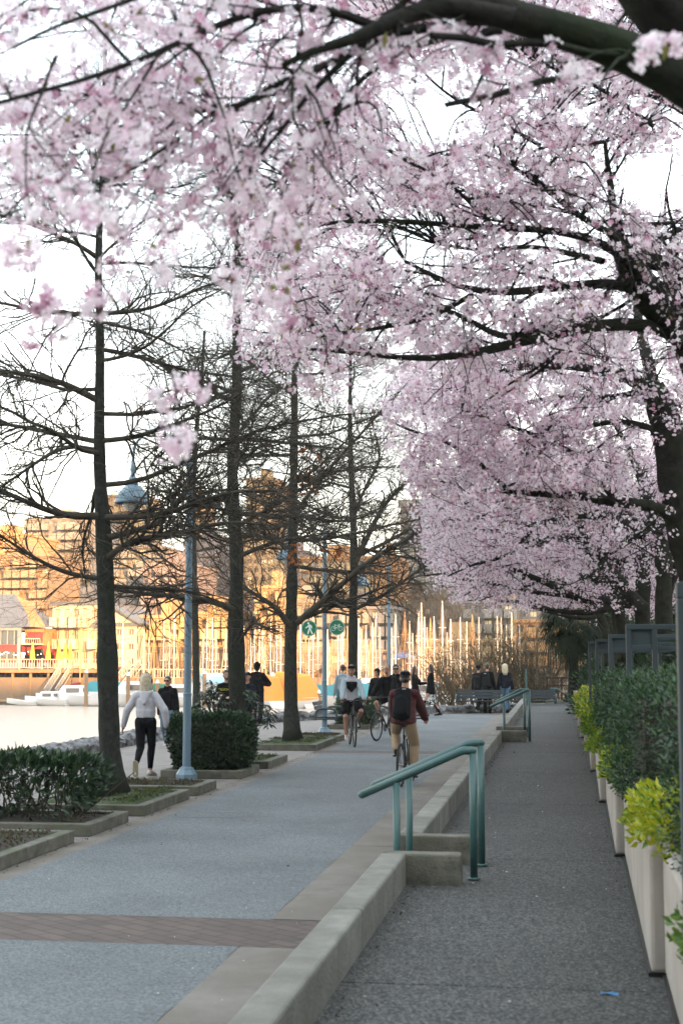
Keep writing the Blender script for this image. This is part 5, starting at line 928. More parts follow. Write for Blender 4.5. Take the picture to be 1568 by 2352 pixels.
    if cap: 
        blob('cap', [hull(Hd(0, -.008, .055), (.090, .103, .074)), hull(Hd(-.05, .085, .045), (.018, .02, .008), Hd(.05, .085, .045), (.018, .02, .008)), hull(Hd(0, .08, .045), (.055, .04, .009), Hd(0, .13, .038), (.04, .03, .006))] if cap != 'beanie' else [hull(Hd(0, -.012, .045), (.094, .107, .09)), hull(Hd(0, -.012, .02), (.096, .108, .045))], CL['black' if cap != 'navy' else 'navy'], t, .009, 2)
    if phones:
        b = MB(); b.tube([Hd(.093*math.sin(a), -.005, .012+.118*math.cos(a)) for a in np.linspace(-1.55, 1.55, 16)], .011, 8); b.build('headphone_band', M['black'], t, smooth=True)
        for s in (-1, 1): blob('ear_cushion', [hull(Hd(.090*s, -.005, -.005), (.022, .042, .048))], M['black'], t, .008, 2)
    if pack:
        blob('backpack', [hull(U(0, -.17, .42), (.135, .085, .07), U(0, -.21, .02), (.155, .105, .09)), hull(U(0, -.27, .26), (.11, .035, .06), U(0, -.31, .04), (.12, .035, .06))], CL['grey'], t, .012, 3)
        for s in (-1, 1): b = MB(); b.tube([U(.10*s, -.10, .42), U(.105*s, .0, .50), U(.10*s, .10, .44), U(.11*s, .125, .30), U(.14*s, .06, .12)], .017, 6); b.build('strap', CL['grey'], t, smooth=True)
        lg = MB(); a = np.linspace(0, math.pi, 9); c = U(.03 if pack == 'a' else -.02, -.252, .43); w_ = .032 if pack == 'a' else .04
        lg.poly([c+np.array([w_*math.cos(v), -.006-.0*v, .5*w_*math.sin(v)]) for v in a], [c+np.array([w_*math.cos(v), .02, .5*w_*math.sin(v)]) for v in a]); lg.build('backpack_logo', CL['shoe'], t)
    if extra: extra(t, U, Hd, AR, pel)
    return t
def at(px, py, z=0., Y=None): p = G(px, py, z); return (p[0], p[1], z) if Y is None else (P(px, py, Y)[0], Y, z)
# 1 blonde walker
def x1(t, U, Hd, AR, pel):
    blob('waistband', [hull(pel+[0, 0, .085], (.138, .098, .014))], CL['shoe'], t, .008, 1)
person('blonde woman in a cropped grey hoodie, black leggings and headphones, walking away', at(333, 1784), R(4), 1.66, 'hoodie', 'blackleg', 'shoe', 'long', 'blonde', hL=(-.40, .06, .86), hR=(.36, .0, .86), eL=(-1, -.4, .1), eR=(1, -.6, 0), fL=(-.075, -.34, .23), fR=(.07, .08, .09), tL=(0, .15, -1), tR=(.35, 1, -.05), kL=(0, 1, 0), crop=1, puff=.012, hood='down', phones=True, extra=x1)
person('woman in sunglasses, black jacket and grey-blue jeans walking towards the camera', at(384, 1700, -.17, 33.2), R(176), 1.66, 'black', 'jeans', 'shoe', 'tied', 'dark', hL=(-.27, .05, .78), hR=(.25, -.12, .80), fL=(-.07, .22, .1), fR=(.08, -.20, .14), puff=.035, glasses=True, hood='collar', skin=SKIN)
def x3(t, U, Hd, AR, pel):
    cu = bpy.data.curves.new('lettering', 'FONT'); cu.body = 'TEUCHSER'; cu.size = .075; cu.extrude = .012; cu.align_x = 'CENTER'; o = bpy.data.objects.new('shirt_lettering', cu); COL.objects.link(o); dg = bpy.context.evaluated_depsgraph_get(); me = bpy.data.meshes.new_from_object(o.evaluated_get(dg)); COL.objects.unlink(o); bpy.data.objects.remove(o)
    o = bpy.data.objects.new('shirt_lettering', me); COL.objects.link(o); me.materials.append(CL['yellow']); o.parent = t; c = U(0, .125, .31); o.location = tuple(c); o.rotation_euler = (R(90), 0, R(180))
    b = MB(); c = U(-.09, .125, .41); b.disc(tuple(c), .03, 14, 'y', th=.012); b.build('shirt_badge', CL['yellow'], t)
person('bearded man in a black T-shirt with yellow lettering, jogging by the second bare tree', at(519, 1700, -.12, 33.4), R(190), 1.76, 'black', 'black', 'shoe', 'short', 'dark', hL=(-.10, .30, 1.10), hR=(.14, .27, 1.14), eL=(-.6, -1, -.6), eR=(.6, -1, -.6), fL=(-.08, .25, .12), fR=(.08, -.3, .25), tR=(0, .5, -.8), sleeves='short', legs='short', beard=True, head_turn=.35, extra=x3)
person('man in a dark navy jacket half hidden right of the second bare trunk', at(567, 1700, -.12, 34.5), R(170), 1.70, 'navy', 'navy', 'bshoe', 'short', 'dark', hL=(-.26, .2, .78), hR=(.2, -.1, .85), fL=(-.08, .2, .1), fR=(.08, -.2, .13), cap='cap', puff=.01)
person('man in a black hooded jacket seen from behind, standing at the sea wall', at(590, 1648, -.1, 43.6), R(-8), 1.90, 'black', 'navy', 'bshoe', hood='up', hL=(-.10, .24, 1.12), hR=(.10, .24, 1.12), eL=(-1, -.4, -.3), eR=(1, -.4, -.3), puff=.03)
person('grey-haired man in a pale blue shirt seen from behind, left of the fourth bare trunk', at(787, 1650, -.02, 44.5), R(12), 1.74, 'ltblue', 'jeans', 'bshoe', 'short', 'brown', puff=.01)
# ---------------------------------------------------------------- bicycles and riders
def bicycle(label, pos, rz, sc, m_frame, steer=0., crank=.6):
    t = thing('bicycle', label, 'bicycle', pos, rz, 'bicycles being ridden'); t.scale = (sc,)*3; b = MB(); rh = np.array([0, -.45, .34]); fh = np.array([0, .60, .34]); bb = np.array([0, -.02, .29]); st = np.array([0, -.17, .80]); ht = np.array([0, .37, .86]); hb = np.array([0, .41, .72])
    for a, c, r in ((bb, st, .016), (st-[0, -.01, .06], ht-[0, 0, .03], .017), (bb, hb, .02), (ht+[0, 0, .04], hb, .02), (rh+[.05, 0, 0], bb+[.02, 0, 0], .010), (rh+[-.05, 0, 0], bb+[-.02, 0, 0], .010), (rh+[.05, 0, 0], st-[0, 0, .08], .009), (rh+[-.05, 0, 0], st-[0, 0, .08], .009)): b.tube([a, c], r, 8)
    b.build('frame', m_frame, t, smooth=False)
    b = MB(); b.tube([hb+[0, 0, 0], hb+[-.06, .01, -.03], fh+[-.06, 0, 0]], .013, 8); b.tube([hb, hb+[.06, .01, -.03], fh+[.06, 0, 0]], .013, 8); b.build('fork', M['black'], t)
    b = MB(); h0 = ht+[0, .0, .04]; b.tube([h0, h0+[0, .06, .12]], .016, 8); b.tube([h0+[-.31, .0, .13], h0+[-.15, .04, .13], h0+[0, .07, .12], h0+[.15, .04, .13], h0+[.31, 0, .13]], .012, 8)
    for s in (-1, 1): b.tube([h0+[.31*s, 0, .13], h0+[.20*s, .03, .13]], .018, 8); b.bar(h0+[.2*s, .05, .12], h0+[.27*s, .10, .09], .012, .008)
    b.build('handlebar', M['black'], t)
    b = MB(); b.tube([st, st+[0, -.03, .12]], .014, 8); b.build('seat_post', M['chrome'], t); blob('saddle', [hull((0, -.28, .945), (.075, .05, .025), (0, -.18, .945), (.05, .04, .022)), hull((0, -.18, .945), (.04, .04, .02), (0, -.05, .94), (.016, .02, .014))], M['black'], t, .01, 1)
    for c, nm in ((fh, 'front_wheel'), (rh, 'rear_wheel')):
        wv = thing(nm, None, None); del_keys = [k for k in wv.keys()]; wv.parent = t; wv.location = tuple(c); a = np.linspace(0, 2*math.pi, 37)
        def ring(r, th): q = MB(); q.tube([(0, r*math.cos(v), r*math.sin(v)) for v in a], th, 8, caps=False); return q
        ring(.322, .019).build('tyre', M['rubber'], wv, smooth=True); ring(.298, .009).build('rim', M['black'], wv, smooth=True); q = MB(); q.tube([(-.045, 0, 0), (.045, 0, 0)], .018, 10)
        for k in range(28): v = 2*math.pi*k/28; q.tube([((-1)**k*.025, .018*math.cos(v+.5), .018*math.sin(v+.5)), (0, .295*math.cos(v), .295*math.sin(v))], .0013, 3, caps=False)
        q.build('hub_spokes', M['chrome'], wv)
    b = MB(); b.tube([bb+[-.07, 0, 0], bb+[.07, 0, 0]], .02, 8); b.disc(tuple(bb+[.06, 0, 0]), .09, 24, 'x', th=.004)
    for s in (-1, 1): d = np.array([0, math.sin(crank)*s, math.cos(crank)*s])*.17; b.bar(bb+[.075*s, 0, 0], bb+[.09*s, 0, 0]+d, .02, .012); 
    b.build('crankset', M['chrome'], t)
    for s in (-1, 1): d = np.array([0, math.sin(crank)*s, math.cos(crank)*s])*.17; b = MB(); c = bb+[.145*s, 0, 0]+d; b.box(c[0]-.05, c[0]+.05, c[1]-.04, c[1]+.04, c[2]-.012, c[2]+.012); b.build('pedal', M['black'], t, bevel=.004)
    b = MB(); b.bar(bb+[.065, 0, .088], rh+[.05, 0, .035], .006, .01); b.bar(bb+[.065, 0, -.088], rh+[.05, 0, -.035], .006, .01); b.build('chain', M['black'], t)
    return t
def ped(s, crank): d = np.array([0, math.sin(crank)*s, math.cos(crank)*s])*.17; return np.array([.125*s, -.09, .29+.085])+d
def rider(label, blabel, pos, rz, sc, crank, lean, **k):
    bicycle(blabel, pos, rz, sc, M['black'], crank=crank)
    t = person(label, pos, rz, 1.75*sc, pel=(0, -.20, 1.03), lean=lean, hL=(-.255, .345, 1.045), hR=(.255, .345, 1.045), eL=(-1, -.2, -.35), eR=(1, -.2, -.35), fL=ped(-1, crank), fR=ped(1, crank), kL=(-.25, 1, .3), kR=(.25, 1, .3), grip=True, **k); return t
c1 = G(800, 1716); rider('cyclist in white and black windbreaker and black cap, riding towards the camera', 'dark mountain bike ridden by the cyclist in the white windbreaker', (c1[0], c1[1]+.5, 0), R(180+14), .97, 2.6, .22, top=('white', 'ice', 'black'), bottom='black', shoes='shoe', legs='short', cap='cap', hood='collar', skin=SKIN2, puff=.012)
c2 = G(881, 1703); rider('cyclist in a black jacket and shorts riding towards the camera behind the one in white', 'dark bike with large thin wheels ridden by the cyclist in black', (c2[0], c2[1]+.6, 0), R(180-17), .98, .5, .30, top='black', bottom='black', shoes='bshoe', legs='short', hair='buzz', hairm='brown', puff=.015, pack='b')
c3 = G(927, 1806); rider('cyclist in a red plaid shirt, khaki trousers, navy cap and big dark backpack riding away', 'dark slim bike ridden away by the cyclist in red', (c3[0], c3[1]+.30, 0), R(-4), .95, 2.9, .30, top='plaid', bottom='khaki', shoes='bshoe', cap='navy', pack='a', puff=.03)
# walkers behind the riders
person('man in sunglasses and a black hooded coat behind the red-shirted cyclist', at(909, 1690, 0, 37), R(186), 1.76, 'black', 'navy', 'bshoe', 'short', 'brown', glasses=True, hood='collar', puff=.03, fL=(-.08, .2, .1), fR=(.08, -.2, .12))
person('dark-clothed walker with hood up, left of the cyclist in black', at(866, 1680, 0, 41.5), R(160), 1.62, 'black', 'black', 'bshoe', hood='up', puff=.02, fL=(-.08, .2, .1), fR=(.08, -.2, .12))
person('dark-haired woman in a long black coat walking left of the woman in the printed skirt', at(953, 1644, 0, 47.4), R(-100), 1.66, 'black', 'black', 'bshoe', 'long', 'brown', coat=.32, puff=.01, hL=(-.2, .35, 1.15), fL=(-.07, .3, .1), fR=(.07, -.28, .13))
person('woman in a dark coat and black and white printed skirt', at(989, 1642, 0, 47.2), R(95), 1.72, 'black', 'print', 'bshoe', 'long', 'brown', coat=.20, puff=.012, skirt=True, fL=(-.07, .32, .1), fR=(.07, -.30, .13))
person('person in black beanie and grey jacket beside the backpack wearer behind the bench', at(1099, 1638, 0, 50.7), R(-25), 1.68, 'grey', 'black', 'shoe', 'short', 'dark', cap='beanie', puff=.02, fL=(-.07, .3, .1), fR=(.07, -.28, .13))
person('dark-clothed walker carrying a grey backpack behind the left bench', at(1119, 1638, 0, 50.5), R(-10), 1.74, 'black', 'grey', 'bshoe', 'short', 'dark', pack='b', puff=.02)
person('woman with long blonde hair, dark coat and blue jeans behind the right bench', at(1160, 1638, 0, 50.8), R(8), 1.72, 'navy', 'bluejeans', 'bshoe', 'long', 'blonde', puff=.02, fL=(-.07, .2, .1), fR=(.07, -.2, .13))
# ================================================================ unseen blocks added behind the camera keep the low sun off the promenade
F_ = {}
def fmat(n, c, c2=None, r=.8): 
    if n not in F_: F_[n] = mat(n, c+(1,), r, c2=(c2+(1,) if c2 else None), ns=.35, detail=4, bump=0, k=1)
    return F_[n]
cream = fmat('cream_stucco', (.30, .19, .09), (.42, .29, .15)); beige = fmat('beige_stucco', (.26, .17, .10), (.32, .22, .14)); whitew = fmat('white_siding', (.44, .37, .27), (.54, .46, .35)); pink = fmat('shaded_pink_stucco', (.20, .155, .15), (.26, .205, .20)); tan = fmat('tan_brick', (.34, .21, .14), (.42, .27, .19)); redb = fmat('red_cladding', (.30, .035, .035), (.36, .05, .045)); greyr = fmat('grey_roofing', (.10, .105, .12), (.14, .145, .16)); orangew = fmat('sun_tinted_render', (.34, .16, .06), (.44, .23, .09)); timber = fmat('weathered_timber', (.20, .12, .06), (.28, .18, .10)); dkwood = fmat('dark_timber', (.06, .04, .03), (.11, .08, .05)); brn = fmat('brown_render', (.22, .15, .12), (.27, .19, .15)); stone2 = fmat('shaded_stone', (.17, .15, .14), (.23, .21, .19)); pale_gold = fmat('sun_glow_render', (.36, .21, .09), (.46, .29, .14)); bluer = fmat('blue_metal_roof', (.20, .32, .40), (.28, .40, .47))  # ochre and gold tints carry sunset glow; pink and stone greys carry shade
pane = mat('window_glass', (.12, .10, .09, 1), .15, spec=1.0, k=1); pane2 = mat('tinted_window_glass', (.10, .13, .15, 1), .15, spec=1.0); warmpane = mat('warm_brown_window', (.22, .12, .05, 1), .25)  # warmpane is a plain warm brown pane
glarem = mat('glare_tinted_glass', (.95, .78, .5, 1), .42, metal=.9, k=1)  # gold metal tint paints sun glare on some panes
def frame_at(xl, xr, yt, yb, Y): a = P(xl, yt, Y); c = P(xr, yb, Y); return a[0], c[0], c[2], a[2]
def building(label, xl, xr, yt, yb, Y, m, nf, nc, rz=0., dep=14, balc=True, roof=None, wm=None, ww=.62, wh=.55, zb=None, group='apartment blocks across the harbour', arch=False, name='apartment_building', groof=None, bal_m=None):
    x0, x1, z0, z1 = frame_at(xl, xr, yt, yb, Y); z0 = zb if zb is not None else z0; W = (x1-x0)/max(.3, math.cos(rz)); Hh = z1-z0; t = thing(name, label, 'building', (x0, Y, z0), rz, group); wm = wm or pane
    b = MB(); b.box(0, W, .35, dep, 0, Hh); fh = Hh/nf; cw = W/nc
    for i in range(nf): b.box(0, W, .0, .35, i*fh, i*fh+fh*(1-wh)*.62); b.box(0, W, 0, .35, (i+1)*fh-fh*(1-wh)*.38, (i+1)*fh)
    for j in range(nc+1): xx = max(.0, j*cw-cw*(1-ww)/2); xe = min(W, j*cw+cw*(1-ww)/2); b.box(xx, xe, .004, .34, .01, Hh-.01)
    b.build('wall', m, t)
    q = MB(); q.box(-.25, W+.25, -.25, dep+.2, Hh, Hh+.35); q.box(W*.3, W*.55, dep*.3, dep*.6, Hh+.35, Hh+2.2); q.build('roof', roof or m, t)
    wx = cw*ww; wz = fh*wh; q = MB(); q.box(0, wx, .0, .04, 0, wz, 0); q.box(0, wx, -.06, .0, 0, .08, 1); q.box(0, wx, -.06, .0, wz-.08, wz, 1)
    for k in (0, .5, 1): q.box(max(0, wx*k-.045), min(wx, wx*k+.045), -.055, -.002, .08, wz-.08, 1)
    n = nf*nc; cnt = 0; first = None; glare = None
    for i in range(nf):
        for j in range(nc):
            if cnt >= 96: break
            lo = (j*cw+cw*(1-ww)/2, .30, i*fh+fh*(1-wh)*.62)
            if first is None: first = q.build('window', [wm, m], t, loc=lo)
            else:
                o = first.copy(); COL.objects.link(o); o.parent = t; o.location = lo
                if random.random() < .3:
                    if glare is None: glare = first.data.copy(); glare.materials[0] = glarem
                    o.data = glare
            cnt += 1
    if balc:
        q = MB(); w_ = cw-.2; q.box(0, w_, -1.3, 0, -.12, .06); q.box(0, w_, -1.3, -1.18, .06, .95); q.box(0, .1, -1.18, 0, .06, .95); q.box(w_-.1, w_, -1.18, 0, .06, .95); f2 = None; cnt = 0
        for i in range(1, nf):
            for j in range(nc):
                if (j*7+i*3+len(label)) % 5 == 0 or cnt > 90: continue
                lo = (j*cw+.1, 0, i*fh); cnt += 1
                if f2 is None: f2 = q.build('balcony', bal_m or m, t, loc=lo)
                else: o = f2.copy(); COL.objects.link(o); o.parent = t; o.location = lo
    return t
# unseen blocks added behind the camera, sized to cast the evening shade
cityg = fmat('shade_block_concrete', (.4, .4, .42))
def city(x0, x1, y0, y1, h, lb): 
    t = thing('shade_casting_block', lb, 'building', (x0, y0, 0), group='unseen shade-casting blocks behind the viewpoint'); b = MB(); b.box(0, x1-x0, 0, y1-y0, -2, h); b.build('wall', cityg, t)
    b = MB(); W = x1-x0
    for z in np.arange(3, h-2, 3.6): b.box(.8, W-.8, y1-y0+.002, y1-y0+.06, z, z+1.9)
    b.build('window_band', pane2, t)
SHH = 43.0
city(-60, 30, -82, -62, SHH-2, 'long unseen grey block added behind the viewpoint to cast shade, west end'); city(30.5, 100, -84, -64, SHH, 'unseen grey block added behind the viewpoint to cast shade, middle'); city(100.5, 150.5, -82, -62, SHH-1.5, 'unseen grey block added behind the viewpoint to cast shade, east end')
city(151, 232, -85, -60, 112, 'tall unseen grey tower added behind the viewpoint to the east to cast shade')
# ================================================================ far shore land
land2 = fmat('far_shore_ground', (.16, .11, .07), (.24, .16, .10))
b = MB(); b.add([(-500, 139, -3), (400, 139, -3), (400, 139.01, .0), (-500, 139.01, .0), (400, 1500, 0), (-500, 1500, 0)], np.array([[0, 1, 2, 3], [3, 2, 4, 5]])); tag(b.build('far_shore_ground', land2), kind='structure')
rk = mat('rip_rap_rock', (.02, .014, .01, 1), 1, thr=(.47, .58), c2=(.30, .16, .07, 1), ns=1.3, bump=1, bs=1.5, detail=6)
b = MB(); n = 120; xs = np.linspace(-70, 20, n); ys = np.linspace(0, 1, 8); V = []
for s in ys:
    for x in xs: V.append((x+rng.normal(0, .15), 139.5+s*5+rng.normal(0, .3), -2.8+s*3.6+rng.normal(0, .22)))
b.add(V, np.array([[j*n+i, j*n+i+1, (j+1)*n+i+1, (j+1)*n+i] for j in range(7) for i in range(n-1)])); tag(b.build('rocky_bank', rk), kind='structure')
# hillside of trees and ground rising behind
# ---------------- buildings, left to right and front to back
YR = 143.
def restaurant():
    x0, x1, z0, z1 = frame_at(-60, 47, 1440, 1522, YR-2); t = thing('waterfront_restaurant', 'red and grey waterfront restaurant with glass front at the far left', 'building', (x0, YR-2, z0)); W = x1-x0; H = z1-z0; xe = P(122, 1500, YR+2)[0]-x0
    b = MB(); b.box(0, W, .3, 12, 0, H*.12); b.box(0, W, 0, 12, H*.30, H*.50); b.build('red_band', redb, t); b = MB(); b.box(0, W, -.1, 12, H*.90, H); b.box(W-.35, W, -.05, .3, 0, H*.9)
    for k in range(7): b.box(k*W/7-.05, k*W/7+.05, .05, .2, 0, H*.9)
    b.build('grey_frame', fmat('shaded_grey_paint', (.24, .26, .29)), t)  # grey darkened so the front looks unlit
    b = MB(); b.box(0, W-.3, .25, .3, H*.12, H*.3); b.box(0, W-.3, .25, .3, H*.5, H*.9); b.build('glass_front', pane2, t)
    # wing to the right, sunset orange put into its upper wall, set back a little
    b = MB(); b.box(W, xe, 1.2, 12, H*.48, H*.96); b.build('upper_wall', orangew, t); b = MB(); b.box(W, xe, 1.4, 12, 0, H*.48); b.build('lower_wall', redb, t)
    for k in range(6): q = MB(); xx = W+.3+k*(xe-W-.5)/6; q.box(xx, xx+.38, 1.08, 1.19, H*.55, H*.86); q.build('window', pane if k % 2 else warmpane, t)
    for k in range(4): q = MB(); xx = W+.5+k*(xe-W-.8)/4; q.box(xx, xx+.62, 1.3, 1.39, H*.06, H*.38); q.build('lower_window', warmpane if k % 2 else pane, t)
    q = MB(); q.add([(xe-1.6, 1.15, H*.86), (xe, 1.15, H*.86), (xe, .2, H*.66), (xe-1.6, .2, H*.66)], np.array([[0, 1, 2, 3], ])); q.add([(xe-1.6, 1.15, H*.83), (xe, 1.15, H*.83), (xe, .2, H*.63), (xe-1.6, .2, H*.63)], np.array([[3, 2, 1, 0]])); q.build('red_awning', redb, t)
    q = MB(); q.box(xe-2.1, xe, .1, 1.15, H*.50, H*.53); q.box(xe-2.1, xe, .1, .16, H*.66, H*.68)
    for k in range(10): q.box(xe-2.1+k*.23, xe-2.06+k*.23, .1, .15, H*.53, H*.66)
    q.build('balcony', whitew, t)
    q = MB(); zr = P(10, 1378, YR+4)[2]-z0; q.add([(-.4, -.4, H), (W+.1, -.4, H), (-.4, 6, zr+.6), (W-3.2, 6, zr+.6)], np.array([[0, 1, 3, 2]])); q.add([(W+.1, -.4, H), (xe+.4, 1, H*.98), (xe+.2, 6, H+.3), (W-3.2, 6, zr+.6)], np.array([[0, 1, 2, 3]])); q.build('roof', greyr, t);  # roof grey darkened for the unlit front slope
    q = MB(); q.add([(W+.1, .6, H-.1), (xe+.4, .8, H*.97), (xe-3.4, 6, zr-.2), (W-3.1, 6, zr+.5)], np.array([[0, 1, 2, 3]])); q.build('sun_tinted_roof', orangew, t)  # orange sheet paints sunlight on the right roof slope
    gl = mat('fairy_light', (1, .8, .5, 1), .5, emit=(1, .75, .4, 1), estr=4)
    q = MB(); 
    for k in range(40): xx = rng.uniform(.2, xe-.2); zz = H*.30-abs(math.sin(xx*1.7))*.35; q.box(xx, xx+.06, -.25 if xx < W else 1.0, -.2 if xx < W else 1.05, zz, zz+.06)
    q.build('string_lights', gl, t)
restaurant()
# pier deck on piles
def pier(xl, xr, ydeck, Yf, Yb, label, zt=None, piles=True, rail_m=None, gap=1.9):
    x0, x1, z0, z1 = frame_at(xl, xr, ydeck, ydeck+8, Yf); zt = z1; t = thing('pier', label, 'pier', (x0, Yf, zt)); W = x1-x0; b = MB(); b.box(0, W, 0, Yb-Yf, -.35, 0); b.build('deck', timber, t)
    b = MB(); b.box(0, W, .0, .08, .95, 1.03); b.box(0, W, .02, .06, .12, .18)
    for x in np.arange(0, W, .28): b.box(x, x+.05, .02, .06, .18, .95)
    for x in np.arange(0, W, 2.4): b.box(x, x+.14, -.03, .11, 0, 1.1)
    b.build('railing', rail_m or whitew, t)
    if piles:
        q = MB(); q.tube([(0, 0, 0), (0, 0, -(zt-WZ)-.2)], .17, 8); f = None
        for r_ in range(2):
            for k in range(int(W/gap)+1):
                lo = (min(W-.2, k*gap+.2), .5+r_*3, -.35)
                if f is None: f = q.build('pile', timber, t, loc=lo)
                else: o = f.copy(); COL.objects.link(o); o.parent = t; o.location = lo
    return t
pier(-60, 233, 1537, 138.6, 145, 'timber pier deck on piles in front of the red restaurant')
pier(300, 520, 1560, 139.5, 143.5, 'lower timber walkway on piles in front of the pale terraces')
# closed patio umbrellas
def umbrella(px, label, yt=1474, lead=None):
    a = P(px, yt, 140.2); t = thing('patio_umbrella', label, 'umbrella', (a[0], 140.2, P(0, 1537, 138.6)[2]), group='closed yellow umbrellas on the pier'); H = a[2]-P(0, 1537, 138.6)[2]
    b = MB(); b.tube([(0, 0, 0), (0, 0, H)], .035, 6); b.build('pole', whitew, t); b = MB(); b.lathe([(.02, H), (.10, H-.35), (.22, H-1.1), (.30, H-1.7), (.24, H-1.85), (.05, H-1.8)], 9); b.build('canopy', umat, t)
umat = mat('yellow_canvas', (.72, .42, .05, 1), .8, k=1)
for px, lb in ((76, 'closed yellow umbrella farthest left on the pier'), (112, 'closed yellow umbrella second from the left on the pier'), (136, 'closed yellow umbrella in the middle of the five on the pier'), (151, 'closed yellow umbrella second from the right, tight beside its neighbour'), (162, 'closed yellow umbrella farthest right, nearest the gangway')): umbrella(px, lb)
# people on the pier and shore: a few pixels tall
def tiny(px, yf, Y, c, label, z=None):
    a = P(px, yf, Y); t = thing('person', label, 'person', tuple(a)); blob('body', [hull((0, 0, 1.62), (.09, .1, .12)), hull((0, 0, 1.5), .06, (0, 0, 1.4), .07), hull((-.17, 0, 1.4), .06, (.17, 0, 1.4), .06), hull((0, 0, 1.35), (.17, .11, .1), (0, 0, .95), (.17, .12, .1)), hull((-.09, 0, .9), .09, (-.1, .05, .08), .05), hull((.09, 0, .9), .09, (.1, -.05, .08), .05), hull((-.22, 0, 1.38), .05, (-.28, .05, .85), .035), hull((.22, 0, 1.38), .05, (.28, .05, .85), .035)], c, t, .04, 1)
for i, (px, yf, Y, c, lb) in enumerate([(62, 1537, 140, CL['black'], 'dark figure on the pier left of the first closed umbrella'), (83, 1537, 140.5, CL['black'], 'dark figure just right of the first closed umbrella'), (97, 1537, 140, CL['navy'], 'dark figure at the pier rail between the first two umbrellas'), (118, 1537, 140.3, CL['black'], 'dark figure just right of the second umbrella'), (569-16, 1578, 140, CL['bluejeans'], 'figure in bright blue on the far walkway'), (571, 1578, 140.4, CL['white'], 'figure in white on the far walkway'), (655, 1578, 140, CL['yellow'], 'figure in yellow on the far walkway')]): tiny(px, yf, Y, c, lb)
# gangway
def gangway(x0, y0, x1, y1, Y0, Y1, label):
    a = P(x0, y0, Y0); c = P(x1, y1, Y1); t = thing('gangway', label, 'gangway', tuple(a)); c = c-a; o = np.zeros(3); b = MB(); b.bar(o, c, 1.1, .1); b.build('walkway', dkwood, t)
    for s in (-.55, .55):
        b = MB(); u = np.array([s*.9, s*.4, 0]); h = np.array([0, 0, 1.0]); b.bar(o+u, c+u, .1, .12); b.bar(o+u+h, c+u+h, .09, .09); n = 12
        for k in range(n): p0 = c*k/n+u; p1 = c*(k+1)/n+u; b.bar(p0, p0+h, .06, .06); b.bar(p0, p1+h, .05, .05)
        b.build('truss', mat('warm_grey_aluminium', (.55, .50, .46, 1), .5) if 'warm_grey_aluminium' not in bpy.data.materials else bpy.data.materials['warm_grey_aluminium'], t)  # truss metal is a plain warm grey
gangway(155, 1541, 114, 1606, 139, 136, 'long truss gangway sloping down from the pier, left of the nearest bare trunk'); gangway(315, 1530, 268, 1590, 141, 138, 'second truss gangway seen just right of the nearest bare trunk')
# houses at the waterfront
G2 = 'waterfront houses and terraces'
def gable(label, xl, xr, ye, yr, yb, Y, m, rm, ridge=.5, nf=2, nc=3, dep=10):
    t = building(label, xl, xr, ye, yb, Y, m, nf, nc, dep=dep, balc=False, roof=rm, group=G2, name='waterfront_house', ww=.45, wh=.45); x0, x1, z0, z1 = frame_at(xl, xr, ye, yb, Y); W = x1-x0; H = z1-z0; hr = P(0, yr, Y)[2]-z0; b = MB(); xr_ = W*ridge
    b.add([(0, 0, H+.36), (W, 0, H+.36), (xr_, 0, hr), (0, dep, H+.36), (W, dep, H+.36), (xr_, dep, hr)], [[0, 1, 2]]+[[5, 4, 3]]); b.add([(0, 0, H+.36), (W, 0, H+.36), (W, dep, H+.36), (0, dep, H+.36)], [[0, 1, 2, 3]]); b.build('gable', m, t)
    b = MB(); b.bar((-.5, dep/2, H+.2), (xr_+.02, dep/2, hr+.15), dep+1.2, .2, up=(0, 0, 1)); b.bar((W+.5, dep/2, H+.2), (xr_-.02, dep/2, hr+.15), dep+1.2, .2); b.build('roof_slope', rm, t); return t
building('white three-storey waterfront house left of the nearest bare trunk', 122, 228, 1390, 1538, 146, whitew, 3, 5, balc=True, group=G2, name='waterfront_house', roof=greyr, ww=.5)
gable('white gabled waterfront house just right of the nearest bare trunk', 232, 314, 1438, 1398, 1538, 145, whitew, greyr, .35, 3, 3)
building('pale terraces with long balcony bands between the first two bare trunks, left half', 316, 415, 1420, 1492, 149, cream, 3, 6, group=G2, name='waterfront_terrace', wm=warmpane, ww=.8, wh=.5)
building('pale terraces with long balcony bands between the first two bare trunks, right half', 416, 545, 1412, 1492, 150, cream, 3, 8, group=G2, name='waterfront_terrace', wm=warmpane, ww=.82, wh=.5)
building('pink-grey apartment block just right of the second bare trunk', 545, 590, 1395, 1545, 156, pink, 5, 3, balc=False, group=G2)
building('cream terrace with deep balconies between the second and third bare trunks', 588, 650, 1352, 1492, 150, cream, 5, 4, group=G2, name='waterfront_terrace', wm=warmpane, ww=.8, wh=.5)
building('grey-beige block behind the green pedestrian sign', 650, 745, 1385, 1550, 158, stone2, 6, 6, group=G2, ww=.7)
building('beige block behind the bicycle sign and the fourth bare trunk', 745, 905, 1400, 1550, 160, stone2, 5, 9, group=G2, ww=.7)
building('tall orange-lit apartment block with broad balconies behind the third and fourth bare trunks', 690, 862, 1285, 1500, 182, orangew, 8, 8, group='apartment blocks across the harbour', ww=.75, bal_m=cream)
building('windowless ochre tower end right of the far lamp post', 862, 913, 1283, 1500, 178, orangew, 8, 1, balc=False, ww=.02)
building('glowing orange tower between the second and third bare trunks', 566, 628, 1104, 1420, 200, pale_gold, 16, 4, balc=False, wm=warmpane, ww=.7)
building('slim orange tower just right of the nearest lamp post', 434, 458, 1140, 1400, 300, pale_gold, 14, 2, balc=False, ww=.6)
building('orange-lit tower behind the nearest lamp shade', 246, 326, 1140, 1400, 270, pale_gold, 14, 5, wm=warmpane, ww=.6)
building('beige stepped block left of the nearest bare trunk', 60, 210, 1195, 1400, 230, stone2, 9, 8, ww=.6)
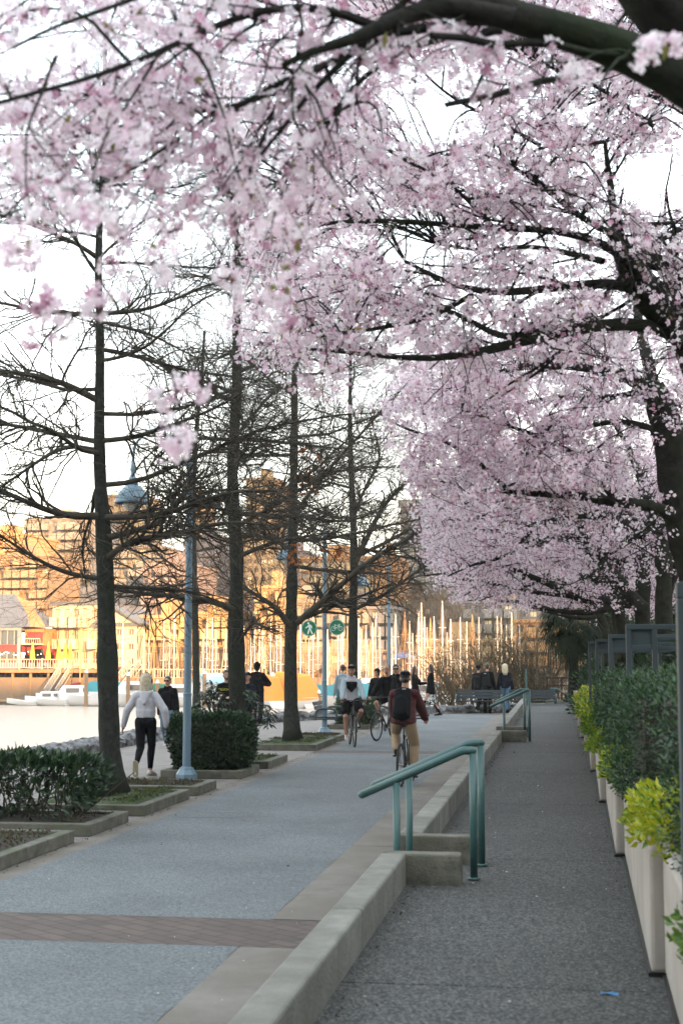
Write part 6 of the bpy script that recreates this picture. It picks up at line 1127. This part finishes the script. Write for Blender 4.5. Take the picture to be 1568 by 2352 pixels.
building('low grey block at the far left behind the restaurant', -60, 110, 1280, 1420, 200, beige, 6, 9, ww=.7)
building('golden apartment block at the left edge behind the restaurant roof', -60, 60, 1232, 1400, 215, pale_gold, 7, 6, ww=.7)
building('grey glass block between the nearest bare trunk and the nearest lamp post', 262, 372, 1260, 1430, 205, stone2, 8, 6, wm=pane2, ww=.8, wh=.65)
building('ochre block just right of the nearest lamp post', 425, 505, 1235, 1430, 215, pink, 9, 5, ww=.7)
building('grey-mauve block on the slope between the first two bare trunks', 330, 440, 1300, 1430, 185, pink, 6, 7, ww=.6)
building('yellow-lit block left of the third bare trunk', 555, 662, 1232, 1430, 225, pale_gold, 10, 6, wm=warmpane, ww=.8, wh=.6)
building('grey slab block behind the upper twigs of the third bare tree', 640, 700, 1270, 1430, 210, pink, 8, 4, ww=.6)
building('brown slab block right of the round-windowed tower', 1055, 1120, 1245, 1480, 215, brn, 8, 4, ww=.5)
building('orange block right of the round-windowed tower, behind the cherry crowns', 1070, 1180, 1290, 1500, 205, orangew, 6, 5, ww=.6)
building('white balconied block above the masts at the right, below the cherry crowns', 1016, 1180, 1385, 1520, 175, stone2, 4, 7, ww=.7, group=G2)
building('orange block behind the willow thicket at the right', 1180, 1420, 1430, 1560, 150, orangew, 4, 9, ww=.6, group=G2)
building('cream terrace behind the thicket and the benches', 960, 1180, 1475, 1570, 150, cream, 3, 9, group=G2, name='waterfront_terrace', wm=warmpane, ww=.75)
building('dark timber undercroft beneath the pale terraces between the first two bare trunks', 314, 546, 1493, 1562, 148.5, dkwood, 2, 12, balc=False, group=G2, name='waterfront_terrace', ww=.55, wh=.6)
building('dark timber undercroft between the second and third bare trunks', 586, 652, 1493, 1562, 149.5, dkwood, 2, 4, balc=False, group=G2, name='waterfront_terrace', ww=.55, wh=.6)
building('dark shopfront base behind the green signs and the fourth bare trunk', 652, 905, 1500, 1566, 156, brn, 2, 12, balc=False, group=G2, name='waterfront_terrace', ww=.6, wh=.6)
building('dark brown block and wooded slope right of the farthest lamp post', 905, 1014, 1372, 1510, 188, dkwood, 6, 5, balc=False, ww=.5)
building('grey-brown block low behind the palm and the lowest cherry boughs', 1110, 1340, 1350, 1500, 232, stone2, 6, 9, balc=False, ww=.6)
# round-windowed tower
def round_tower():
    x0, x1, z0, z1 = frame_at(918, 1056, 1152, 1480, 236); t = thing('apartment_tower', 'pale beige tower with rows of round windows behind the cherry crowns', 'building', (x0, 236, z0), R(-4), 'apartment blocks across the harbour'); W = x1-x0; H = z1-z0; b = MB(); b.box(0, W, .3, 16, 0, H); b.box(-.3, W+.3, -.2, .35, H-.9, H+.3); b.build('wall', stone2, t); px = W/138.
    q = MB(); a = np.linspace(0, 2*math.pi, 24, endpoint=False); r = 9.5*px; q.poly([(r*math.cos(v), -.02, r*math.sin(v)) for v in a], [(r*math.cos(v), .25, r*math.sin(v)) for v in a], 0); q.bar((-r, -.06, 0), (r, -.06, 0), .12, .08, 1); q.bar((-r*.9, -.06, r*.4), (r*.9, -.06, r*.4), .08, .06, 1); q.bar((0, -.06, -r), (0, -.06, r), .08, .12, 1); f = None
    for i in range(10):
        for j in range(4):
            lo = ((30+j*32)*px, .28, H-(20+29*i)*px*1.0-1.2)
            if lo[2] < 3: continue
            if f is None: f = q.build('round_window', [pane2, whitew], t, loc=lo)
            else: o = f.copy(); COL.objects.link(o); o.parent = t; o.location = lo
    b = MB(); b.box(W*.7, W*.95, 4, 9, H, H+3); b.build('roof_plant_room', stone2, t)
round_tower()
# bare hillside trees: winter wood behind the masts
def wood(label, xl, xr, Y, h, n, m):
    t = thing('winter_wood', label, 'trees', (0, Y, 0)); t['kind'] = 'stuff'; x0 = P(xl, 1500, Y)[0]; x1 = P(xr, 1500, Y)[0]; A = []; Rr = []
    for k in range(n): bx = rng.uniform(x0, x1); hh = h*rng.uniform(.6, 1); s = np.linspace(0, 1, 6)[:, None]; A.append(np.array([bx, rng.uniform(-3, 3), 0])+s*[rng.normal(0, .8), 0, hh]); Rr.append(np.linspace(.16, .03, 6))
    A = (np.array(A), np.array(Rr)); B2 = spawn(*A, n*14, (1., 3.2), (.3, 1.), K=5, wig=.15, rf=.5, rmin=.025, rtip=.5, up=.25); B3 = spawn(*B2, n*40, (.5, 1.5), (.3, 1.1), K=4, wig=.15, rmin=.018, rtip=.7)
    b = MB()
    for Pn, Rn, k in ((A[0], A[1], 5), (B2[0], B2[1], 3), (B3[0], B3[1], 3)): V, F = tubes(Pn, Rn, k); b.add(V, F)
    b.build('trunks', m, t)
wd = mat('winter_twig', (.12, .085, .06, 1), .9, c2=(.2, .14, .09, 1), ns=.5)
wood('band of leafless trees behind the masts, right of the far lamp post', 900, 1060, 168, 9.5, 44, wd); wood('leafless trees on the slope left of the second bare trunk', 240, 540, 165, 7.2, 26, wd); wood('leafless trees between the pale terraces and the signs', 640, 900, 166, 7.0, 24, wd)
# ================================================================ floats, boats, masts
def float_(xl, xr, yt, Y, label):
    x0 = P(xl, yt, Y)[0]; x1 = P(xr, yt, Y)[0]; t = thing('floating_dock', label, 'dock', (x0, Y, WZ)); b = MB(); b.box(0, x1-x0, 0, 2.2, .28, .42); b.build('deck', timber, t); b = MB(); b.box(.1, x1-x0-.1, .12, 2.1, -.2, .28); b.build('float', dkwood, t)
float_(-60, 130, 1612, 131, 'floating dock at the far left'); float_(100, 420, 1612, 133, 'floating dock under the gangways'); float_(400, 740, 1612, 129, 'floating dock with the boathouse and the orange-covered boats'); float_(740, 1200, 1612, 133, 'floating dock behind the cyclists')
hullm = mat('boat_white', (.66, .66, .68, 1), .3, k=1); hullb = mat('boat_blue', (.03, .07, .16, 1), .3); mastm = mat('mast_aluminium', (.85, .83, .78, 1), .5, k=1); woodm = mat('mast_wood', (.62, .34, .14, 1), .5); rigm = mat('rigging', (.55, .45, .35, 1), .5); covs = [mat('sail_cover_blue', (.05, .13, .35, 1), .8), mat('sail_cover_teal', (.05, .28, .32, 1), .8), mat('sail_cover_white', (.66, .64, .60, 1), .8), mat('sail_cover_orange', (.85, .26, .04, 1), .8, k=1), mat('sail_cover_red', (.35, .03, .03, 1), .8)]
def sailboat(hm, mm, cm, L=8.5, mh=10.5, ketch=False):
    t = thing('sailboat', '', 'sailboat', (0, 0, 0)); n = 9; s = np.linspace(0, 1, n); b = MB(); V = []
    for u in s:
        wv = 1.35*math.sin(min(1, u*1.15+.12)*math.pi*.5)**.7*(1 if u < .45 else max(.02, 1-((u-.45)/.55)**2.2)); sh = .95+.35*(u-.35)**2
        for a in np.linspace(-1, 1, 9): V.append((a*wv*(1 if abs(a) > .9 else .97), u*L-L*.5, sh-(1-abs(a)**2.6)*1.25))
    F = [[i*9+j, i*9+j+1, (i+1)*9+j+1, (i+1)*9+j] for i in range(n-1) for j in range(8)]; b.add(V, np.array(F)); b.add([V[i] for i in range(9)], [list(range(9))[::-1]]); b.build('hull', hm, t, smooth=True)
    b = MB(); Vd = []
    for i in range(n): Vd += [V[i*9], V[i*9+8]]
    b.add([(x, y, z-.02) for x, y, z in Vd], np.array([[2*i, 2*i+1, 2*i+3, 2*i+2] for i in range(n-1)])); b.build('deck', hullm, t)
    b = MB(); b.poly([(-.75, -L*.18, .95), (.75, -L*.18, .95), (.55, L*.22, .95), (-.55, L*.22, .95)], [(-.62, -L*.16, 1.45), (.62, -L*.16, 1.45), (.40, L*.16, 1.38), (-.40, L*.16, 1.38)]); b.build('cabin', hullm, t, bevel=.05)
    b = MB(); y0 = L*.10; b.tube([(0, y0, 1.3), (0, y0, 1.3+mh)], [.075, .05], 8); 
    for z in (.45, .72): b.tube([(-.55+z*.1, y0, 1.3+mh*z), (.55-z*.1, y0, 1.3+mh*z)], .025, 4)
    b.build('mast', mm, t); b = MB(); b.tube([(0, y0, 2.2), (0, -L*.36, 2.15)], .06, 6); b.build('boom', mm, t); b = MB(); b.tube([(0, y0-.1, 2.38), (0, -L*.1, 2.36), (0, -L*.34, 2.28)], [.16, .15, .08], 8); b.build('sail_cover', cm, t, smooth=True)
    b = MB(); top = (0, y0, 1.3+mh)
    for p in ((-1.2, y0-.2, 1.1), (1.2, y0-.2, 1.1), (0, L*.5, 1.1), (0, -L*.5, 1.1)): b.tube([top, p], .016, 3)
    b.tube([(0, L*.49, 1.2), (0, y0+.1, 1.3+mh*.97)], .035, 6); b.tube([(0, y0, 1.3+mh*.72), (0, -L*.36, 2.2)], .02, 3); b.tube([(-.5, y0, 1.3+mh*.45), (0, y0, 1.3+mh*.9)], .02, 3); b.tube([(.5, y0, 1.3+mh*.45), (0, y0, 1.3+mh*.9)], .02, 3); b.build('rigging', rigm if mm is mastm else woodm, t); return t
protos = [sailboat(hullm, mastm, covs[0]), sailboat(hullm, mastm, covs[2], 9.5, 12.0), sailboat(hullb, mastm, covs[1], 8, 9.6), sailboat(hullm, woodm, covs[4], 7.5, 9.0), sailboat(hullm, mastm, covs[3], 9, 11.2)]
pn = ['blue', 'white', 'teal', 'red', 'orange']; LM = [(0, 'the left edge'), (250, 'the nearest bare trunk'), (428, 'the nearest lamp post'), (544, 'the second bare trunk'), (668, 'the third bare trunk'), (741, 'the lamp post with the signs'), (810, 'the fourth bare trunk'), (882, 'the farthest lamp post'), (1010, 'the thicket'), (1100, 'the backpack walker'), (1300, 'the palm')]
MASTS = [(187, 1415, 3), (283, 1430, 0), (332, 1428, 1), (355, 1440, 3), (378, 1425, 0), (401, 1402, 1), (411, 1445, 3), (476, 1395, 1), (489, 1420, 4), (497, 1440, 2), (520, 1430, 0), (560, 1440, 0), (571, 1425, 3), (586, 1435, 2), (596, 1420, 4), (603, 1448, 1), (612, 1430, 3), (622, 1410, 0), (636, 1403, 1), (646, 1440, 2), (690, 1420, 0), (702, 1445, 3), (720, 1420, 1), (730, 1440, 4), (752, 1435, 2), (762, 1450, 3), (776, 1425, 0), (788, 1412, 1), (798, 1440, 3), (823, 1430, 0), (830, 1445, 2), (841, 1428, 1), (849, 1455, 3), (856, 1435, 4), (864, 1408, 0), (872, 1430, 1), (893, 1440, 3), (909, 1412, 2), (929, 1400, 3), (948, 1440, 0), (962, 1412, 1), (967, 1383, 1), (974, 1408, 2), (989, 1402, 3), (996, 1420, 0), (1015, 1376, 1), (1035, 1410, 2), (1056, 1398, 4), (1085, 1412, 3), (1100, 1410, 1), (1141, 1400, 0), (1150, 1425, 2), (1175, 1405, 1), (1192, 1425, 4), (1215, 1398, 0), (1232, 1415, 3)]
extra_ = [(294, 1438, 3), (312, 1445, 1), (343, 1450, 0), (366, 1436, 3), (391, 1448, 4), (438, 1430, 0), (449, 1446, 3), (459, 1436, 1), (468, 1450, 0), (508, 1446, 3), (577, 1450, 1), (591, 1446, 3), (608, 1456, 0), (629, 1438, 3), (684, 1450, 3), (696, 1436, 0), (710, 1455, 1), (726, 1450, 3), (757, 1458, 0), (770, 1440, 3), (783, 1450, 0), (793, 1455, 3), (827, 1462, 0), (836, 1440, 3), (845, 1470, 0), (860, 1450, 3), (900, 1450, 0), (921, 1436, 4), (940, 1425, 0), (956, 1440, 3), (981, 1432, 1), (1008, 1420, 3), (1027, 1436, 0), (1046, 1428, 1), (1071, 1432, 0), (1120, 1420, 3), (1163, 1432, 0), (1204, 1428, 1), (1224, 1432, 0)]
MASTS = sorted((x, y+(i*37 % 29)-8, k) for i, (x, y, k) in enumerate(MASTS+extra_[::2]) if x < 1200)
cntg = {}
words = ['first', 'second', 'third', 'fourth', 'fifth', 'sixth', 'seventh', 'eighth', 'ninth', 'tenth', 'eleventh', 'twelfth', 'thirteenth', 'fourteenth', 'fifteenth', 'sixteenth', 'seventeenth', 'eighteenth', 'nineteenth', 'twentieth', 'twenty-first', 'twenty-second', 'twenty-third', 'twenty-fourth']
for i, (px, yt, k) in enumerate(MASTS):
    Y = [136.5, 140, 146, 138, 143][i % 5]-(5 if px > 900 else 0); a = P(px, yt, Y); pr = protos[k]; mh = {0: 11.8, 1: 13.3, 2: 10.9, 3: 10.3, 4: 12.5}[k]; sc = (a[2]-WZ+.15)/mh; gi = max(j for j, (x, _) in enumerate(LM) if x <= px); lbn = cntg[gi] = cntg.get(gi, -1)+1
    nx = LM[gi+1][1] if gi+1 < len(LM) else 'the steel frames'; lb = f"moored sailboat with {pn[k]} sail cover, {words[lbn]} mast from the left between {LM[gi][1]} and {nx}"
    if len(lb.split()) > 16: lb = f"sailboat, {pn[k]} sail cover, {words[lbn]} mast right of {LM[gi][1]}"
    off = protos[k]; rz_ = [0, R(180), R(4), R(176)][i % 4]; Lb = {0: 8.5, 1: 9.5, 2: 8, 3: 7.5, 4: 9}[k]*.10; dy = Lb*sc*math.cos(rz_)
    if 'used' not in pr: pr['used'] = 1; o = pr; o.location = (a[0], Y-dy, WZ-.15); o.rotation_euler = (0, 0, rz_)
    else: o = copy_tree(pr, None, (a[0], Y-dy, WZ-.15), rz_)
    o.scale = (min(sc, 1.0), min(sc, 1.0), sc); o['label'] = lb; o['group'] = 'sailboats moored in the marina'
for pr in bpy.data.objects:
    if 'used' in pr.keys(): del pr['used']
# motor boats and dinghies low on the water
def motorboat(label, px, py, Y, L, rz, cab, cm, group='small boats along the docks', hm=None, canopy=None, ch=1.3):
    a = P(px, py, Y); t = thing('motorboat', label, 'boat', (a[0], Y, WZ), rz, group); n = 9; b = MB(); V = []; s = np.linspace(0, 1, n); wd_ = L*.17
    for u in s:
        wv = wd_*(1 if u < .4 else max(.03, 1-((u-.4)/.6)**2)); sh = L*.13+.45*max(0, u-.3)
        for q in np.linspace(-1, 1, 9): V.append((q*wv, u*L-L/2, sh-(1-abs(q)**3)*(L*.16)))
    b.add(V, np.array([[i*9+j, i*9+j+1, (i+1)*9+j+1, (i+1)*9+j] for i in range(n-1) for j in range(8)])); b.add([V[i] for i in range(9)], [list(range(9))[::-1]]); b.build('hull', hm or hullm, t, smooth=True)
    b = MB(); Vd = sum([[V[i*9], V[i*9+8]] for i in range(n)], []); b.add([(x*.96, y, z-.03) for x, y, z in Vd], np.array([[2*i, 2*i+1, 2*i+3, 2*i+2] for i in range(n-1)])); b.build('deck', hullm, t)
    if cab:
        h = L*.13; c = wd_*.8; b = MB(); b.poly([(-c, -L*.25, h-.05), (c, -L*.25, h-.05), (c*.8, L*.2, h-.05), (-c*.8, L*.2, h-.05)], [(-c*.85, -L*.2, h+L*.16), (c*.85, -L*.2, h+L*.16), (c*.65, L*.08, h+L*.16), (-c*.65, L*.08, h+L*.16)]); b.build('cabin', cm, t, bevel=.05)
        b = MB(); b.box(-c*.99, -c*.86, -L*.17, L*.02, h+L*.06, h+L*.12); b.box(c*.86, c*.99, -L*.17, L*.02, h+L*.06, h+L*.12); b.box(-c*.7, c*.7, -L*.245, -L*.22, h+L*.06, h+L*.12); b.build('cabin_window', pane, t)
    if canopy: b = MB(); h = L*.13; b.poly([(-wd_*1.02, -L*.47, h-.1), (wd_*1.02, -L*.47, h-.1), (wd_*.8, L*.34, h), (-wd_*.8, L*.34, h)], [(-wd_*.3, -L*.40, h+ch*.9), (wd_*.3, -L*.40, h+ch*.9), (wd_*.15, L*.02, h+ch), (-wd_*.15, L*.02, h+ch)]); b.build('tarp_cover', canopy, t, bevel=.12)
    return t
motorboat('small white dinghy at the far left dock', 51, 1612, 129.5, 3.0, R(90), False, None); motorboat('blunt white tender boat left of the nearest bare trunk', 107, 1612, 129.6, 4.6, R(80), True, hullm); motorboat('white runabout under the foot of the gangway', 160, 1610, 130.8, 6.5, R(95), True, hullm); motorboat('white boat with a dark stripe touching the nearest bare trunk', 196, 1612, 129.6, 7.0, R(84), False, None); motorboat('white boat with teal tarp left of the nearest bare trunk', 215, 1605, 132.5, 7.5, R(88), False, None, canopy=covs[1])
motorboat('white cabin cruiser behind the blonde walker', 300, 1612, 128.6, 8.0, R(92), True, hullm); motorboat('white launch with green canopy behind the blonde walker', 322, 1604, 131.8, 6.5, R(88), False, None, canopy=mat('green_canvas', (.03, .16, .10, 1), .8)); motorboat('white boat between the woman in sunglasses and the nearest lamp post', 408, 1612, 128.4, 7.0, R(90), True, hullm)
motorboat('orange tarp-covered boat between the second and third bare trunks', 612, 1612, 126.2, 5.4, R(35), False, None, canopy=covs[3], ch=2.3); motorboat('boat under a long red-orange cover left of the third bare trunk', 640, 1610, 127.6, 7.4, R(62), False, None, canopy=covs[3], ch=2.3); motorboat('boat under a dusty orange cover right of the third bare trunk', 706, 1611, 126.6, 5.4, R(-30), False, None, canopy=covs[3], ch=2.3); motorboat('small boat with light teal tarp left of the lamp post with the signs', 728, 1607, 129, 6.0, R(92), False, None, canopy=covs[1]); motorboat('white boat with blue-grey tarp behind the man in the pale shirt', 775, 1607, 128, 7.5, R(88), False, None, canopy=covs[1]); motorboat('white motor cruiser behind the cyclist in black', 850, 1606, 129, 9, R(92), True, hullm); motorboat('white cabin boat behind the dark-coated women', 968, 1606, 129, 8, R(88), True, hullm)
# boathouse
x0, x1, z0, z1 = frame_at(439, 474, 1580, 1615, 127.5); t = thing('boathouse', 'small white gabled boathouse with a pale blue roof on the float', 'boathouse', (x0, 127.5, WZ+.3)); W = x1-x0; H = 1.9; xe = P(520, 1600, 127.5)[0]-x0
b = MB(); b.box(0, W, 0, 7, 0, H); b.add([(0, 0, H), (W, 0, H), (W/2, 0, H+.8), (0, 7, H), (W, 7, H), (W/2, 7, H+.8)], [[0, 1, 2], [5, 4, 3]]); b.box(W, xe, .4, 6, 0, H*.95); b.build('wall', hullm, t)
b = MB(); b.bar((-.2, 3.5, H-.1), (W/2, 3.5, H+.82), 7.4, .1); b.bar((W+.2, 3.5, H-.1), (W/2, 3.5, H+.82), 7.4, .1); b.add([(W, .2, H*.96), (xe, .2, H*.96), (xe, 4, H+.85), (W*.5, 4, H+.85)], np.array([[0, 1, 2, 3]])); b.build('roof', bluer, t)
b = MB(); b.box(W*.38, W*.78, -.04, 0, .1, 1.15); b.build('door', pane2, t); b = MB(); b.box(W*.42, W*.62, -.04, 0, 1.4, 1.55); b.box(W*.42, W*.62, -.04, 0, 1.65, 1.95); b.build('vent', M['black'], t)
# mooring piles
pg = None
for i, (px, yt, yb, lb) in enumerate([(199, 1538, 1600, 'white-capped mooring pile left of the nearest bare trunk'), (295, 1545, 1600, 'mooring pile above the blonde walker, left one'), (362, 1562, 1600, 'mooring pile with a blue notice between the two women'), (470, 1540, 1612, 'mooring pile at the boathouse corner'), (560, 1545, 1600, 'mooring pile left of the man in the black hood'), (627, 1545, 1612, 'golden mooring pile between the orange-covered boats'), (732, 1585, 1618, 'short mooring pile beside the lamp post with the signs'), (800, 1560, 1610, 'mooring pile behind the cyclist in white'), (815, 1595, 1618, 'low mooring pile right of the cyclist in white')]):
    a = P(px, yt, 127); L = a[2]-WZ; t = thing('mooring_pile', lb, 'piling', (a[0], 127, WZ), group='mooring piles in the marina'); b = MB(); b.tube([(0, 0, -.5), (0, 0, L-.25)], .17, 10); b.build('pile', timber, t); b = MB(); b.lathe([(.19, L-.3), (.19, L-.15), (.02, L+.05)], 10); b.build('cap', hullm, t)
# blue market umbrella and awnings across the water
a = P(925, 1505, 142); t = thing('patio_umbrella', 'open blue umbrella among the masts right of the farthest lamp post', 'umbrella', (a[0], 142, 0)); b = MB(); b.tube([(0, 0, 0), (0, 0, 2.5)], .04, 6); b.build('pole', hullm, t); b = MB(); b.lathe([(1.5, 2.0), (.8, 2.3), (.03, 2.6)], 8); b.build('canopy', covs[0], t)
# ================================================================ evening air
hz = MB(); hz.box(-380, 300, -120, 330, -5, 125); ho = tag(hz.build('haze', []), kind='stuff'); hm_ = bpy.data.materials.new('haze'); hm_.use_nodes = True; hn = hm_.node_tree; hn.nodes.remove(hn.nodes['Principled BSDF'])
pv = hn.nodes.new('ShaderNodeVolumePrincipled'); pv.inputs['Color'].default_value = (1, .93, .86, 1); pv.inputs['Density'].default_value = .00035; hn.links.new(pv.outputs[0], hn.nodes['Material Output'].inputs['Volume']); ho.data.materials.append(hm_)
tag(ho, 'thin warm evening haze over the water')
